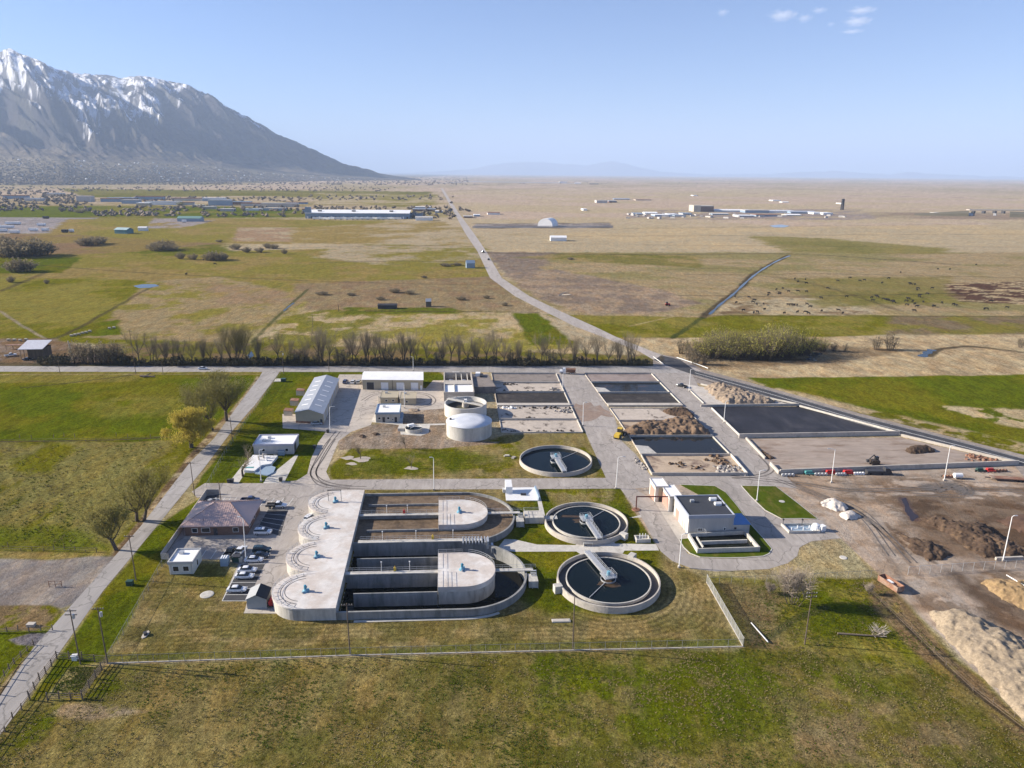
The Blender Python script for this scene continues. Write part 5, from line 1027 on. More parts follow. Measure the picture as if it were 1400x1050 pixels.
p = G(1115, 724); tag(MB().lathe([(0, 2.0), (.9, 1.7), (1.3, .9), (1.4, 0)], p, 16).cbox(p + Vector((1.6, -.5, 0)), 1.6, 1.4, 1.6, .4).build('white_hopper', M_white), 'white hopper at the right end of the pump pit', 'hopper')
# little enclosures in the parking area
p = G(301.5, 774.5); bx = thing('bin_enclosure', 'tall blue grey bin box with pale slats on top, beside the small white building', 'enclosure', p); MB().box(p, EU * 1.9, EV * 1.9, EZ * 2.2).build('body', M_bluew, bx)
for k in range(3): MB().box(p + EU * (.15 + .6 * k) + EV * .1 + EZ * 2.2, EU * .28, EV * 1.7, EZ * .1).build('slat', M_white, bx)
p = G(317, 769.5); dp = thing('dumpster', 'dark green rubbish dumpster between two cream posts', 'dumpster', p); MB().hexa([p + EU * .1 + EV * .1, p + EU * 2.1 + EV * .1, p + EU * 2.1 + EV * 1.5, p + EU * .1 + EV * 1.5], [p + EZ * 1.4, p + EU * 2.2 + EZ * 1.4, p + EU * 2.2 + EV * 1.6 + EZ * 1.6, p + EV * 1.6 + EZ * 1.6]).build('body', M_green, dp); MB().box(p + EZ * 1.62 - EV * .05 + EU * .02, EU * 2.16, EV * 1.7, EZ * .08).build('lid', M_darkm, dp)
for x, lb in ((312.5, 'left'), (329.5, 'right')): tag(MB().cbox(G(x, 768.5), .7, .7, 1.3).cbox(G(x, 768.5) + EZ * 1.3, .85, .85, .1).build('cream_post', M_cream), f'square cream post {lb} of the green dumpster', 'post')
# red tank by the shed
p = G(374.5, 826); rt = thing('red_tank_trailer', 'red tank on wheels between the grey shed and the basin', 'tank', p); MB().tube(p + EZ * 1.2 - EV * 1.4, p + EZ * 1.2 + EV * 1.4, .95, n=16).build('tank', M_red, rt); MB().box(p - EU * .8 - EV * 1.6 + EZ * .35, EU * 1.6, EV * 3.2, EZ * .12).build('frame', M_darkm, rt)
for a in (-.85, .85): MB().tube(p + EU * a * .85 + EZ * .4, p + EU * a * 1.15 + EZ * .4, .4, n=12).build('wheel', M_tyre, rt)
# ================================================================ drying beds
def lerp2(a, b, f): return (a[0] + (b[0] - a[0]) * f, a[1] + (b[1] - a[1]) * f)
def xat(line, y):
    for (x0, y0), (x1, y1) in zip(line[:-1], line[1:]):
        if y0 <= y <= y1: return x0 + (x1 - x0) * (y - y0) / (y1 - y0)
    return line[0][0] if y < line[0][1] else line[-1][0]
AL = [(672, 511), (686, 592)]; AR = [(760, 511), (775, 545), (797, 592)]
BL_ = [(799, 511), (820, 540), (840, 567), (868, 608), (892, 651)]; BR_ = [(890, 511), (931.5, 553.5), (972.7, 596), (1022, 647)]
bed_objs = {}
def bed(LL, RR, y0, y1, fm, lab, back=.9, front=0, side=.55, ramp=False, sides=True):
    P = [G(xat(LL, y1), y1), G(xat(RR, y1), y1), G(xat(RR, y0), y0), G(xat(LL, y0), y0)]
    c = sum(P, Vector((0, 0, 0))) / 4; t = thing('drying_bed', lab, 'drying bed', c, 0, 'sludge drying beds')
    Q = [p + (c - p).normalized() * .25 for p in P]
    o = MB().poly([p + EZ * .05 for p in Q]).build_raw('bed_floor', fm, t)
    U = (P[2] - P[3]).normalized(); V = (P[0] - P[3]).normalized(); w = .3
    if back: MB().strip([P[3].xy, P[2].xy], w, -.1, back).build('wall', M_conc, t)
    if front: MB().strip([P[0].xy, P[1].xy], w, -.1, front).build('wall', M_conc, t)
    if side:
        e = V * .17
        MB().strip([(P[3] + e).xy, (P[0] - e * (1 if front else -1)).xy], .25, -.1, side * .7).build('kerb', M_conc, t); MB().strip([(P[2] + e).xy, (P[1] - e * (1 if front else -1)).xy], w, -.1, side).build('wall', M_concW, t)
    if ramp:
        a = P[0] - V * 0.4; l = U * 6.5; d = (P[3] - P[0]) * .45; MB().add([a + EZ * .5, a + d + EZ * .5, a + d + l * .75 + EZ * .06, a + l + EZ * .06, a, a + d, a + d + l * .75, a + l], [(0, 1, 2, 3), (0, 4, 5, 1), (0, 3, 7, 4), (1, 5, 6, 2)]).build('ramp', M_concW, t)
    return t, P
beds = []
for LL, RR, y0, y1, fm, lab, kw in [
    (AL, AR, 511.5, 523.5, M_greybed, 'rear left drying bed with a plain grey brown floor', {}),
    (AL, AR, 524, 536.5, M_whitebed, 'left drying bed with a pale floor and dark rubble round its edge', {}),
    (AL, AR, 537, 552, M_sludge, 'left drying bed full of dark sludge', {}),
    (AL, AR, 556.5, 573.5, M_whitebed, 'left drying bed with a pale floor and steel pipes at its rear', dict(back=.3)),
    (AL, AR, 574.5, 592, M_whitebed, 'left drying bed with a pale floor next to the lawn', dict(front=.5)),
    (BL_, BR_, 511.5, 523, M_pinkbed, 'rear right drying bed with a dry pinkish floor', {}),
    (BL_, BR_, 523.5, 537, W_bed, 'right drying bed flooded with brown reflecting water', dict(ramp=True)),
    (BL_, BR_, 538, 553, M_sludge, 'right drying bed full of dark grey sludge', {}),
    (BL_, BR_, 558.5, 575.5, M_whitebed, 'right drying bed with a pale floor and a brown heap in its corner', dict(back=.4)),
    (BL_, BR_, 576.5, 596.5, M_tanbed, 'right drying bed filled by the big brown compost heap', {}),
    (BL_, BR_, 597.5, 622, W_bed, 'right drying bed flooded with dark teal water', dict(ramp=True)),
    (BL_, BR_, 623, 650, M_tanbed, 'front right drying bed with a stained beige floor and rubble', dict(front=1.1, side=1.0))]:
    beds.append(bed(LL, RR, y0, y1, fm, lab, **kw))
for LL, RR, lb in ((AL, AR, 'left'), (BL_, BR_, 'right')):
    P = [G(*p) for p in [(xat(LL, 556), 556), (xat(RR, 556), 556), (xat(RR, 553), 553), (xat(LL, 553), 553)]]
    tag(MB().prism([p.xy for p in P], -.1, .75).build('bed_walkway', M_conc), f'raised concrete walkway across the {lb} drying beds', 'walkway')
# big lined pads on the right
def pad(pix, fm, lab, walls, name='storage_pad'):
    P = [G(*p) for p in pix]; c = sum(P, Vector((0, 0, 0))) / len(P); t = thing(name, lab, 'storage pad', c)
    MB().poly([p + EZ * .045 for p in P]).build_raw('pad_floor', fm, t)
    for a, b, h, w in walls: MB().strip([G(*a).xy, G(*b).xy], w, -.1, h).build('wall', M_concW if h < .9 else M_conc, t)
    return t
pad([(972, 556), (1090, 556), (1228, 594), (1012, 597.5)], M_black, 'black lined storage pad between the east road and the asphalt road', [((958, 556), (1092, 554.5), 1.0, .5), ((1010, 599), (1229, 595), 1.8, .5), ((973, 559), (1011, 596), .7, .35), ((1093, 556), (1230, 593), .8, .4)])
pad([(930, 524), (965, 530), (1088, 554), (972, 555), (945, 535)], mat('pale_pad', (.5, .46, .41), .85, .12, .5, (.36, .31, .26)), 'pale concrete pad under the rear soil heap', [((942, 533), (962, 552), .5, .3), ((958, 526), (1089, 553), .7, .35)])
M_pad3 = mat('brown_stained_pad', (.33, .27, .225), .9, .18, .4, (.20, .14, .10), .2, 3, c2amt=(.5, .66), stretch=(.35, 1, 1))
pad([(1018, 600), (1231, 598), (1386, 634), (1066, 646)], M_pad3, 'wide brown stained concrete pad with a dark heap on it', [((1020, 600.5), (1046, 628), .9, .5), ((1053, 635.5), (1065, 648.5), 1.2, .5), ((1066, 648), (1392, 635.5), 1.7, .5), ((1232, 596.5), (1390, 634), 1.0, .45)])
# ================================================================ heaps
def heap(name, pix, h, m, lab, cat='heap', slope=.75, rough=.25, fs=2.5, n=60, group=None, seed=1, lumps=0, zbase=0.03, smooth=True):
    P = np.array([G(*p).xy for p in pix]); mn = P.min(0); mx = P.max(0); st = max((mx - mn).max() / n, .15)
    xs = np.arange(mn[0] - st, mx[0] + 2 * st, st); ys = np.arange(mn[1] - st, mx[1] + 2 * st, st); X, Y = np.meshgrid(xs, ys); x = X.ravel(); y = Y.ravel()
    wx = x + (fbm(x / fs, y / fs, 3, seed) - .5) * fs * 1.1; wy = y + (fbm(x / fs, y / fs, 3, seed + 5) - .5) * fs * 1.1
    ins = np.zeros(x.size, bool); dm = np.full(x.size, 1e9)
    for (ax, ay), (bx, by) in zip(P, np.roll(P, -1, 0)):
        if ay != by: ins ^= ((ay > wy) != (by > wy)) & (wx < (bx - ax) * (wy - ay) / (by - ay) + ax)
        ex, ey = bx - ax, by - ay; tt = np.clip(((wx - ax) * ex + (wy - ay) * ey) / (ex * ex + ey * ey + 1e-9), 0, 1); dm = np.minimum(dm, (wx - ax - ex * tt) ** 2 + (wy - ay - ey * tt) ** 2)
    d = np.sqrt(dm) * np.where(ins, 1, -1)
    z = h * (1 - np.exp(-np.maximum(d, 0) * slope * 1.5 / h)); z = z * (1 + rough * 2 * (fbm(x / fs, y / fs, 4, seed + 9) - .5)) + np.minimum(1, np.maximum(d, 0)) * rough * (fbm(x / .9, y / .9, 3, seed + 12) - .5) * 1.4
    if lumps: z += np.clip(d, 0, 1) * lumps * np.abs(2 * fbm(x / (fs * .8), y / (fs * .8), 2, seed + 20) - 1)
    z = np.where(d > 0, np.maximum(z, 0.02), -.25) + zbase
    nr, nc = X.shape; f = np.arange(nr * nc).reshape(nr, nc); q = np.stack([f[:-1, :-1], f[:-1, 1:], f[1:, 1:], f[1:, :-1]], -1).reshape(-1, 4); q = q[(d[q] > -st * .9).any(1)]
    used = np.unique(q); remap = np.full(x.size, -1); remap[used] = np.arange(used.size); mb = MB(); mb.v = np.stack([x, y, z], 1)[used].tolist(); mb.f = [tuple(a) for a in remap[q].tolist()]
    c = G(float(np.mean([p[0] for p in pix])), float(np.mean([p[1] for p in pix]))); c.z = zbase
    mb.v = [(a - c.x, b - c.y, e - c.z) for a, b, e in mb.v]; o = mb.build_raw(name, m, None, smooth); o.location = c
    return tag(o, lab, cat, group)
heap('compost_heap', [(853, 592), (870, 582), (900, 579), (940, 572), (950, 575), (966, 588), (970, 596), (900, 597), (862, 597)], 2.8, M_brown, 'big lumpy brown compost heap beside the yellow loader', 'heap', .9, .35, 3.0, 110, None, 3, 1.0)
heap('compost_heap', [(906, 562), (930, 558), (940, 560), (952, 572), (935, 571), (915, 568)], 1.8, M_dkbrown, 'smaller dark brown heap in the corner of the pale bed', 'heap', .8, .35, 2, 60, None, 5, .5)
heap('soil_heap', [(962, 531), (975, 527), (990, 529), (1030, 540), (1060, 550), (1050, 553), (995, 553), (985, 549)], 3.0, M_soil, 'long tan soil heap on the pale concrete pad', 'heap', .8, .4, 3, 100, None, 8, .8)
heap('gravel_heap', [(1123, 690), (1129, 684), (1140, 683), (1153, 690), (1160, 695), (1157, 698), (1144, 699), (1132, 696)], 2.6, M_gravel, 'larger cream gravel heap on the service yard', 'heap', .85, .06, 2, 44, 'gravel heaps', 2)
heap('gravel_heap', [(1145, 705), (1152, 701), (1162, 699), (1174, 704), (1179, 708), (1172, 711), (1158, 711)], 1.8, M_gravel, 'smaller two-tone gravel heap in front of the larger one', 'heap', .85, .06, 2, 44, 'gravel heaps', 4)
heap('dark_soil_heap', [(1237, 616), (1246, 611.5), (1268, 611.5), (1278, 618), (1260, 621), (1243, 620)], 2.4, M_dkbrown, 'round dark brown heap on the stained concrete pad', 'heap', 1, .15, 2, 50, None, 7)
heap('manure_heap', [(1037, 612), (1043, 617), (1056, 625), (1060, 628), (1052, 629), (1047, 627)], 1.2, M_dkbrown, 'low dark heap against the short white wall', 'heap', .7, .3, 2, 40, None, 12)
heap('compost_windrow', [(1255, 706), (1275, 707), (1310, 715), (1345, 718), (1372, 738), (1400, 752), (1420, 762), (1350, 762), (1335, 757), (1290, 728)], 2.7, M_dkbrown, 'long dark compost windrow running to the right lamp post', 'heap', .55, .4, 2.5, 130, None, 31, .7)
heap('compost_windrow', [(1230, 728), (1250, 738), (1268, 741), (1290, 750), (1303, 759), (1292, 764), (1275, 768), (1258, 762), (1245, 752)], 1.8, M_dkbrown, 'short dark compost windrow in front of the long one', 'heap', .6, .4, 2.5, 90, None, 33, .5)
heap('compost_windrow', [(1363, 712), (1385, 705), (1440, 706), (1520, 730), (1500, 745), (1420, 735), (1380, 722)], 2.2, mat('smooth_dark_soil', (.085, .05, .035), .95, .2, .8, bumpv=.5), 'smooth dark brown heap at the right edge of the yard', 'heap', .6, .1, 4, 90, None, 35)
heap('straw_heap', [(1341, 797), (1355, 793), (1390, 795), (1440, 805), (1520, 850), (1480, 880), (1400, 834), (1372, 820)], 2.6, M_straw, 'golden brown straw heap at the right edge', 'heap', .7, .3, 2, 110, None, 37, .5)
heap('wood_chip_heap', [(1266, 838), (1290, 834), (1320, 838), (1345, 850), (1380, 868), (1420, 890), (1520, 960), (1520, 1060), (1440, 1015), (1390, 975), (1340, 920), (1300, 880)], 3.0, M_chips, 'long pale wood chip heap at the lower right', 'heap', .65, .28, 2.2, 150, None, 41, .55)
for k, (x, y, w, hh, lb) in enumerate([(495, 596.5, 5, .7, 'left small dug soil mound beside the thickener drive'), (513, 593.5, 5.5, .8, 'right small dug soil mound beside the thickener'), (565, 561, 8, .6, 'flat dug soil mound beside the pale lamp post')]):
    heap('soil_mound', [(x - w, y), (x - w * .3, y - 2), (x + w, y - 1), (x + w, y + 1.6), (x, y + 2.2)], hh, M_dkbrown if k < 2 else M_soil, lb, 'heap', .7, .3, 1, 24, 'soil mounds', 60 + k)
# stains and puddles that have their own shape on the yard
def patch(name, pix, m, z): return struct(sheet(name, pix, z, m))
def wob(pix, n=5, amp=.12):
    P = [Vector(p) for p in pix]; out = []
    for i, a in enumerate(P):
        b = P[(i + 1) % len(P)]; L_ = (b - a).length; nn = Vector((-(b - a).y, (b - a).x)).normalized()
        for k in range(n): out.append(tuple(a.lerp(b, k / n) + nn * random.uniform(-amp, amp) * L_ * (k > 0)))
    return out
M_stain_ = mat('dark_earth_stain', (.13, .09, .06), .95, .35, .35, (.26, .215, .175), .4, 3, c2amt=(.56, .7), stretch=(.5, 1, 1), rot=R(-25))
M_stain2 = mat('earth_smear', (.20, .155, .12), .95, .25, .35, (.29, .25, .215), .3, 3, c2amt=(.47, .62), stretch=(.3, 1, 1), rot=R(-20))
patch('yard_stain', wob([(770, 560), (800, 552), (832, 562), (838, 570), (800, 576), (780, 572)], 5, .14), mat('rusty_smear', (.26, .19, .15), .95, .2, .6, (.27, .24, .215)), .030)
patch('puddle', wob([(1232, 682), (1239, 681), (1244, 695), (1256, 707), (1247, 713), (1240, 702)], 5, .08), water_mat('muddy_puddle', (.035, .028, .035), .15, .03), .034)
tr = MB()
def tyre_track(pts, w=.35, gap=1.7, z=.033):
    P = [Vector(p) for p in smooth_line([G(*p).xy for p in pts], 8)]
    for off in (-gap / 2, gap / 2):
        for i in range(len(P) - 1):
            t = (P[i + 1] - P[i]); 
            if t.length < 1e-3: continue
            t.normalize(); nn = Vector((-t.y, t.x)); a, b = P[i] + nn * off, P[i + 1] + nn * off; tr.poly([(*(a + nn * w / 2), z), (*(a - nn * w / 2), z), (*(b - nn * w / 2), z), (*(b + nn * w / 2), z)])
tyre_track([(455, 600), (440, 625), (428, 645), (436, 656), (455, 663), (480, 666)], .5, 1.8); tyre_track([(462, 590), (445, 612), (430, 640), (432, 656), (450, 665), (500, 667)], .4, 1.8)
tyre_track([(496, 548), (510, 540), (530, 536), (545, 535)], .4); tyre_track([(565, 536), (585, 540), (593, 547), (588, 553), (570, 557)], .5); tyre_track([(490, 562), (505, 558), (514, 557)], .3)
tyre_track([(1000, 652), (1100, 662), (1160, 670), (1300, 668), (1400, 672)], .5); tyre_track([(1060, 655), (1150, 690), (1200, 720), (1250, 770)], .45); tyre_track([(1080, 660), (1170, 700), (1220, 760)], .4); tyre_track([(1040, 622), (1055, 640), (1040, 650), (1000, 652)], .6)
tyre_track([(1280, 672), (1310, 662), (1325, 668), (1318, 678), (1250, 676)], .4); tyre_track([(1140, 680), (1180, 700), (1215, 735)], .4)
struct(tr.build_raw('tyre_marks', mat('tyre_marks', (.13, .115, .105), .9, .3, .5)))
# loose rubble along bed edges, one lump pile per place
def lump_strip(parent, pix0, pix1, n, s, m, name='rubble', spread=1.0):
    mb = MB(); a, b = G(*pix0), G(*pix1)
    for i in range(n):
        p = a.lerp(b, random.random()) + Vector((random.uniform(-spread, spread), random.uniform(-spread, spread), 0)); r = s * random.uniform(.4, 1.2); an = random.random() * 3
        top = [(p.x + r * .6 * math.cos(an + q * 1.57 + random.uniform(-.3, .3)), p.y + r * .6 * math.sin(an + q * 1.57), r * random.uniform(.5, 1)) for q in range(4)]; bot = [(p.x + r * math.cos(an + q * 1.57), p.y + r * math.sin(an + q * 1.57), .02) for q in range(4)]
        mb.hexa([Vector(q) for q in bot], [Vector(q) for q in top])
    o = mb.build(name, m, parent); o['kind'] = 'stuff' if parent is None else o.get('kind', 'stuff'); return o
bt = {i: b[0] for i, b in enumerate(beds)}
M_dkl = mat('dark_lumps', (.05, .04, .033), .95, .3, 1)
lump_strip(bt[1], (690, 526), (705, 526), 16, .8, M_dkl); lump_strip(bt[1], (690, 535), (764, 535.5), 34, .7, M_dkl); lump_strip(bt[1], (752, 532), (766, 534), 14, .8, M_rubble)
lump_strip(bt[3], (690, 558), (780, 558), 40, .7, M_dkl, spread=1.4); lump_strip(bt[3], (762, 562), (778, 562), 26, .9, M_rubble, 'broken_pipe', 2); lump_strip(bt[3], (690, 558), (705, 558), 14, .8, M_white)
lump_strip(bt[4], (690, 590), (790, 590), 26, .6, M_dkl); lump_strip(bt[4], (720, 572), (735, 573), 8, .9, M_dkl); lump_strip(bt[11], (985, 640), (1008, 645), 60, .9, M_rubble, spread=3.5); lump_strip(bt[11], (920, 636), (960, 640), 14, .8, M_dkbrown, spread=2)
lump_strip(bt[11], (970, 625), (1000, 640), 40, .9, M_brown, spread=3)
o = lump_strip(None, (1325, 625), (1362, 633), 60, .8, M_rust, 'rubble_scatter', 3); o = lump_strip(None, (870, 628), (880, 642), 24, .6, M_rubble, 'rubble_scatter', 1.2)

# ================================================================ vehicles
def body_loft(secs):
    """secs: (x, zlow, zhigh, halfwidth, top halfwidth)"""
    mb = MB(); vs = []
    for x, zl, zh, hw, tw in secs:
        zm = zl + (zh - zl) * .45; vs += [(x, -hw * .9, zl), (x, -hw, zm), (x, -tw, zh), (x, tw, zh), (x, hw, zm), (x, hw * .9, zl)]
    n = len(secs); fs = [(0, 1, 2, 3, 4, 5), tuple(range(6 * n - 6, 6 * n))[::-1]]
    for i in range(n - 1):
        for q in range(6): fs.append((6 * i + q, 6 * i + (q + 1) % 6, 6 * i + 6 + (q + 1) % 6, 6 * i + 6 + q))
    return mb.add(vs, fs)
def wheels(t, xs, r=.34, hw=.86, w=.24):
    for x in xs:
        for s in (-1, 1):
            o = MB().tube((x, s * (hw - w), r), (x, s * hw, r), r, n=16).build('wheel', M_tyre, t); MB().tube((x, s * (hw - .02), r), (x, s * (hw + .015), r), r * .62, n=12).build('rim', M_steel, o)
def make_car(kind, paint, lab, cat):
    t = thing({'sedan': 'sedan_car', 'suv': 'sport_utility_car', 'pickup': 'pickup_truck', 'flatbed': 'flatbed_truck'}[kind], lab, cat)
    if kind == 'sedan':
        body_loft([(-2.35, .42, .78, .72, .66), (-2.25, .28, .92, .84, .74), (-1.3, .24, .98, .9, .78), (0, .24, .94, .9, .8), (1.1, .24, .92, .9, .78), (2.05, .28, .76, .86, .7), (2.35, .4, .62, .72, .6)]).build('body', paint, t)
        body_loft([(-1.75, .93, .97, .72, .7), (-1.0, .93, 1.38, .76, .58), (.1, .93, 1.42, .78, .6), (1.15, .9, .95, .74, .7)]).build('window', M_dkglass, t)
        body_loft([(-1.05, 1.36, 1.41, .58, .54), (-.5, 1.38, 1.46, .62, .56), (.15, 1.38, 1.46, .62, .56), (.35, 1.34, 1.38, .58, .54)]).build('roof', paint, t)
        wheels(t, (-1.4, 1.4)); fx, hz = 2.28, .6
    elif kind == 'suv':
        body_loft([(-2.4, .4, 1.0, .8, .74), (-2.3, .3, 1.12, .9, .82), (-1, .28, 1.12, .95, .86), (1.0, .28, 1.08, .95, .84), (2.1, .3, .98, .92, .78), (2.4, .42, .8, .8, .66)]).build('body', paint, t)
        body_loft([(-2.3, 1.08, 1.13, .84, .8), (-2.05, 1.08, 1.68, .84, .7), (.3, 1.08, 1.7, .86, .72), (1.25, 1.05, 1.1, .84, .8)]).build('window', M_dkglass, t)
        body_loft([(-2.1, 1.66, 1.72, .7, .66), (-1.5, 1.68, 1.8, .74, .66), (.2, 1.68, 1.78, .74, .66), (.5, 1.62, 1.68, .68, .62)]).build('roof', paint, t)
        mb = MB(); [mb.cbox((x, 0, 1.76), .08, 1.2, .06) for x in (-1.4, -.4)]; mb.build('roof_rack', M_darkm, t); wheels(t, (-1.5, 1.5), .38, .92); fx, hz = 2.36, .78
    elif kind == 'pickup':
        body_loft([(-.75, .45, 1.05, .95, .88), (1.2, .42, 1.08, .96, .86), (2.3, .42, 1.0, .94, .8), (2.75, .5, .85, .85, .72)]).build('body', paint, t)
        mb = MB(); mb.cbox((-1.85, 0, .5), 2.15, 1.86, .18); mb.cbox((-1.85, .88, .68), 2.15, .1, .42); mb.cbox((-1.85, -.88, .68), 2.15, .1, .42); mb.cbox((-2.9, 0, .5), .08, 1.86, .6); mb.build('bed', paint, t)
        MB().cbox((-1.85, 0, .682), 2.0, 1.64, .03).build('bed_floor', M_darkm, t)
        body_loft([(-.78, 1.04, 1.1, .86, .84), (-.6, 1.04, 1.7, .86, .68), (.55, 1.04, 1.74, .87, .7), (1.35, 1.04, 1.1, .86, .82)]).build('window', M_dkglass, t)
        body_loft([(-.66, 1.68, 1.76, .68, .64), (0, 1.7, 1.84, .72, .64), (.6, 1.68, 1.78, .7, .64)]).build('roof', paint, t); wheels(t, (-1.8, 1.75), .4, .95); fx, hz = 2.7, .75
    else:
        body_loft([(-.2, .5, 1.15, .98, .9), (1.4, .5, 1.18, .98, .88), (2.5, .5, 1.05, .96, .82), (2.95, .55, .9, .86, .74)]).build('body', paint, t)
        body_loft([(-.22, 1.14, 1.2, .9, .86), (-.1, 1.14, 1.9, .9, .74), (.85, 1.14, 1.92, .9, .74), (1.55, 1.14, 1.2, .88, .84)]).build('window', M_dkglass, t)
        body_loft([(-.14, 1.88, 1.96, .74, .7), (.4, 1.9, 2.02, .78, .7), (.9, 1.88, 1.96, .74, .7)]).build('roof', paint, t)
        mb = MB(); mb.cbox((-1.75, 0, .75), 2.9, 2.1, .14); mb.cbox((-.36, 0, .9), .1, 2.1, 1.0); mb.cbox((-1.75, 1.02, .9), 2.9, .06, .35); mb.cbox((-1.75, -1.02, .9), 2.9, .06, .35); mb.build('flatbed', M_darkm, t); wheels(t, (-1.9, 1.9), .42, .98); fx, hz = 2.88, .8
    for s in (-.6, .6): MB().cbox((fx, s, hz), .12, .3, .14).build('headlight', M_white, t)
    return t
protos = {}
AX = math.atan2(EU.y, EU.x)
def car(kind, paint, px, py, deg, lab, cat='car', s=1.0):
    p = G(px, py); key = (kind, paint.name)
    if key not in protos: protos[key] = make_car(kind, paint, lab, cat); o = protos[key]
    else: o = copy_thing(protos[key], lab)
    o['category'] = cat; o.location = (p.x, p.y, .035); o.rotation_euler = (0, 0, AX + R(deg)); o.scale = (s, s, s); return o
car('sedan', P_white, 347.5, 767.5, 0, 'white sedan nearest the parking lamp post')
car('sedan', P_white, 338.5, 781.5, 0, 'white sedan second from the lamp post, next to another white one')
car('sedan', P_white, 334.5, 790, 0, 'white sedan third from the lamp post, with an empty bay in front')
car('sedan', P_white, 324.2, 808.3, 0, 'white sedan parked alone closest to the grey shed')
car('pickup', P_black, 315.2, 757.5, 82, 'black pickup truck facing the office, left of a white pickup', 'pickup truck')
car('pickup', P_white, 328.8, 757, 82, 'white pickup truck facing the office beside the black pickup', 'pickup truck')
car('suv', P_teal, 358.5, 754.5, 0, 'dark teal estate car parked in the lot facing the basin')
car('sedan', P_navy, 356.5, 761.5, 0, 'dark navy car between the dark teal car and a white sedan')
car('suv', P_white, 359.8, 729.8, 0, 'white estate car with a roof rack parked in front of the office')
car('flatbed', P_white, 379, 694, 0, 'white flatbed truck with a dark bed at the edge of the lot', 'truck')
car('pickup', P_blue, 343, 686, 0, 'dark blue pickup behind the office roof', 'pickup truck')
car('sedan', P_silver, 289.5, 688, 60, 'silver car in the walled yard behind the office')
car('suv', P_white, 425, 710, 65, 'white car tucked between the first and second rounded bays')
car('suv', P_blue, 472.5, 523.5, 84, 'dark blue car behind the garage, left of three')
car('suv', P_white, 483.4, 523.8, 84, 'white car behind the garage, middle of three')
car('suv', P_silver, 491, 524, 84, 'silver car nearest the garage corner')
car('sedan', P_silver, 433, 580.5, 2, 'silver car parked against the end of the beige warehouse')
car('sedan', P_white, 277.5, 505, 0, 'white car driving along the straight county road')
car('pickup', P_white, 15, 487, 40, 'white pickup in the farmyard by the old barn', 'pickup truck')
car('sedan', P_black, 38, 492.5, 8, 'dark car in front of the old barn')
car('pickup', P_black, 931.5, 529, 130, 'black pickup on the east road beside the lamp post', 'pickup truck')
car('pickup', P_black, 660.5, 345.5, 95, 'dark truck far off on the highway', 'pickup truck', 1.5)
car('sedan', P_black, 668, 355.5, 95, 'dark car following the truck on the highway', 'car', 1.4)
# dump truck at the north end of the centre road
p = G(776.5, 511); dt = thing('dump_truck', 'white cab dump truck with a brown body at the top of the centre road', 'truck', (0, 0, 0))
body_loft([(1.2, .8, 2.2, 1.2, 1.15), (1.4, .7, 3.0, 1.2, 1.05), (2.6, .7, 3.0, 1.2, 1.05), (3.0, .7, 2.0, 1.2, 1.1), (4.2, .7, 1.8, 1.1, 1.0)]).build('cab', P_white, dt); MB().cbox((2.75, 0, 2.1), .5, 2.0, .7).build('windshield', M_dkglass, dt)
mb = MB(); mb.hexa([Vector(q) for q in ((-3.6, -1.2, 1.1), (.9, -1.2, 1.1), (.9, 1.2, 1.1), (-3.6, 1.2, 1.1))], [Vector(q) for q in ((-3.9, -1.3, 2.7), (1.0, -1.3, 2.7), (1.0, 1.3, 2.7), (-3.9, 1.3, 2.7))]); mb.build('dump_body', M_rust, dt); MB().cbox((-.2, 0, .75), 7.5, .9, .3).build('chassis', M_darkm, dt); wheels(dt, (-2.6, -1.4, 3.1), .55, 1.2, .4); dt.location = p; dt.rotation_euler = (0, 0, R(175))
# yellow loader
p = G(847, 598); ld = thing('wheel_loader', 'yellow wheel loader working at the brown compost heap', 'loader')
body_loft([(-3.2, .9, 1.9, .95, .85), (-1.0, .9, 2.1, 1.0, .9), (.2, .9, 1.7, .9, .8)]).build('engine_cover', M_yellow, ld); MB().cbox((.2, 0, 1.6), 1.5, 1.5, 1.6).build('cab', M_dkglass, ld); MB().cbox((.2, 0, 3.2), 1.7, 1.7, .14).build('cab_roof', M_yellow, ld)
body_loft([(.6, .9, 1.6, .8, .7), (2.2, .8, 1.4, .7, .6)]).build('front_frame', M_yellow, ld)
for s in (-.6, .6): MB().tube((1.2, s, 1.7), (3.0, s, .9), .16, n=6).build('arm', M_yellow, ld)
MB().hexa([Vector(q) for q in ((2.9, -1.4, .15), (4.2, -1.4, .15), (4.2, 1.4, .15), (2.9, 1.4, .15))], [Vector(q) for q in ((2.8, -1.4, 1.3), (3.2, -1.4, 1.3), (3.2, 1.4, 1.3), (2.8, 1.4, 1.3))]).build('bucket', M_darkm, ld); wheels(ld, (-1.8, 1.6), .8, 1.25, .55); ld.location = (p.x, p.y, .03); ld.rotation_euler = (0, 0, R(62)); ld.scale = (1.15,) * 3
# dark excavator on the stained pad and skid steer below the wall
p = G(1203, 640.0); ex = thing('excavator', 'dark excavator with a raised boom on the stained concrete pad', 'excavator')
for s in (-1, 1): MB().cbox((0, s * 1.0, 0), 3.2, .55, .8).build('track', M_darkm, ex)
MB().cbox((-.3, 0, .8), 2.8, 2.2, 1.2).build('upper_body', mat('dark_brown_machine', (.06, .045, .035), .6, .2, 1), ex); MB().cbox((.5, .6, 2.0), 1.2, .95, 1.1).build('cab', M_dkglass, ex); MB().tube((.8, -.3, 1.7), (-1.0, -.3, 4.0), .25, .2, 6).build('boom', M_darkm, ex); MB().tube((-1.0, -.3, 4.0), (-2.8, -.3, 2.2), .2, .15, 6).build('stick', M_darkm, ex); MB().cbox((-3.0, -.3, 1.4), .8, 1.0, .8).build('bucket', M_darkm, ex); ex.location = (p.x - .5, p.y + 2.5, .05)
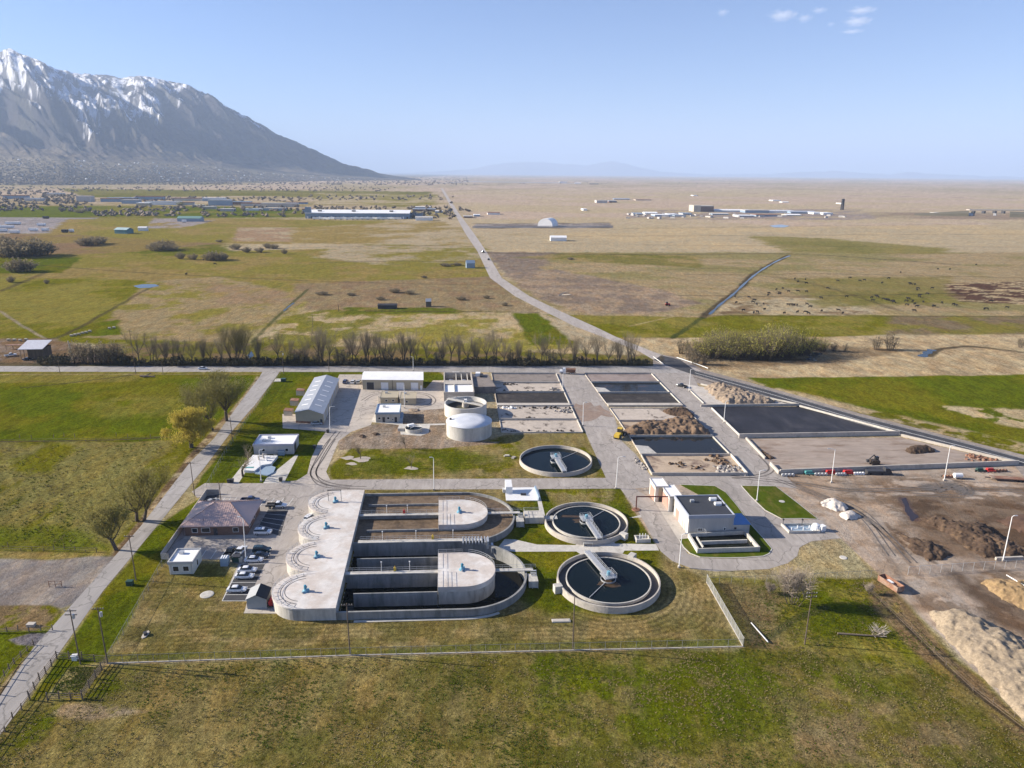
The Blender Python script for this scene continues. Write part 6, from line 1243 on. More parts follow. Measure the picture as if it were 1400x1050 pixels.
p = G(1196, 648); sk = thing('compost_screener', 'black screening machine below the long concrete wall', 'machine', p); MB().cbox(p + EU * 0, 6, 2.0, 1.4).build('hopper', M_darkm, sk); MB().hexa([p + Vector((3, -1, 0)), p + Vector((6, -1, 0)), p + Vector((6, 1, 0)), p + Vector((3, 1, 0))], [p + Vector((3, -1, 2.6)), p + Vector((4.5, -1, 2.2)), p + Vector((4.5, 1, 2.2)), p + Vector((3, 1, 2.6))]).build('drum', M_darkm, sk)
for q in (-2, 2): MB().tube(p + Vector((q, -1.1, .4)), p + Vector((q, -.8, .4)), .4, n=10).build('wheel', M_tyre, sk)
# implements below the wall
def implement(px, py, m, lab, L_=4.0, kind=0):
    p = G(px, py); t = thing('farm_implement', lab, 'implement', p, 0, 'implements parked along the long wall')
    f = MB(); f.cbox(p + EZ * .55, L_, .18, .16); f.cbox(p + EZ * .55 - EV * .8, L_ * .8, .18, .16); 
    for q in (-.4, 0, .4): f.cbox(p + EU * q * L_ + EZ * .45 - EV * .4, .15, 1.0, .15)
    f.build('frame', m, t)
    if kind == 0:
        for q in (-.45, -.15, .15, .45): MB().tube(p + EU * q * L_ - EV * .9 + EZ * .5, p + EU * q * L_ - EV * .4 + EZ * .5, .5, n=10).build('rake_wheel', m, t)
    else:
        MB().hexa([p + EU * -L_ * .4 + EZ * .3, p + EU * L_ * .4 + EZ * .3, p + EU * L_ * .4 + EV * .9 + EZ * .3, p - EU * L_ * .4 + EV * .9 + EZ * .3], [p + EU * -L_ * .3 + EZ * 1.3, p + EU * L_ * .3 + EZ * 1.3, p + EU * L_ * .35 + EV * .9 + EZ * 1.2, p - EU * L_ * .35 + EV * .9 + EZ * 1.2]).build('hopper', m, t)
    for s in (-.5, .5): MB().tube(p + EU * s * L_ - EV * .1 + EZ * .35, p + EU * s * L_ + EV * .12 + EZ * .35, .35, n=10).build('wheel', M_tyre, t)
for x, y, m, l, k, lb in [(1076, 650, M_railing, 4, 0, 'pale grey implement nearest the end of the long wall'), (1106, 649, M_teal, 3.5, 1, 'teal hopper implement below the long wall'), (1121, 649, M_railing, 4, 0, 'grey raking implement right of the teal hopper'), (1136, 648, M_red, 4.2, 1, 'red implement behind the bent lamp post'), (1148, 649, M_railing, 3, 0, 'grey implement between the two red ones'), (1160, 648, M_red, 4.2, 1, 'red implement between the lamp post and the black screener'), (1173, 648, M_white, 3.2, 0, 'white framed implement left of the black screener'), (1340, 645, M_green, 3.2, 1, 'green implement near the right end of the long wall'), (1354, 645, M_red, 3.2, 1, 'red implement near the right end of the long wall'), (1366, 644, M_rust, 4, 0, 'rusty implement at the right end of the long wall'), (1296, 652, M_rust, 4, 0, 'rusty implement next to the white propane tank')]: implement(x, y, m, lb, l, k)
p = G(1309, 654); pt = thing('propane_tank', 'white rounded propane tank beside the right lamp post', 'tank', p); MB().tube(p + Vector((-1.3, 0, 1.1)), p + Vector((1.3, 0, 1.1)), .85, n=16).build('vessel', M_white, pt)
for q in (-.8, .8): MB().cbox(p + Vector((q, 0, 0)), .25, 1.2, .5).build('saddle', M_conc, pt)
p = G(1380, 657); ft = thing('flatbed_trailer', 'long low dark flatbed trailer at the right end of the yard', 'trailer', p); MB().cbox(p + EZ * .8, 12, 2.4, .2, R(-8)).build('deck', M_rust, ft); MB().cbox(p + Vector((-6.6, 1.0, .6)), 2.0, .4, .25, R(-8)).build('drawbar', M_darkm, ft)
for q in (2, 3.3): 
    for s in (-1, 1): MB().tube(p + Vector((q, s * 1.0 - q * .14, .4)), p + Vector((q, s * 1.2 - q * .14, .4)), .42, n=10).build('wheel', M_tyre, ft)
p = G(1217, 802); rc = thing('roll_off_container', 'rusty open-topped roll-off container on the yard near the gate', 'container', p); d = (G(1228, 808) - G(1205, 793)).normalized(); n = Vector((-d.y, d.x, 0)); q = p - d * 3 - n * 1.1 + EZ * .25
mb = MB(); mb.box(q, d * 6, n * .12, EZ * 1.5); mb.box(q + n * 2.1, d * 6, n * .12, EZ * 1.5); mb.box(q + n * .13, d * .12, n * 1.96, EZ * 1.5); mb.box(q + n * .13 + d * 5.88, d * .12, n * 1.96, EZ * 1.5); mb.box(q + n * .13 + d * .13, d * 5.74, n * 1.96, EZ * .7); mb.build('body', M_rust, rc); MB().box(q + n * .3 - EZ * .2, d * 6, n * 1.6, EZ * .19).build('skid', M_darkm, rc); MB().box(q + n * .3 + d * 2 + EZ * .71, d * 1.6, n * 1.2, EZ * .5).build('load', M_white, rc)
p = G(1381, 766.5); tag(MB().box(G(1362, 766.5), (G(1399, 765) - G(1362, 766.5)), EV * .6, EZ * .8).build('barrier_block', M_conc), 'long concrete barrier block at the foot of the right lamp post', 'barrier')
tag(MB().tube(G(1373, 799) + EZ * 2.7, G(1400, 815) + EZ * 2.6, .12, n=6).build('white_pipe', M_white), 'white pipe lying on the golden straw heap', 'pipe')
for x, y, lb in ((317.5, 659.5, 'left of the concrete path'), (313.3, 660, 'at the end of the leaning path'), (384, 658, 'at the drive beside the wet well'), (448.5, 591.5, 'at the warehouse lamp post'), (430, 613, 'on the verge of the drive')):
    p = G(x, y); tag(MB().hexa([p + Vector((a * .4, b * .4, 0)) for a, b in ((-1, -1), (1, -1), (1, 1), (-1, 1))], [p + Vector((a * .5, b * .5, 1.15)) for a, b in ((-1, -1), (1, -1), (1, 1), (-1, 1))]).cbox(p + EZ * 1.16, 1.05, 1.1, .1).build('waste_bin', M_darkm), f'black wheeled waste bin {lb}', 'bin', 'waste bins')
# horse trough frame, lawn bits
p = G(76, 802); fr = thing('cattle_squeeze', 'rusty pipe frame standing alone in the gravel lot', 'frame', p)
for a in (-1.5, 0, 1.5): MB().tube(p + EU * a, p + EU * a + EZ * 1.6, .08, n=5).build('post', M_rust, fr)
MB().tube(p - EU * 1.6 + EZ * 1.5, p + EU * 1.6 + EZ * 1.5, .07, n=5).tube(p - EU * 1.6 + EZ * .7, p + EU * 1.6 + EZ * .7, .07, n=5).build('rail', M_rust, fr)
p = G(199, 868); pl = thing('irrigation_box', 'small open valve box with dark fittings in the front lawn', 'valve box', p); MB().prism([(p + Vector((1.0 * math.cos(a) * .6, 1.4 * math.sin(a), 0))).xy for a in [k * .785 for k in range(8)]], -.1, .15).build('rim', M_conc, pl); MB().cbox(p + EZ * .15, .7, 1.0, .5, .6).build('fitting', M_darkm, pl)
p = G(178, 800); tag(MB().cbox(p, 1.5, 1.0, 1.2).cbox(p + EZ * 1.2, 1.6, 1.1, .1).build('utility_cabinet', M_green), 'green utility cabinet beside the roadside pole', 'cabinet')
p = G(103, 902); tag(MB().cbox(p, 1.0, .8, 1.1).cbox(p + EZ * 1.1, 1.2, 1.0, .1).build('utility_cabinet', M_white), 'white utility cabinet at the foot of the corner pole', 'cabinet')
p = G(43, 856); tag(MB().cbox(p, 1.6, 1.0, .6).cbox(p + EZ * .6, 1.7, 1.1, .12).build('stock_trough', M_conc), 'pale stock trough beside the roadside fence', 'trough')
p = G(767, 850); gr = thing('access_hatch', 'pale concrete access hatch set in the front lawn', 'hatch', p); MB().box(G(755, 851.5), EU * 4.2, EV * 1.1, EZ * .25).build('frame', M_concW, gr); MB().box(G(756, 851) + EZ * .25, EU * 3.8, EV * .8, EZ * .06).build('lid', M_conc, gr)
p = G(395, 521); gr = thing('transformer_pad', 'small pale transformer box on a slab near the north corner', 'transformer', p); MB().box(G(374, 522), EU * 5, EV * 5, EZ * .2).build('slab', M_concW, gr); MB().box(G(384, 522.5) + EZ * .2, EU * 2.2, EV * 2, EZ * 1.4).build('cabinet', M_green, gr)
for k, (x, y) in enumerate(((693, 623.5), (702, 626))): p = G(x, y); tag(MB().cbox(p, 2.2, .9, .22, .3 + k).cbox(p + EZ * .22, 1.6, 1.2, .2, k).build('timber_stack', M_cream if k == 0 else M_rubble), ['pale timber offcut stack on the lawn left of the rear clarifier', 'grey rubble stack on the lawn beside the rear clarifier'][k], 'stack')
# ================================================================ lamp posts and poles
def lamp(b, tpx, lab, arm=1.6, adir=180):
    p = G(*b); h = max(4.5, pxh(b[0], b[1], b[1] - tpx[1]) * 1.02); q = at_dist(tpx[0], tpx[1], p.y); top = Vector((p.x + (q.x - p.x) * .5, p.y, h))
    t = thing('lamp_post', lab, 'lamp post', p, 0, 'white lamp posts of the plant'); MB().cbox(p, .6, .6, .5).build('base', M_conc, t)
    MB().tube(p + EZ * .5, top, .14, .09, 8).build('pole', M_white, t)
    d = Vector((math.cos(R(adir)), math.sin(R(adir)), 0)); mb = MB(); a = top; n = 5
    for i in range(n): f0, f1 = i / n, (i + 1) / n; mb.tube(a + d * arm * f0 + EZ * .35 * math.sin(f0 * 1.57), a + d * arm * f1 + EZ * .35 * math.sin(f1 * 1.57), .07, n=6)
    mb.build('arm', M_white, t); MB().cbox(a + d * (arm + .3) + EZ * .25, .9, .35, .16, R(adir)).build('lamp_head', M_steel, t)
for b, tp, ar, ad, lb in [((336.5, 767), (335, 717), 1.0, 160, 'lamp post among the parked cars in front of the office'), ((593, 670), (593.7, 629), .6, 180, 'lamp post on the grass strip behind the oxidation ditch'), ((451, 592), (452.5, 559), 1.3, 0, 'lamp post at the corner of the warehouse drive'),
    ((553, 558), (553, 526), .5, 180, 'lamp post in front of the tan pump houses'), ((565, 507), (565, 489), .5, 180, 'lamp post behind the white roofed garage'), ((842, 668), (846, 628), 1.6, 0, 'lamp post at the crossing beside the rear clarifier lawn'), ((797, 582), (797, 552), .8, 0, 'lamp post at the corner of the left drying beds'),
    ((769.5, 530), (769.5, 512), .6, 0, 'lamp post at the top of the centre road'), ((942, 535), (943.7, 507), 1.6, 0, 'lamp post on the east road by the black pickup'), ((989.4, 578), (992, 551), .8, 0, 'lamp post at the edge of the black lined pad'), ((1034.6, 685), (1038, 648), 1.2, 0, 'lamp post at the left side of the triangular lawn'),
    ((928.4, 776), (932, 736), .8, 0, 'lamp post at the bend of the loop road'), ((1136.4, 660), (1140, 620), 1.8, 180, 'lamp post with a bent arm in front of the red implements'), ((1290.7, 657), (1297, 618), .8, 0, 'lamp post beside the white propane tank'), ((1371, 767), (1380, 719), .6, 0, 'lamp post on the concrete barrier at the far right of the yard'), ((357, 658), (356, 620), .5, 0, 'lamp post on the lawn beside the wet well')]:
    lamp(b, tp, lb, ar, ad)
def upole(b, tpy, lab, cross=0, m=None, r=.15, transformer=False, lean=0):
    p = G(*b); h = max(3, pxh(b[0], b[1], b[1] - tpy) * 1.02); t = thing('utility_pole', lab, 'utility pole', p, 0, 'wooden utility poles'); top = p + EZ * h + EU * lean
    MB().tube(p - EZ * .1, top, r, r * .65, 8).build('pole', m or M_pole, t)
    for k in range(cross):
        c = top - EZ * (.5 + .9 * k); MB().box(c - EU * 1.2 - EV * .08, EU * 2.4, EV * .14, EZ * .14).build('crossarm', M_pole, t)
        ins = MB()
        for q in (-1.05, -.5, .5, 1.05): ins.tube(c + EU * q + EZ * .14, c + EU * q + EZ * .36, .06, n=6)
        ins.build('insulator', M_railing, t)
    if transformer: MB().tube(top - EZ * 2.2 + EU * .45, top - EZ * 1.2 + EU * .45, .28, n=10).build('transformer', M_railing, t)
for b, ty, cr, tf, lb in [((110, 908), 850, 2, True, 'utility pole with two crossarms at the road corner of the pen'), ((147, 906), 847, 1, True, 'utility pole with a transformer at the fence corner of the pen'), ((186, 793), 742, 1, False, 'utility pole beside the green cabinet and the west road'), ((266, 677), 637, 1, False, 'utility pole where the west road meets the parking entrance'), ((318, 603), 573, 0, False, 'thin utility pole beside the road near the yellow willow'),
    ((185.7, 511), 460, 1, False, 'tall utility pole on the straight county road left of the driving car'), ((82, 510), 495, 0, False, 'short bare pole near the old barn'), ((223, 511), 497, 0, False, 'short bare pole right of the tall roadside pole'), ((388, 511), 482, 1, True, 'utility pole at the north end of the west road'), ((450, 508), 483, 0, False, 'thin pole behind the long warehouse'),
    ((478.5, 895), 837, 1, False, 'utility pole on the front fence in front of the ditch deck'), ((783, 888), 827, 0, False, 'bare pole on the front fence in front of the nearest clarifier'), ((1100, 881), 822, 2, False, 'lone utility pole in the rough grass right of the diagonal fence'), ((302.5, 687), 662, 0, False, 'dark pole in the walled office yard'), ((428, 448), 428, 0, False, 'small pole standing in the middle of the far pasture')]:
    upole(b, ty, lb, cr, None, .15, tf)
# ================================================================ fences
def link_fence(pix, lab, h=2.0, step=3.0, m=M_link, curb=False, name='chain_link_fence', postm=M_fpost):
    P = [G(*p) for p in pix]; t = thing(name, lab, 'fence', sum(P, Vector((0, 0, 0))) / len(P)); pm = MB(); posts = []; rail = MB()
    for a, b in zip(P[:-1], P[1:]):
        pm.poly([a + EZ * .05, b + EZ * .05, b + EZ * h, a + EZ * h]); rail.tube(a + EZ * h, b + EZ * h, .035, n=4)
        n = max(1, round((b - a).length / step))
        for i in range(n): posts.append(a.lerp(b, i / n))
        if curb: MB().strip([a.xy, b.xy], .22, -.1, .12).build('kerb', M_conc, t)
    posts.append(P[-1]); pm.build_raw('mesh_panel', m, t); rail.build('top_rail', postm, t)
    pr = None
    for p in posts:
        if pr is None: pr = MB().tube(p, p + EZ * (h + .1), .05, n=5).build('post', postm, t); p0 = p
        else: c = pr.copy(); COL.objects.link(c); c.location = pr.location + (p - p0)
    return t
link_fence([(147, 907), (480, 896), (785, 889), (1016, 884)], 'long chain link fence along the front of the plant with a pale kerb', 1.9, 3.2, curb=True)
link_fence([(147, 907), (182, 845), (222, 775), (231, 764)], 'chain link fence along the west road from the pen to the small white building', 1.9, 3.5)
link_fence([(283, 668), (310, 618), (345, 565), (384, 512)], 'chain link fence along the west road beside the white building', 1.9, 3.5)
link_fence([(967, 799), (1080, 795), (1206, 788)], 'chain link fence between the loop road lawn and the rough grass', 1.9, 3.0)
link_fence([(1241, 786), (1330, 780), (1402, 776), (1500, 770)], 'chain link gate fence across the yard at the right', 2.4, 3.2, M_gate, False, 'chain_link_fence', M_railing)
link_fence([(966, 796), (1016, 884)], 'pale slatted fence running diagonally down to the front corner of the plant', 2.2, 2.6, M_slat, True, 'slatted_fence', M_railing)
def rail_fence(pix, lab, h=1.2, step=2.5, rails=3, m=M_wood, r=.09, name='post_and_rail_fence'):
    P = [G(*p) for p in pix]; t = thing(name, lab, 'fence', sum(P, Vector((0, 0, 0))) / len(P)); rl = MB(); posts = []
    for a, b in zip(P[:-1], P[1:]):
        n = max(1, round((b - a).length / step)); posts += [a.lerp(b, i / n) for i in range(n)]
        for q in range(rails): z = h * (q + 1) / rails - .1; rl.tube(a + EZ * z, b + EZ * z, r * .55, n=4)
    posts.append(P[-1]); rl.build('rail', m, t); pr = None
    if len(posts) > 100: posts = posts[::2]
    for p in posts[:100]:
        if pr is None: pr = MB().tube(p, p + EZ * (h + .25), r * 1.3, r, 6).build('post', m, t); p0 = p
        else: c = pr.copy(); COL.objects.link(c); c.location = pr.location + (p - p0); c.rotation_euler = (random.uniform(-.06, .06), random.uniform(-.06, .06), 0)
    return t
rail_fence([(78, 901), (147, 906)], 'top side of the wooden cattle pen beside the two big poles', 1.7, 2.6, 4, r=.11)
rail_fence([(78, 901), (55, 932), (41, 957)], 'roadside of the wooden cattle pen', 1.7, 2.4, 4, r=.11)
rail_fence([(147, 907), (131, 928), (113, 955)], 'right side of the wooden cattle pen casting striped shadows', 1.7, 2.4, 4, r=.11)
rail_fence([(65, 957), (113, 956)], 'near side of the wooden cattle pen', 1.5, 2.2, 3, r=.11)
rail_fence([(41, 957), (18, 985), (-30, 1052)], 'old wooden post fence along the road below the pen', 1.3, 2.6, 2, r=.1)
rail_fence([(46, 882), (20, 908), (0, 938), (-30, 985)], 'post fence left of the road at the lower left edge', 1.2, 2.4, 2, r=.1)
rail_fence([(-20, 866), (40, 864), (72, 862)], 'short wooden fence behind the stock trough', 1.2, 2.4, 3, r=.09)
rail_fence([(-20, 752), (60, 753), (132, 755)], 'wire fence with wooden posts behind the gravel lot', 1.3, 3.2, 2, r=.08)
rail_fence([(-20, 606), (60, 604), (160, 603), (252, 600)], 'wire fence with wooden posts between the two green fields', 1.3, 4.0, 2, r=.09)
rail_fence([(1180, 800), (1260, 878), (1330, 945), (1415, 1010)], 'low wire fence along the ditch beside the lower yard road', 1.1, 4.0, 2, r=.06)
wl = thing('guard_rail', 'white guard rail beside the junction of the two roads', 'guard rail', G(915, 497))
for pp in ([(893, 489), (908, 500)], [(925, 490), (955, 500), (968, 505)]):
    MB().strip([G(*p).xy for p in pp], .12, .45, .8).build('rail', M_white, wl)
    for f in (0, .5, 1): p = G(*lerp2(pp[0], pp[-1], f)); MB().tube(p, p + EZ * .8, .08, n=5).build('post', M_wood, wl)
p0 = G(1027, 852); tag(MB().tube(p0 + EZ * .1, G(1050, 880) + EZ * .4, .16, n=6).build('fallen_pole', M_railing), 'pale pole lying in the rough grass right of the diagonal fence', 'pole')
tag(MB().tube(G(1145, 867) + EZ * .2, G(1212, 872) + EZ * .3, .22, .15, 8).build('fallen_log', M_wood), 'long fallen log in the rough grass beside the branch pile', 'log')
mb = MB()
for i in range(70):
    p = G(1200 + random.uniform(-9, 9), 866 + random.uniform(-4, 4)); d = Vector((random.uniform(-1, 1), random.uniform(-1, 1), random.uniform(0, .6))).normalized(); mb.tube(p + EZ * .1, p + d * random.uniform(1, 2.4) + EZ * random.uniform(.2, .9), .06, .02, 4)
tag(mb.build('branch_pile', mat('bleached_branches', (.40, .35, .29), .9, .2, 2, kind='obj')), 'bleached branch pile at the end of the fallen log', 'branch pile')

# ================================================================ trees
def branch(mb, tw, p, d, L, r, lev, maxlev, rnd, spread, up, twl, kids=(2, 4)):
    """one limb; returns nothing, fills thick limbs into mb and fine twigs into tw"""
    q = p; dd = d.copy(); segs = 3 if lev < 2 else 2; rr = r
    for i in range(segs):
        dd = (dd + Vector((rnd.uniform(-.16, .16), rnd.uniform(-.16, .16), rnd.uniform(-.05, .12) * up))).normalized(); n = q + dd * L / segs; r2 = rr * .78
        (mb if lev < maxlev - 1 else tw).tube(q, n, rr, r2, 5 if lev < 2 else 3, cap=False); 
        if lev >= 1 and lev < maxlev:
            for _ in range(rnd.randint(1, 2)):
                s = Vector((rnd.uniform(-1, 1), rnd.uniform(-1, 1), rnd.uniform(-.1, .9))).normalized(); e = (dd * .75 + s * spread).normalized(); branch(mb, tw, q.lerp(n, rnd.random()), e, L * rnd.uniform(.45, .7), max(r2 * .5, .012), max(lev + 1, maxlev - 1) if lev < maxlev - 1 else maxlev, maxlev, rnd, spread, up, twl)
        q, rr = n, r2
    if lev < maxlev:
        for _ in range(rnd.randint(*kids)):
            s = Vector((rnd.uniform(-1, 1), rnd.uniform(-1, 1), rnd.uniform(-.2, .7))).normalized(); e = (dd + s * spread + EZ * .25 * up).normalized(); branch(mb, tw, q, e, L * rnd.uniform(.6, .82), rr * .8, lev + 1, maxlev, rnd, spread, up, twl)
    else:
        for _ in range(twl):
            s = Vector((rnd.uniform(-1, 1), rnd.uniform(-1, 1), rnd.uniform(-.4, .8))).normalized(); e = (dd * .8 + s).normalized(); a = p.lerp(q, rnd.random()); tw.tube(a, a + e * rnd.uniform(.5, 1.3), .015, .006, 3, cap=False)
def bare_tree(seed, h, stems=1, spread=.55, up=1.0, lev=4, twm=None, name='bare_tree', r0=.28, twl=3, lean=.1, kids=(2, 4), leafm=False):
    rnd = random.Random(seed); t = thing(name, 'x', 'tree'); mb = MB(); tw = MB()
    for k in range(stems):
        a = rnd.uniform(0, 6.28); p = Vector((math.cos(a), math.sin(a), 0)) * (.12 * h * (k > 0) * rnd.random()); d = Vector((math.cos(a) * lean, math.sin(a) * lean, 1)).normalized(); tl = h * rnd.uniform(.16, .24)
        q = p + d * tl; mb.tube(p - EZ * .2, q, r0, r0 * .8, 7, cap=False)
        for j in range(rnd.randint(3, 5)):
            b_ = rnd.uniform(0, 6.28); e = Vector((math.cos(b_) * spread * .9, math.sin(b_) * spread * .9, rnd.uniform(.8, 1.3) * up)).normalized(); branch(mb, tw, q, e, h * rnd.uniform(.22, .30), r0 * .55, 1, lev, rnd, spread, up, twl, kids)
    zs = sorted(v[2] for v in tw.v); k = h / zs[int(len(zs) * .995)]; mb.v = [(a * k, b * k, c * k) for a, b, c in mb.v]; tw.v = [(a * k, b * k, c * k) for a, b, c in tw.v]
    if leafm:
        n0 = len(tw.v); bl = []
        for _ in range(7000): c = Vector(tw.v[rnd.randrange(n0)]) + Vector((rnd.gauss(0, .3), rnd.gauss(0, .3), rnd.gauss(0, .3))); u_ = Vector((rnd.gauss(0, 1), rnd.gauss(0, 1), rnd.gauss(0, 1))).normalized(); v_ = u_.orthogonal().normalized(); s_ = rnd.uniform(.06, .15); bl.append([c - u_ * s_ * 2, c + v_ * s_ * .4, c + u_ * s_ * 2, c - v_ * s_ * .4])
        for q in bl: tw.poly(q)
    mb.build_raw('trunk', M_bark, t); tw.build_raw('crown', twm or M_twig, t); t['h'] = h; return t
def shoot_bush(seed, h, w, n, m, name, twigs=None, droop=0, leaf=.12, per=14):
    """clump of upright shoots carrying small leaf blades"""
    rnd = random.Random(seed); t = thing(name, 'x', 'shrub'); st = MB(); lf = MB()
    for i in range(n):
        a = rnd.uniform(0, 6.28); rr = w * math.sqrt(rnd.random()) * .5; p = Vector((rr * .45 * math.cos(a), rr * .45 * math.sin(a), 0)); hh = h * rnd.uniform(.6, 1) * (1 - .35 * (rr / (w * .5)) ** 2); tip = Vector((rr * 1.05 * math.cos(a), rr * 1.05 * math.sin(a), hh)); mid = p.lerp(tip, .5) + EZ * hh * .08
        st.tube(p, mid, .05, .035, 3, cap=False).tube(mid, tip, .035, .012, 3, cap=False)
        for k in range(per):
            f = rnd.uniform(.25, 1); c = (p.lerp(mid, f * 2) if f < .5 else mid.lerp(tip, f * 2 - 1)) + Vector((rnd.gauss(0, .28), rnd.gauss(0, .28), rnd.gauss(0, .2) - droop * rnd.random())); u = Vector((rnd.gauss(0, 1), rnd.gauss(0, 1), rnd.gauss(0, 1.2))).normalized(); v = u.cross(Vector((rnd.gauss(0, 1), rnd.gauss(0, 1), rnd.gauss(0, 1)))).normalized(); s = leaf * rnd.uniform(.6, 1.6)
            lf.poly([c - u * s * 1.6, c + v * s * .5, c + u * s * 1.6, c - v * s * .5])
    st.build_raw('stems', M_bark, t); lf.build_raw('foliage', m, t); t['h'] = h; return t
placed = set()
def plant(proto, px, py, hpx, lab, cat, group=None, wide=1.0, z=0):
    p = G(px, py); h = pxh(px, py, hpx); k = h / proto['h']; sc = (k * wide * random.uniform(.9, 1.1), k * wide * random.uniform(.9, 1.1), k)
    if proto.name not in placed: placed.add(proto.name); o = proto; o.location = p; o.rotation_euler = (0, 0, random.uniform(0, 6.28)); o.scale = sc; o['label'] = lab
    else: o = copy_thing(proto, lab, p, random.uniform(0, 6.28), None, sc)
    o['category'] = cat
    if group: o['group'] = group
    elif 'group' in o: del o['group']
    return o
TP = [bare_tree(100 + i, 13, s, sp, up, 4, M_twig, 'bare_tree', .22, 1, .12, (1, 3)) for i, (s, sp, up) in enumerate([(1, .6, 1.0), (2, .55, 1.1), (1, .7, .9), (3, .5, 1.2)])]
TB = [shoot_bush(120 + i, 9, 6, 46, M_brush, 'bare_brush', leaf=.22, per=9) for i in range(2)]
ROW = [(192, 38), (205, 34), (216, 30), (228, 33), (240, 30), (252, 34), (264, 32), (277, 34), (290, 30), (303, 34), (338, 30), (355, 32), (380, 40), (395, 30), (420, 44), (441, 46), (450, 48), (480, 46), (488, 44), (502, 40), (515, 42), (524, 43), (537, 38), (552, 42), (560, 44), (572, 38), (585, 36), (605, 38), (615, 42), (630, 40), (640, 42), (652, 36), (668, 44), (678, 42), (690, 38), (708, 34), (740, 42), (748, 40), (765, 36), (785, 38), (800, 36), (815, 40), (830, 38), (845, 34), (858, 42), (868, 44)]
LABROW = 'leafless tree in the long roadside row north of the plant'
for i, (x, hp) in enumerate(ROW): plant(TP[i % 4], x + random.uniform(-2, 2), 497.5 + random.uniform(-1, 1), hp * random.uniform(.92, 1.08), LABROW, 'tree', 'leafless trees in the roadside row', .85)
for i, x in enumerate([108, 118, 128, 138, 147, 156, 163, 404, 412, 434, 463, 471, 530, 600, 700, 725, 755]): plant(TB[i % 2], x, 497, 30 if x < 200 else 24, 'grey leafless brush clump in the roadside row', 'shrub', 'grey brush in the roadside row', 1.0)
BT = bare_tree(140, 15, 9, .5, 1.25, 3, M_twigy, 'bushy_tree', .14, 2, .4); plant(BT, 322, 496, 48, 'biggest bushy tree in the roadside row, many stemmed and fan shaped', 'tree', None, 1.1)
HD = [shoot_bush(150 + i, 4.2, 7.5, 46, M_hedge, 'undergrowth_shrub', leaf=.26, per=9) for i in range(3)]
for i, x in enumerate(range(166, 890, 13)): plant(HD[i % 3], x + random.uniform(-3, 3), 498.5 + random.uniform(-.7, .7), random.uniform(5, 13), 'low dark undergrowth shrub below the roadside tree row', 'shrub', 'dark undergrowth below the tree row', 1.1)
for i, x in enumerate([60, 76, 90, 168, 180]): plant(HD[i % 3], x, 497.5, random.uniform(9, 14), 'low dark shrub beside the old barn', 'shrub', 'dark shrubs beside the old barn', 1.0)
# willows by the west road
rnd = random.Random(9)
def willow():
    t = thing('willow_tree', 'yellow willow in new leaf leaning over the west road fence', 'tree'); mb = MB(); tw = MB(); h = 13
    for j in range(7):
        b_ = j * .9; branch(mb, tw, Vector((0, 0, 1.6)), Vector((math.cos(b_) * .8, math.sin(b_) * .8, .8)).normalized(), 4.0, .3, 1, 3, rnd, .55, .8, 2)
    mb.tube((0, 0, -.2), (0, 0, 1.8), .5, .42, 9); mb.build_raw('trunk', M_bark, t); lf = MB()
    cl = [(Vector((math.cos(a) * rr, math.sin(a) * rr, z)), s) for a, rr, z, s in [(rnd.uniform(0, 6.28), rnd.uniform(1.5, 6.2), rnd.uniform(3.2, 10.5), rnd.uniform(1.0, 2.1)) for _ in range(58)]]
    for c, s in cl:
        f = 1 - .55 * max(0, (c.z - 6) / 5); c = Vector((c.x * f, c.y * f, c.z))
        for _ in range(260):
            dv = Vector((rnd.gauss(0, 1), rnd.gauss(0, 1), rnd.gauss(0, 1))).normalized() * s * rnd.random() ** .4; p = c + Vector((dv.x, dv.y, dv.z * .8 - .5 * rnd.random())); u = Vector((rnd.gauss(0, .4), rnd.gauss(0, .4), -1)).normalized(); v = u.cross(Vector((rnd.gauss(0, 1), rnd.gauss(0, 1), .2))).normalized(); L_ = rnd.uniform(.14, .34); lf.poly([p, p + u * L_ + v * .07, p + u * L_ * 2, p + u * L_ - v * .07])
    lf.build_raw('crown', M_willow, t); t['h'] = h; return t
plant(willow(), 262, 612, 60, 'yellow willow in new leaf leaning over the west road fence', 'tree', None, 1.05)
OT = [bare_tree(160 + i, 12, 2, .65, .9, 4, leaf_mat('olive_buds', (.33, .30, .09), (.23, .20, .075), .4) if i == 0 else MATS['olive_buds'], 'budding_tree', .26, 1, .25, (2, 3), True) for i in range(2)]
plant(OT[0], 291, 588, 58, 'sparse budding tree just behind the yellow willow', 'tree', None, 1.1); plant(OT[1], 310, 575, 62, 'wide budding tree farthest up the west road', 'tree', None, 1.25)
plant(OT[0], 187, 712, 60, 'large olive budding tree bending over the west road', 'tree', None, 1.35); plant(OT[1], 160, 752, 52, 'grey budding tree in front of the large olive one by the road', 'tree', None, 1.2)
SM = bare_tree(170, 7, 1, .75, .8, 4, M_twig, 'small_bare_tree', .16, 0, .1, (1, 3))
for x, y, hp, lb in [(332, 651, 34, 'wide bare tree in front of the white building'), (493, 627, 20, 'small bare tree in a gravel ring on the centre lawn, left'), (562, 640, 18, 'small bare tree in a gravel ring on the centre lawn, right'), (554, 613, 20, 'small bare tree at the edge of the dug soil')]: plant(SM, x, y, hp, lb, 'tree', None, 1.5 if x == 332 else 1.0)
for x, y, r_ in ((495, 628, 2.3), (562, 640, 1.6), (476, 626, 1.6), (481, 634, 1.3)): p = G(x, y); tag(MB().prism([(p.x + a_, p.y + b_) for a_, b_ in blob(0, 0, r_ * 1.4, r_ * .9, 14, x)], .0, .04).build('gravel_ring', mat('ring_gravel', (.40, .35, .30), .95, .2, 1.5)), {495: 'pale gravel ring round the left small tree', 562: 'pale gravel ring round the right small tree', 476: 'pale gravel patch beside the drive, farther one', 481: 'pale gravel patch beside the drive, nearer one'}[x], 'gravel patch')
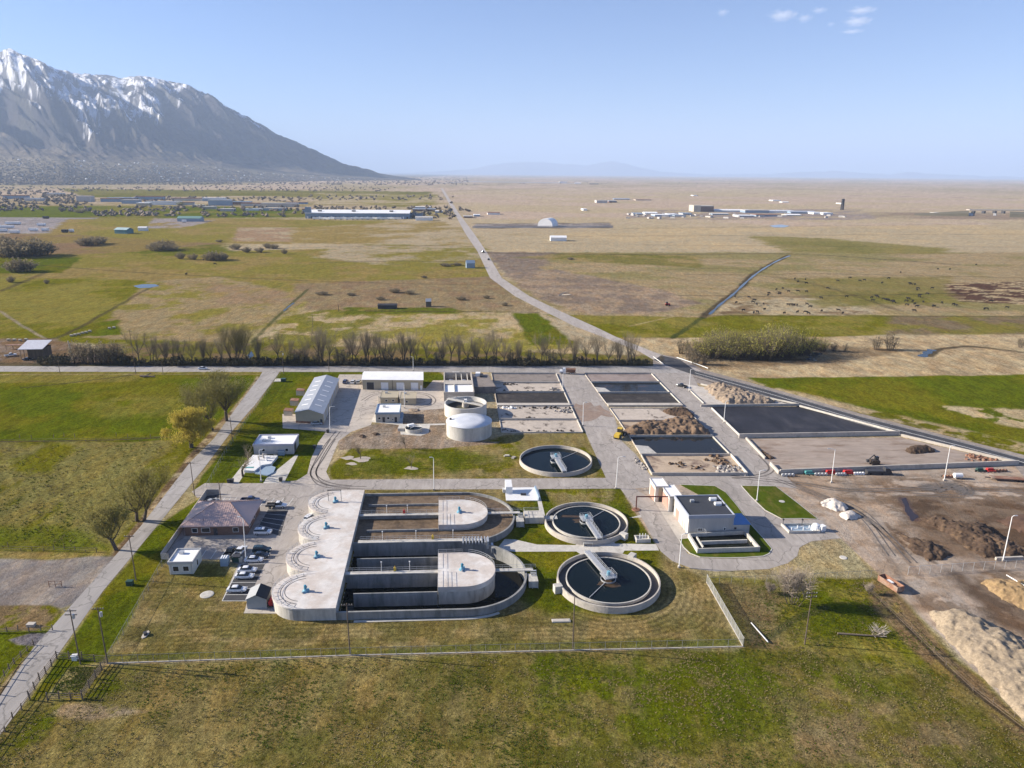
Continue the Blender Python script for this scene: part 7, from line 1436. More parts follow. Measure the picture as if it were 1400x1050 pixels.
GB = bare_tree(175, 6, 7, .5, 1.1, 3, mat('pale_twigs', (.36, .30, .24), .95, .2, .4, kind='obj'), 'grey_bush', .05, 1, .5, (1, 3)); plant(GB, 1083, 826, 44, 'pale grey leafless bush on the fence below the loop road', 'shrub', None, .95)
plant(GB, 1052, 812, 14, 'small grey bush left of the pale leafless bush', 'shrub'); plant(GB, 1188, 812, 12, 'small brown bush near the rusty container', 'shrub')
# willow thicket and scrub by the stream
WB = [shoot_bush(180 + i, 8, 9, 130, M_willow2, 'willow_bush', leaf=.12, per=9) for i in range(3)]
for i, (x, y, hp) in enumerate([(960, 487, 30), (972, 489, 36), (985, 484, 38), (997, 490, 40), (1010, 485, 42), (1022, 490, 42), (1035, 486, 44), (1048, 490, 42), (1060, 486, 42), (1073, 489, 40), (1085, 485, 38), (1097, 484, 34), (1010, 478, 34), (1045, 477, 34), (1075, 477, 32), (980, 476, 30), (1110, 478, 24), (1122, 480, 18)]): plant(WB[i % 3], x, y, hp * random.uniform(.72, 1.12), 'yellow green willow bush in the thicket beside the stream', 'shrub', 'willow thicket beside the stream', 1.15)
for i, (x, y, hp) in enumerate([(932, 484, 22), (942, 492, 24), (950, 498, 22), (963, 498, 16), (940, 478, 16), (1140, 480, 14), (1155, 481, 12), (1198, 478, 20), (1218, 478, 24), (1395, 475, 14), (905, 494, 10), (860, 494, 18)]): plant(TB[i % 2], x, y, hp, 'grey leafless scrub bush on the pale reed bank', 'shrub', 'leafless scrub on the reed bank', 1.1)
# bushes in the left pastures
DB = [shoot_bush(190 + i, 6, 8.5, 80, M_brush, 'pasture_bush', leaf=.24, per=12) for i in range(2)]
PB = [(22, 372, 22, 1.2), (36, 371, 20, 1.2), (15, 386, 10, 1), (8, 350, 26, 1.5), (25, 351, 28, 1.5), (42, 350, 30, 1.6), (58, 349, 22, 1.5), (5, 338, 20, 1.3), (116, 336, 14, 1.6), (128, 335, 15, 1.6), (138, 333, 12, 1.4), (215, 343, 16, 1.5), (225, 341, 17, 1.5), (235, 343, 12, 1.4), (247, 354, 12, 1), (264, 355, 12, 1), (287, 356, 16, 1.3), (297, 356, 17, 1.4), (306, 355, 12, 1.2), (322, 341, 11, 1.4), (337, 345, 10, 1.2), (355, 345, 10, 1.3), (366, 339, 9, 1.5), (375, 340, 9, 1.4), (389, 347, 9, 1), (300, 331, 5, 2), (64, 388, 8, .8), (610, 364, 7, 2.5), (625, 363, 6, 2.5), (560, 402, 8, 2), (540, 400, 9, 1.8), (440, 403, 7, 2.4), (580, 380, 5, 2), (665, 408, 7, 1.4), (690, 418, 7, 1.5), (480, 404, 6, 2), (520, 410, 7, 2.2), (630, 410, 7, 2), (780, 355, 5, 2)]
for i, (x, y, hp, w_) in enumerate(PB): plant(DB[i % 2], x, y, hp * .72, 'dark leafless bush in the far pastures left of the highway' if x < 700 else 'dark leafless bush in the pasture right of the highway', 'shrub', 'leafless bushes in the far pastures' if x < 700 else None, w_)
p = G(335, 372)
# ================================================================ farm, sheds, cattle, stream
def gable_house(name, lab, cat, p, w, d, h, rh, wm, rm, a=0, group=None, parts=None):
    t = thing(name, lab, cat, p, 0, group); u = Vector((math.cos(a), math.sin(a), 0)); v = Vector((-math.sin(a), math.cos(a), 0)); c = Vector(p) - u * w / 2 - v * d / 2; b = [c, c + u * w, c + u * w + v * d, c + v * d]; up = [q + EZ * h for q in b]; r0 = c + v * d / 2 + EZ * (h + rh); r1 = r0 + u * w
    MB().add([*b, *up, r0, r1], [(0, 1, 5, 4), (1, 2, 6, 9, 5), (2, 3, 7, 6), (3, 0, 4, 8, 7), (3, 2, 1, 0)]).build('wall', wm, t)
    mb = MB(); o = d * .04
    for e0, e1 in ((up[0] - v * o, up[1] - v * o), (up[3] + v * o, up[2] + v * o)): q = [e0 - u * o, e1 + u * o, r1 + u * o, r0 - u * o]; k = max(.15, h * .04); mb.hexa([x + EZ * .01 for x in q], [x + EZ * k for x in q])
    mb.build('roof', rm, t); return t
p = G(46, 491); bt_ = thing('old_barn', 'old open-fronted wooden barn with a pale metal roof', 'barn', p); w_, d_ = 12, 9
u, v = EU, EV; c = p - u * 6 - v * 1
MB().box(c + u * 4, u * 8, v * .3, EZ * 5.6).box(c + u * 11.7 + v * .31, u * .3, v * 8, EZ * 5.8).box(c + u * 4 + v * 8.4, u * 8, v * .3, EZ * 6.2).build('wall', mat('old_barn_boards', (.11, .085, .06), .9, .3, .8, stretch=(3, 1, .2)), bt_)
MB().hexa([c - v * .6 + EZ * 5.6 - u * .5, c + u * 12.4 - v * .6 + EZ * 5.75, c + u * 12.4 + v * 10 + EZ * 8.4, c + v * 10 + EZ * 8.3 - u * .5], [c - v * .6 + EZ * 5.8 - u * .5, c + u * 12.4 - v * .6 + EZ * 5.95, c + u * 12.4 + v * 10 + EZ * 8.6, c + v * 10 + EZ * 8.5 - u * .5]).build('roof', mat('pale_tin_roof', (.52, .52, .56), .4, .12, .8), bt_)
for q in (.3, 2.2): MB().tube(c + u * q, c + u * q + EZ * 5.6, .16, n=6).build('post', M_wood, bt_)
p = G(18, 478); lt = thing('lean_to', 'low rusty lean-to left of the old barn', 'shed', p); MB().box(p - u * 4 + EZ * 2.3, u * 9, v * 3, EZ * .2).build('roof', M_rust, lt)
for q in (-3.8, 0, 4.6): MB().tube(p + u * q + v * .2, p + u * q + v * .2 + EZ * 2.3, .12, n=6).build('post', M_wood, lt)
tag(MB().tube(G(100, 492), G(100, 492) + EZ * 10.5 - EU * 1.0, .5, .32, 8).build('tree_snag', mat('bleached_snag', (.45, .40, .33), .9, .15, 1)), 'pale broken tree snag standing beside the old barn', 'snag')
tag(MB().tube(G(192, 515) + EZ * .4, G(212, 516) + EZ * .5, .5, .3, 7).tube(G(196, 516.5) + EZ * .3, G(207, 513) + EZ * 1.1, .35, .2, 6).build('log_pile', M_wood), 'dark log pile at the top of the green field', 'log pile')
for k in range(12):
    x, y = [(98, 460), (103, 459), (108, 458), (113, 456.5), (118, 455.5), (123, 454), (20, 466), (28, 466.5), (36, 465.5), (12, 466), (150, 450), (156, 449)][k]; p = G(x, y); tag(MB().tube(p + EZ * .7 - EU * .8, p + EZ * .7 + EU * .8, .7, n=10).build('hay_bale', mat('pale_hay', (.45, .40, .30), .95, .15, 1)), 'small pale bale lying along the far pasture ditch', 'bale', 'pale bales along the pasture ditch')
gable_house('farm_shed', 'small blue grey shed beside the highway verge', 'shed', G(643, 366), 9, 7, 5, 3, M_bluew, M_bluew, .2)
gable_house('farm_shed', 'little dark hut with a lean roof in the brown brush', 'shed', G(586, 419), 4, 4, 4, 2, M_wood, M_steel, .1)
gable_house('farm_shed', 'long low dark stable at the back of the bright pasture', 'shed', G(530, 421.5), 14, 5, 2.6, 1, M_darkm, M_darkm, .05)
p = G(463, 425); tag(MB().cbox(p, .3, .3, 4.5).build('gate_post', M_wood), 'lone dark post in the bright pasture', 'post')
gable_house('white_barn', 'white barn standing alone in the plain right of the highway', 'barn', G(763, 329), 24, 14, 5, 2.5, M_white, M_whiteroof, .05)
p = G(749, 309); dm = thing('dome_shelter', 'big white fabric shelter beside the dark fenced yard', 'shelter', p); mb = MB(); n = 10; Ls, Wd = 34, 30
pr = [(math.cos(math.pi * i / n) * Wd / 2, math.sin(math.pi * i / n) ** .8 * 15) for i in range(n + 1)]; ud = Vector((math.cos(1.2), math.sin(1.2), 0)); vd = Vector((-ud.y, ud.x, 0)); vs = [p + vd * a_ + EZ * b_ + ud * (s - .5) * Ls for s in (0, 1) for a_, b_ in pr]
mb.add(vs, [(i, i + 1, n + 2 + i, n + 1 + i) for i in range(n)]); mb.build('fabric_roof', M_white, dm); MB().poly(vs[:n + 1]).build_raw('end_wall', M_white, dm); MB().poly(vs[n + 1:]).build_raw('end_wall', M_white, dm)
link_fence([(646, 311.5), (838, 311)], 'dark fence along the front of the yard with the white shelter', 3.5, 25, M_slat, name='windbreak_fence', postm=M_darkm)
p = G(768, 404); tag(MB().tube(p, p + EU * 8 + EZ * 1, .6, .3, 6).tube(p + EV * 2, p + EU * 6 - EV * 4 + EZ * 1.5, .5, .3, 6).tube(p - EU * 3, p + EU * 4 + EV * 5 + EZ * 2.2, .5, .2, 6).build('dead_tree', mat('bleached_snag', (.45, .4, .33))), 'bleached fallen dead tree right of the highway', 'dead tree')
p = G(913, 418); tr_ = thing('red_tractor', 'small red tractor in the pasture near the stream', 'tractor', p); MB().cbox(p + EZ * .8, 3.4, 1.3, 1.1).build('body', M_red, tr_); MB().cbox(p + EZ * 1.9 - EU * .8, 1.3, 1.2, 1.2).build('cab', M_dkglass, tr_)
for a_, r_ in ((-1.1, .9), (1.2, .55)):
    for s in (-.8, .8): MB().tube(p + EU * a_ + EV * s + EZ * r_, p + EU * a_ + EV * s * 1.25 + EZ * r_, r_, n=12).build('wheel', M_tyre, tr_)
# cattle
def cow():
    t = thing('cow', 'x', 'cow'); me = bpy.data.meshes.new('body'); 
    V = [(-.8, 0, 1.05), (-.3, 0, 1.1), (.3, 0, 1.08), (.75, 0, 1.15), (1.1, 0, 1.2), (1.45, 0, 1.1), (-.85, .22, .75), (-.95, .24, .45), (-.88, .24, .05), (-.85, -.22, .75), (-.95, -.24, .45), (-.88, -.24, .05), (.7, .2, .7), (.72, .22, .4), (.7, .22, .05), (.7, -.2, .7), (.72, -.22, .4), (.7, -.22, .05), (-1.0, 0, 1.0), (-1.1, 0, .5), (1.12, .2, 1.32), (1.12, -.2, 1.32)]
    E = [(0, 1), (1, 2), (2, 3), (3, 4), (4, 5), (0, 6), (6, 7), (7, 8), (0, 9), (9, 10), (10, 11), (3, 12), (12, 13), (13, 14), (3, 15), (15, 16), (16, 17), (0, 18), (18, 19), (4, 20), (4, 21)]
    rad = [.34, .40, .38, .34, .2, .13, .16, .1, .07, .16, .1, .07, .13, .085, .07, .13, .085, .07, .05, .03, .05, .05]
    me.from_pydata(V, E, []); o = bpy.data.objects.new('body', me); COL.objects.link(o); sk = o.modifiers.new('skin', 'SKIN')
    for i, r_ in enumerate(rad): me.skin_vertices[0].data[i].radius = (r_, r_)
    me.skin_vertices[0].data[1].use_root = True; o.modifiers.new('sub', 'SUBSURF').levels = 1
    dg_ = bpy.context.evaluated_depsgraph_get(); m2 = bpy.data.meshes.new_from_object(o.evaluated_get(dg_)); o2 = bpy.data.objects.new('body', m2); COL.objects.link(o2); bpy.data.objects.remove(o); m2.materials.clear(); m2.materials.append(mat('black_hide', (.012, .010, .009), .8, .3, 1)); o2.parent = t; return t
CW = cow(); first = True
CX_ = [(446, 188), (490, 191), (459, 201), (494, 206), (396, 228), (420, 241), (369, 233), (459, 240), (383, 247), (382, 253), (495, 242), (583, 228), (625, 197), (717, 197), (735, 193), (675, 184), (809, 205), (836, 186), (886, 161), (925, 207), (929, 212), (945, 212), (958, 228), (954, 234), (1017, 227), (997, 251), (965, 257), (964, 263), (785, 260), (790, 264), (765, 267), (770, 279), (815, 273), (824, 275), (831, 275), (838, 277), (849, 283), (855, 281), (857, 287), (913, 270), (919, 271), (910, 281), (912, 297), (936, 283), (944, 293), (953, 304), (980, 285), (943, 322), (1020, 301), (1025, 303), (1058, 288), (1105, 295), (1115, 299), (1233, 314), (1243, 314), (1328, 309), (1262, 282), (1041, 147), (1091, 148), (1200, 129), (272, 286), (287, 295), (277, 278), (316, 294), (202, 288), (197, 262), (255, 266), (232, 320), (418, 297), (430, 297), (438, 297), (446, 297), (455, 298), (496, 294), (510, 306), (490, 328), (503, 333), (402, 332), (457, 327), (627, 320), (645, 333), (557, 323), (555, 268), (661, 263), (335, 257), (338, 249), (275, 330), (290, 327), (320, 316)]
for i, (a_, b_) in enumerate(CX_):
    p = G(940 + a_ / 3.043, 320 + b_ / 3.043 + .5); o = CW if i == 0 else copy_thing(CW)
    o.location = p; o.rotation_euler = (0, 0, random.uniform(0, 6.28)); k = 1.35; o.scale = (k, k, k); o['label'] = 'black cow grazing on the wide plain right of the stream'; o['group'] = 'black cattle on the plain'; o['category'] = 'cow'
for x, y, lb in ((278, 356.5, 'brown cow left of the pasture bushes'), (294, 362, 'dark calf below the pasture bushes'), (255, 376, 'dark cow near the pasture ditch')): o = copy_thing(CW, lb, G(x, y), random.random() * 6, None, 1.5); o['category'] = 'cow'; del o['group']
# stream, ditch water and small ponds
def stream(name, pix, wpx, z=.06):
    P = [G(*p).xy for p in pix]; Q = smooth_line(P, 6); w0 = [wpx * (1 + .35 * math.sin(i * 1.3) + .2 * math.sin(i * 3.1)) for i in range(len(Q))]; mb = MB(); vs = []
    for i, q in enumerate(Q):
        a, b = Vector(Q[max(0, i - 1)]), Vector(Q[min(len(Q) - 1, i + 1)]); t = (b - a).normalized(); n = Vector((-t.y, t.x)) * w0[i] / 2; vs += [(*(Vector(q) + n), z), (*(Vector(q) - n), z)]
    mb.add(vs, [(2 * i, 2 * i + 1, 2 * i + 3, 2 * i + 2) for i in range(len(Q) - 1)]); return struct(mb.build_raw(name, W_stream))
stream('stream', [(970, 430), (985, 416), (1004, 401), (1022, 384), (1040, 370), (1062, 357), (1080, 349.5)], 2.1)
stream('stream', [(1108, 493), (1113, 487), (1118, 482)], 4.5); stream('stream', [(1260, 488), (1268, 482), (1275, 478)], 4.0); stream('stream', [(388, 425), (395, 419), (402, 414)], 1.2)
struct(sheet('pond', [(182, 391), (195, 388.5), (212, 388.5), (218, 391), (205, 393.5), (190, 394)], .06, W_stream)); struct(sheet('pond', [(1052, 308.5), (1068, 307), (1080, 309), (1072, 311), (1058, 311)], .2, W_stream))
struct(sheet('pond', [(338, 486), (344, 480), (347, 486), (342, 491)], .06, W_stream))
# ================================================================ far buildings
def far_block(px, py, wpx, hpx, dm, wm, rm, name, lab, cat='building', group=None, rh=.15, gable=False):
    p = G(px, py); d = math.hypot(p.x, p.y); w = wpx * d / F * 1.02; h = hpx * d / F * 1.0
    if gable: return gable_house(name, lab, cat, p + Vector((0, dm / 2, 0)), w, dm, h * .6, h * .4, wm, rm, 0, group)
    t = thing(name, lab, cat, p, 0, group); MB().box(p - EU * w / 2, EU * w, EV * dm, EZ * h * (1 - rh)).build('wall', wm, t); MB().box(p - EU * w / 2 - EU * .3 - EV * .3 + EZ * h * (1 - rh), EU * (w + .6), EV * (dm + .6), EZ * h * rh).build('roof', rm, t); return t
# big white-roofed depot with trucks in front
p = G(489, 299); d = math.hypot(p.x, p.y); w = 134 * d / F; dp = thing('depot', 'huge long warehouse with a white roof and blue walls left of the highway', 'building', p); c = p - EU * w / 2
MB().box(c, EU * w, EV * 70, EZ * 11).build('wall', mat('blue_depot_wall', (.20, .27, .36), .6, .06, .1), dp); MB().hexa([c - EU + EZ * 11 - EV * 1, c + EU * (w + 1) + EZ * 11 - EV * 1, c + EU * (w + 1) + EZ * 14 + EV * 71, c - EU + EZ * 14 + EV * 71], [c - EU + EZ * 12 - EV * 1, c + EU * (w + 1) + EZ * 12 - EV * 1, c + EU * (w + 1) + EZ * 15.5 + EV * 71, c - EU + EZ * 15.5 + EV * 71]).build('roof', M_whiteroof, dp)
for k in range(26): MB().box(c + EU * (w * (k + .5) / 26 - 1.6) - EV * .3, EU * 3.2, EV * .28, EZ * 4.5).build('dock_door', M_darkm if k % 3 else M_white, dp)
for f in (.12, .45, .82): MB().cbox(c + EU * w * f + EV * 30 + EZ * 14, 8, 6, 2.2).build('roof_unit', M_darkm, dp)
MB().cbox(c + EU * 6 + EV * 4, 12, 8, 24).build('stair_tower', mat('blue_depot_wall', (.2, .27, .36)), dp)
tp = None
for k in range(16):
    x = 432 + k * 7.4 + random.uniform(-1.5, 1.5); p = G(x, 300.3 + random.uniform(-.3, .3))
    if tp is None:
        tp = thing('truck_trailer', 'white truck trailer backed up to the long blue depot', 'trailer', p, 0, 'trailers parked at the depot'); MB().cbox(p + EZ * 1.2, 15, 3.2, 3.6).build('box', M_white, tp); MB().cbox(p + EZ * .2 - EU * 4, 3, 2.8, .95).build('wheels', M_tyre, tp)
    else: copy_thing(tp, None, p, random.uniform(-.4, .4))
p = G(580, 301); gable_house('depot_annex', 'low pale annex at the right end of the blue depot', 'building', p, 36, 18, 6, 2, M_white, M_greywall, .05); gable_house('depot_annex', 'dark low shed right of the blue depot', 'building', G(566, 297), 40, 20, 8, 2, M_bluew, M_darkm, .05)
# green roofed barns and yard
gable_house('green_roofed_barn', 'long barn with a teal green roof in the left plain', 'barn', G(261, 302.5), 46, 18, 6, 4, M_bluew, mat('sage_green_roof', (.18, .30, .26), .5, .08, .2), .03)
gable_house('green_roofed_barn', 'small teal barn near the grey truck lot', 'barn', G(170, 319), 22, 16, 6, 3, mat('teal_shed_wall', (.10, .22, .25), .6), mat('pale_teal_roof', (.38, .50, .50), .5), -.2)
gable_house('farm_shed', 'small white shed right of the small teal barn', 'shed', G(196, 315.5), 14, 8, 5, 2, M_white, M_white, .1)
for k, (x, y, w_) in enumerate([(9, 312, 40), (46, 316, 22), (62, 316, 16), (20, 319, 24), (57, 309, 22), (89, 318, 14), (98, 317.5, 10), (18, 307, 44), (3, 317, 26), (63, 299, 18), (252, 304, 12)]):
    p = G(x, y); t = thing('parked_trailer', ['long white trailer at the front edge of the grey truck lot', 'white box trailer near the front of the truck lot', 'pale box trailer right of another near the front of the truck lot', 'low pale trailer on the bare ground below the truck lot', 'white trailer in the middle of the truck lot', 'white and dark truck at the right front of the truck lot', 'small trailer at the far right front of the truck lot', 'long flat white trailer in the truck lot', 'pale trailer at the left frame edge below the truck lot', 'dark trailer at the back of the truck lot', 'white truck in front of the teal roofed barn'][k], 'trailer', p, 0); MB().cbox(p + EZ * 1.0, w_ * .62, 5, 4).build('box', M_white if k not in (5, 9) else M_darkm, t); MB().cbox(p + EZ * .1, w_ * .5, 3.6, .89).build('wheels', M_tyre, t)
# commercial strip at the foot of the town
rr = random.Random(3); wms = [M_greywall, M_bluew, M_cream, M_brick, M_white, M_beige]; rms = [M_whiteroof, M_greywall, M_bluew, M_steel, M_rust]
strip = [(115, 276, 16, 8, 0), (118, 272.5, 9, 5, 3), (150, 276, 20, 5, 1), (178, 278.5, 19, 6, 1), (165, 274, 30, 4, 3), (205, 273, 30, 5, 1), (222, 280, 40, 5, 4), (245, 280, 30, 4, 0), (195, 281, 14, 4, 5), (258, 274.5, 40, 4, 2), (292, 275, 26, 5, 1), (300, 281, 26, 9, 1), (330, 280, 22, 5, 3), (352, 282, 40, 5, 0), (382, 283, 44, 6, 2), (375, 288, 26, 4, 1), (345, 288, 20, 3, 4), (405, 279, 26, 3, 1), (20, 272, 24, 5, 1), (45, 275, 18, 4, 0), (75, 268, 16, 4, 2), (285, 286, 14, 4, 5), (310, 289, 16, 4, 0), (270, 283, 12, 3, 3), (420, 290, 12, 5, 1), (580, 289, 30, 4, 3), (600, 291, 10, 3, 1), (575, 285, 26, 2.6, 1), (640, 298, 12, 3, 3), (675, 293.5, 16, 3.4, 4), (652, 296, 8, 3, 1)]
for k, (x, y, w_, hp, c_) in enumerate(strip): far_block(x, y, w_, hp * .8, 25, wms[c_], rms[rr.randrange(5)], 'commercial_building', 'low commercial building in the strip at the edge of the town', 'building', 'commercial buildings at the edge of town', .22)
# industrial complex on the right plain
far_block(966, 289.5, 18, 7.5, 40, mat('brown_tower_wall', (.23, .16, .13), .7), M_cream, 'silo_building', 'tall brown and cream mill building in the industrial complex', 'building'); 
far_block(953, 289.5, 9, 8, 40, M_cream, M_cream, 'silo_building', 'tall cream wing of the mill building in the industrial complex', 'building')
ind = [(1000, 289.5, 44, 5, 4), (1035, 291, 30, 6, 1), (1068, 291, 34, 5, 4), (1098, 292, 30, 5.5, 1), (1050, 296, 30, 4, 1), (1020, 297, 20, 4, 0), (985, 294, 20, 4, 1), (940, 294, 12, 4, 0), (930, 296, 14, 3, 1), (890, 293, 16, 5, 4), (907, 296, 22, 4, 1), (920, 295, 12, 4, 4), (872, 293, 12, 3, 0), (1120, 293, 14, 4, 4), (1132, 293.5, 12, 4, 4), (1085, 295.5, 18, 4, 2), (823, 277.5, 14, 6, 0), (838, 277, 10, 4, 3), (850, 273, 20, 3, 1), (880, 274, 20, 2, 2), (1062, 275, 10, 2.2, 4), (1074, 277, 8, 2, 4), (951, 268, 6, 1.8, 4), (1152, 279, 4, 2, 4), (1290, 292, 14, 2, 4), (770, 249.5, 10, 2, 4), (812, 252, 12, 2, 3), (790, 251, 8, 2, 4), (800, 288, 5, 4, 4)]
for k, (x, y, w_, hp, c_) in enumerate(ind): far_block(x, y, w_, hp * .55, 35, wms[c_], rms[0 if c_ == 4 else k % 5], 'industrial_building', 'low building of the distant industrial complex on the right plain', 'building', 'buildings of the industrial complex', .25, k % 3 == 0)
pt_ = None
for k in range(46):
    x = rr.choice([rr.uniform(858, 935), rr.uniform(940, 1160)]); y = 294 + rr.uniform(-1, 5); p = G(x, y)
    if pt_ is None: pt_ = thing('storage_container', 'small pale container in the yard of the industrial complex', 'container', p, 0, 'containers in the industrial yard'); MB().cbox(p, 11, 5, 3).cbox(p + EZ * 3, 11.2, 5.2, .2).build('box', M_greywall, pt_)
    else: copy_thing(pt_, None, p, rr.uniform(0, 3), None, (rr.uniform(.5, 1.3), rr.uniform(.6, 1.4), rr.uniform(.6, 1.3)))
p = G(1151, 287); tw_ = thing('lattice_tower', 'dark lone tower with a wide head on the right plain', 'tower', p); d = math.hypot(p.x, p.y); h = 13 * d / F
for a_, b_ in ((-1, -1), (1, -1), (1, 1), (-1, 1)): MB().tube(p + Vector((a_ * 3, b_ * 3, 0)), p + Vector((a_ * 2.5, b_ * 2.5, h * .75)), 1.2, n=5).build('leg', M_darkm, tw_)
MB().cbox(p + EZ * h * .5, 5, 5, h * .22).cbox(p + EZ * h * .74, 7, 6, h * .26).build('head', M_darkm, tw_)
p = G(1368, 295.5); br_ = thing('road_bridge', 'dark motorway overpass at the right edge of the plain', 'bridge', p); d = math.hypot(p.x, p.y)
MB().box(G(1325, 291) , EU * 75 * d / F, EV * 14, EZ * 2.2).build('deck', M_conc, br_)
for o in br_.children: o.location.z += 7
for x in (1331, 1345, 1360, 1372): MB().box(G(x, 292), EU * 5, EV * 10, EZ * 6.9).build('pier', M_darkm, br_)
for a_, b_ in ((1322, 1330), (1358, 1362)): MB().hexa([G(a_, 295), G(b_, 295), G(b_, 291), G(a_, 291)], [q + EZ * .6 for q in (G(a_, 295), G(b_, 295), G(b_, 291), G(a_, 291))]).build('abutment', M_concW, br_)
emb = MB().hexa([G(1250, 294.5), G(1324, 296), G(1324, 291), G(1250, 292)], [q + EZ * z for q, z in ((G(1250, 294), .5), (G(1324, 295), 7), (G(1324, 291.6), 7), (G(1250, 292.2), .5))]).build('road_embankment', mat('embankment_grass', (.13, .11, .06), .95, .2, .05)); struct(emb)
emb = MB().hexa([G(1380, 297), G(1500, 299), G(1500, 293), G(1380, 292)], [q + EZ * z for q, z in ((G(1380, 296), 7), (G(1500, 298), 1), (G(1500, 293.5), 1), (G(1380, 292.6), 7))]).build('road_embankment', MATS['embankment_grass']); struct(emb)
# ================================================================ town on the slope
def town_pt(px, t):
    z, r, n = mtn_h(np.array([px], float), np.array([t], float)); a = math.atan((px - 700) / (F * 1.045)); return Vector((float(r[0]) * math.sin(a), float(r[0]) * math.cos(a), float(z[0])))
hp_ = []
for c_, rm in ((M_cream, M_greywall), (M_white, M_whiteroof), (M_beige, M_brick), (M_greywall, M_bluew)):
    t = thing('house', 'x', 'house'); MB().cbox((0, 0, -3), 15, 10, 8).build('wall', c_, t)
    MB().add([(-8, -5.6, 4.9), (8, -5.6, 4.9), (8, 5.6, 4.9), (-8, 5.6, 4.9), (-8, 0, 8), (8, 0, 8)], [(0, 1, 5, 4), (2, 3, 4, 5), (1, 2, 5), (3, 0, 4), (3, 2, 1, 0)]).build('roof', rm, t); hp_.append(t)
k = 0; used = [False] * 4
while k < 270:
    x = rr.uniform(-40, 520) if k % 3 else rr.uniform(100, 470); t = rr.uniform(.01, .30) * (1 if x < 350 else .9)
    p = town_pt(x, t); i = rr.randrange(4); sc = rr.uniform(.7, 1.15); lb = 'small far house of the hillside town below the mountain'
    if not used[i]: o = hp_[i]; used[i] = True; o.location = p; o.rotation_euler = (0, 0, rr.uniform(0, 3)); o.scale = (sc,) * 3
    else: o = copy_thing(hp_[i], None, p, rr.uniform(0, 3), None, sc)
    o['label'] = lb; o['group'] = 'houses of the hillside town'; k += 1
def tree_mass(name, pts, m, lab=None):
    mb = MB()
    for p, r_, h_ in pts:
        for q in range(3):
            c = p + Vector((rr.uniform(-.6, .6) * r_, rr.uniform(-.6, .6) * r_, h_ * (.35 + .2 * q))); s = r_ * (1 - .22 * q) * rr.uniform(.7, 1.1)
            vs = [c + Vector((math.cos(a_ + rr.uniform(-.3, .3)) * s, math.sin(a_) * s, rr.uniform(-.25, .25) * h_)) for a_ in (0, 1.05, 2.1, 3.14, 4.2, 5.2)]; mb.add(vs + [c + EZ * h_ * .45, c - EZ * h_ * .4], [(a_, (a_ + 1) % 6, 6) for a_ in range(6)] + [((a_ + 1) % 6, a_, 7) for a_ in range(6)])
    o = mb.build_raw(name, m); o['kind'] = 'stuff'; return o
M_ttree = mat('town_trees', (.20, .165, .125), .95, .4, .02, (.12, .11, .08)); M_ttree2 = mat('far_brush', (.19, .15, .11), .95, .35, .02, (.11, .10, .065))
tree_mass('town_trees', [(town_pt(rr.uniform(-80, 560), max(.003, rr.betavariate(1.1, 2.2) * .33)), rr.uniform(5, 9.5), rr.uniform(5, 10)) for _ in range(6200)], M_ttree)
pts = []
for _ in range(2600):
    x = rr.uniform(-60, 640); y = 240 + (rr.random() ** 1.6) * 13; hz_ = 236.5 + .00785 * (x - 700)
    if y < hz_ + 3.5: continue
    pts.append((G(x, y), rr.uniform(6, 12), rr.uniform(5, 11)))
for (x0, x1, y0, y1, n) in [(-20, 100, 262, 276, 130), (-20, 60, 277, 289, 60), (60, 130, 268, 282, 70), (80, 130, 283, 291, 24), (130, 215, 290, 296, 50), (150, 420, 270, 276, 110), (150, 420, 283, 289, 70), (230, 420, 292, 297, 30), (420, 600, 268, 274, 60), (240, 540, 254, 262, 170), (420, 560, 284, 289, 40), (560, 620, 284, 300, 40), (0, 240, 256, 262, 90), (600, 640, 268, 290, 10), (560, 1000, 250, 252, 24)]:
    for _ in range(n): pts.append((G(rr.uniform(x0, x1), rr.uniform(y0, y1)), rr.uniform(4, 8), rr.uniform(4, 9)))
tree_mass('distant_trees', pts, M_ttree2)
for k, (x, y) in enumerate([(18, 254), (42, 256), (110, 291), (247, 281), (322, 279.5)]):
    o = copy_thing(WB[k % 3], ['yellow green tree far left at the edge of town', 'olive tree right of the far left one', 'pale olive tree beside the bright fields', 'tree beside the commercial strip', 'yellow green tree near the commercial strip'][k], G(x, y), k, None, (3.0, 3.0, 1.7)); o['category'] = 'tree'
    if 'group' in o: del o['group']
# ================================================================ clouds: small drifting puffs far above the haze
mc = bpy.data.materials.new('cloud_vapour'); mc.use_nodes = True; t = mc.node_tree; t.nodes.clear(); oo = t.nodes.new('ShaderNodeOutputMaterial'); vp = t.nodes.new('ShaderNodeVolumePrincipled'); vp.inputs['Color'].default_value = (1, 1, 1, 1)
tc = t.nodes.new('ShaderNodeTexCoord').outputs['Object']; ln = t.nodes.new('ShaderNodeVectorMath'); ln.operation = 'LENGTH'; lk(t, tc, ln.inputs[0]); n_ = noise(t, tc, 2.6, 5, .6)
ad = t.nodes.new('ShaderNodeMath'); ad.operation = 'SUBTRACT'; lk(t, n_, ad.inputs[0]); lk(t, mrange(t, ln.outputs['Value'], .15, 1, -.1, .5), ad.inputs[1]); lk(t, mrange(t, ad.outputs[0], .2, .7, 0, .0022), vp.inputs['Density']); vp.inputs['Emission Strength'].default_value = 0
lk(t, vp.outputs[0], oo.inputs['Volume'])
ico = bpy.data.meshes.new('cloud'); bm = bmesh.new(); bmesh.ops.create_icosphere(bm, subdivisions=3, radius=1.0); bm.to_mesh(ico); bm.free(); ico.materials.append(mc)
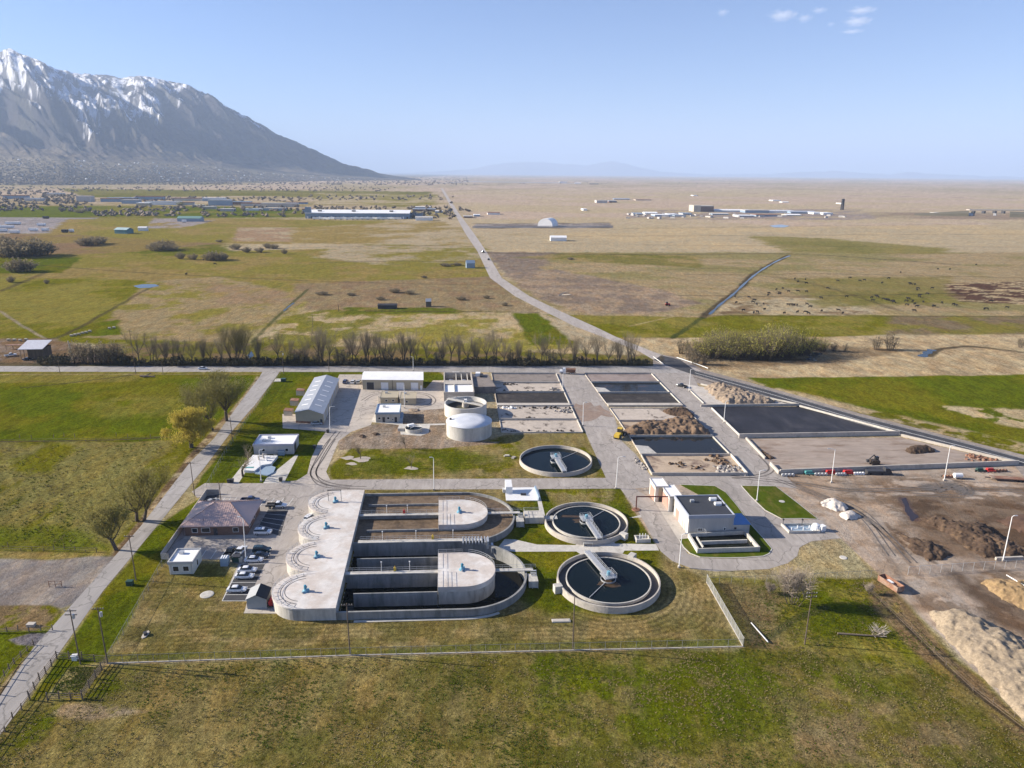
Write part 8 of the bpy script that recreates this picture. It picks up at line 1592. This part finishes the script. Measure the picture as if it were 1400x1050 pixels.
for k, (x, y, wx, hy, lb) in enumerate([(1070, 21, 40, 13, 'largest white cloud puff, at the upper right'), (1100, 25, 22, 10, 'cloud puff joined to the right of the largest one'), (1120, 14, 22, 7, 'small faint cloud above and right of the largest one'), (1178, 14, 40, 8, 'flat bright cloud highest at the right'), (1172, 29, 40, 11, 'cloud puff below the flat bright one'), (1165, 43, 32, 5, 'thin wisp below the two right clouds'), (988, 17, 18, 8, 'faint small cloud left of the others'), (1136, 33, 12, 6, 'tiny faint cloud between the larger ones')]):
    p = at_dist(x, y, 16000); o = bpy.data.objects.new('cloud', ico.copy() if False else ico); COL.objects.link(o); o.location = p; s = 16600 / F; o.scale = (wx * .62 * s, wx * .5 * s, hy * .75 * s); tag(o, lb, 'cloud', 'small clouds at the upper right')
# ================================================================ standing grass: tufts over the near pastures, one object
def grass():
    areas = [([(-120, 1100), (20, 985), (75, 960), (150, 912), (480, 900), (790, 893), (1016, 888), (1100, 886), (1285, 905), (1420, 1020), (1500, 1100)], 13000, 11), ([(970, 802), (1200, 794), (1285, 890), (1020, 884)], 2600, 12), ([(-60, 612), (248, 606), (200, 700), (140, 748), (-60, 750)], 2200, 13), ([(150, 902), (240, 800), (380, 842), (700, 850), (1000, 840), (1010, 878), (480, 892)], 4000, 14), ([(96, 912), (142, 912), (112, 950), (70, 950)], 900, 15)]
    V = []; C = []
    for pix, n, s in areas:
        P = np.array([G(*p).xy for p in pix]); r = np.random.default_rng(s); m = int(n * 2.2); x = r.uniform(P[:, 0].min(), P[:, 0].max(), m); y = r.uniform(P[:, 1].min(), P[:, 1].max(), m); ins = np.zeros(m, bool)
        for (ax, ay), (bx, by) in zip(P, np.roll(P, -1, 0)):
            if ay != by: ins ^= ((ay > y) != (by > y)) & (x < (bx - ax) * (y - ay) / (by - ay) + ax)
        cl = fbm(x / 5, y / 5, 4, 201 + s); keep = ins & (r.random(m) < sstep(.36, .62, cl) + .12); x = x[keep]; y = y[keep]; k = x.size
        dry = sstep(.40, .60, fbm(x / 13, y / 13, 4, 220) * .7 + r.random(k) * .3)[:, None]; c = (np.array([.07, .095, .008]) * (1 - dry) + np.array([.235, .19, .085]) * dry) * r.uniform(.8, 1.5, (k, 1))
        hgt = r.uniform(.06, .20, k) * (.45 if s == 14 else 1) * (1.5 if s == 13 else 1); a = r.uniform(0, 6.283, k)
        for q in range(3):
            aa = a + q * 2.1; wd = hgt * .75; dx, dy = np.cos(aa), np.sin(aa); lean = hgt * r.uniform(1.0, 2.6, k)
            V.append(np.stack([np.stack([x - dy * wd, y + dx * wd, np.zeros(k)], 1), np.stack([x + dy * wd, y - dx * wd, np.zeros(k)], 1), np.stack([x + dx * lean, y + dy * lean, hgt], 1)], 1).reshape(-1, 3)); C.append(np.repeat(c, 3, 0))
    V = np.concatenate(V); C = np.concatenate(C); nt3 = len(V) // 3; me = bpy.data.meshes.new('grass_tufts'); me.vertices.add(len(V)); me.loops.add(len(V)); me.polygons.add(nt3); me.vertices.foreach_set('co', V.astype(np.float32).ravel()); me.loops.foreach_set('vertex_index', np.arange(len(V), dtype=np.int32)); me.polygons.foreach_set('loop_start', np.arange(0, len(V), 3, dtype=np.int32))
    try: me.polygons.foreach_set('loop_total', np.full(nt3, 3, dtype=np.int32))
    except Exception: pass
    at = me.attributes.new('cover', 'FLOAT_COLOR', 'POINT'); at.data.foreach_set('color', np.concatenate([C, np.ones((len(C), 1))], 1).astype(np.float32).ravel()); me.update(calc_edges=True); me.validate()
    m = bpy.data.materials.new('grass_blades'); t, b = nt(m); a = t.nodes.new('ShaderNodeAttribute'); a.attribute_name = 'cover'; v = coords(t); f = mrange(t, noise(t, v, 1.5, 3), .3, .7, .8, 1.2); sc = t.nodes.new('ShaderNodeVectorMath'); sc.operation = 'SCALE'; lk(t, a.outputs['Color'], sc.inputs[0]); lk(t, f, sc.inputs['Scale']); lk(t, sc.outputs[0], b.inputs['Base Color']); b.inputs['Roughness'].default_value = .9; b.inputs['Specular IOR Level'].default_value = .05
    tr = t.nodes.new('ShaderNodeBsdfTranslucent'); lk(t, sc.outputs[0], tr.inputs['Color']); mx = t.nodes.new('ShaderNodeMixShader'); mx.inputs[0].default_value = .4; lk(t, b.outputs[0], mx.inputs[1]); lk(t, tr.outputs[0], mx.inputs[2]); lk(t, mx.outputs[0], next(n for n in t.nodes if n.type == 'OUTPUT_MATERIAL').inputs['Surface'])
    me.materials.append(m); o = bpy.data.objects.new('grass_tufts', me); COL.objects.link(o); o['kind'] = 'stuff'
grass()
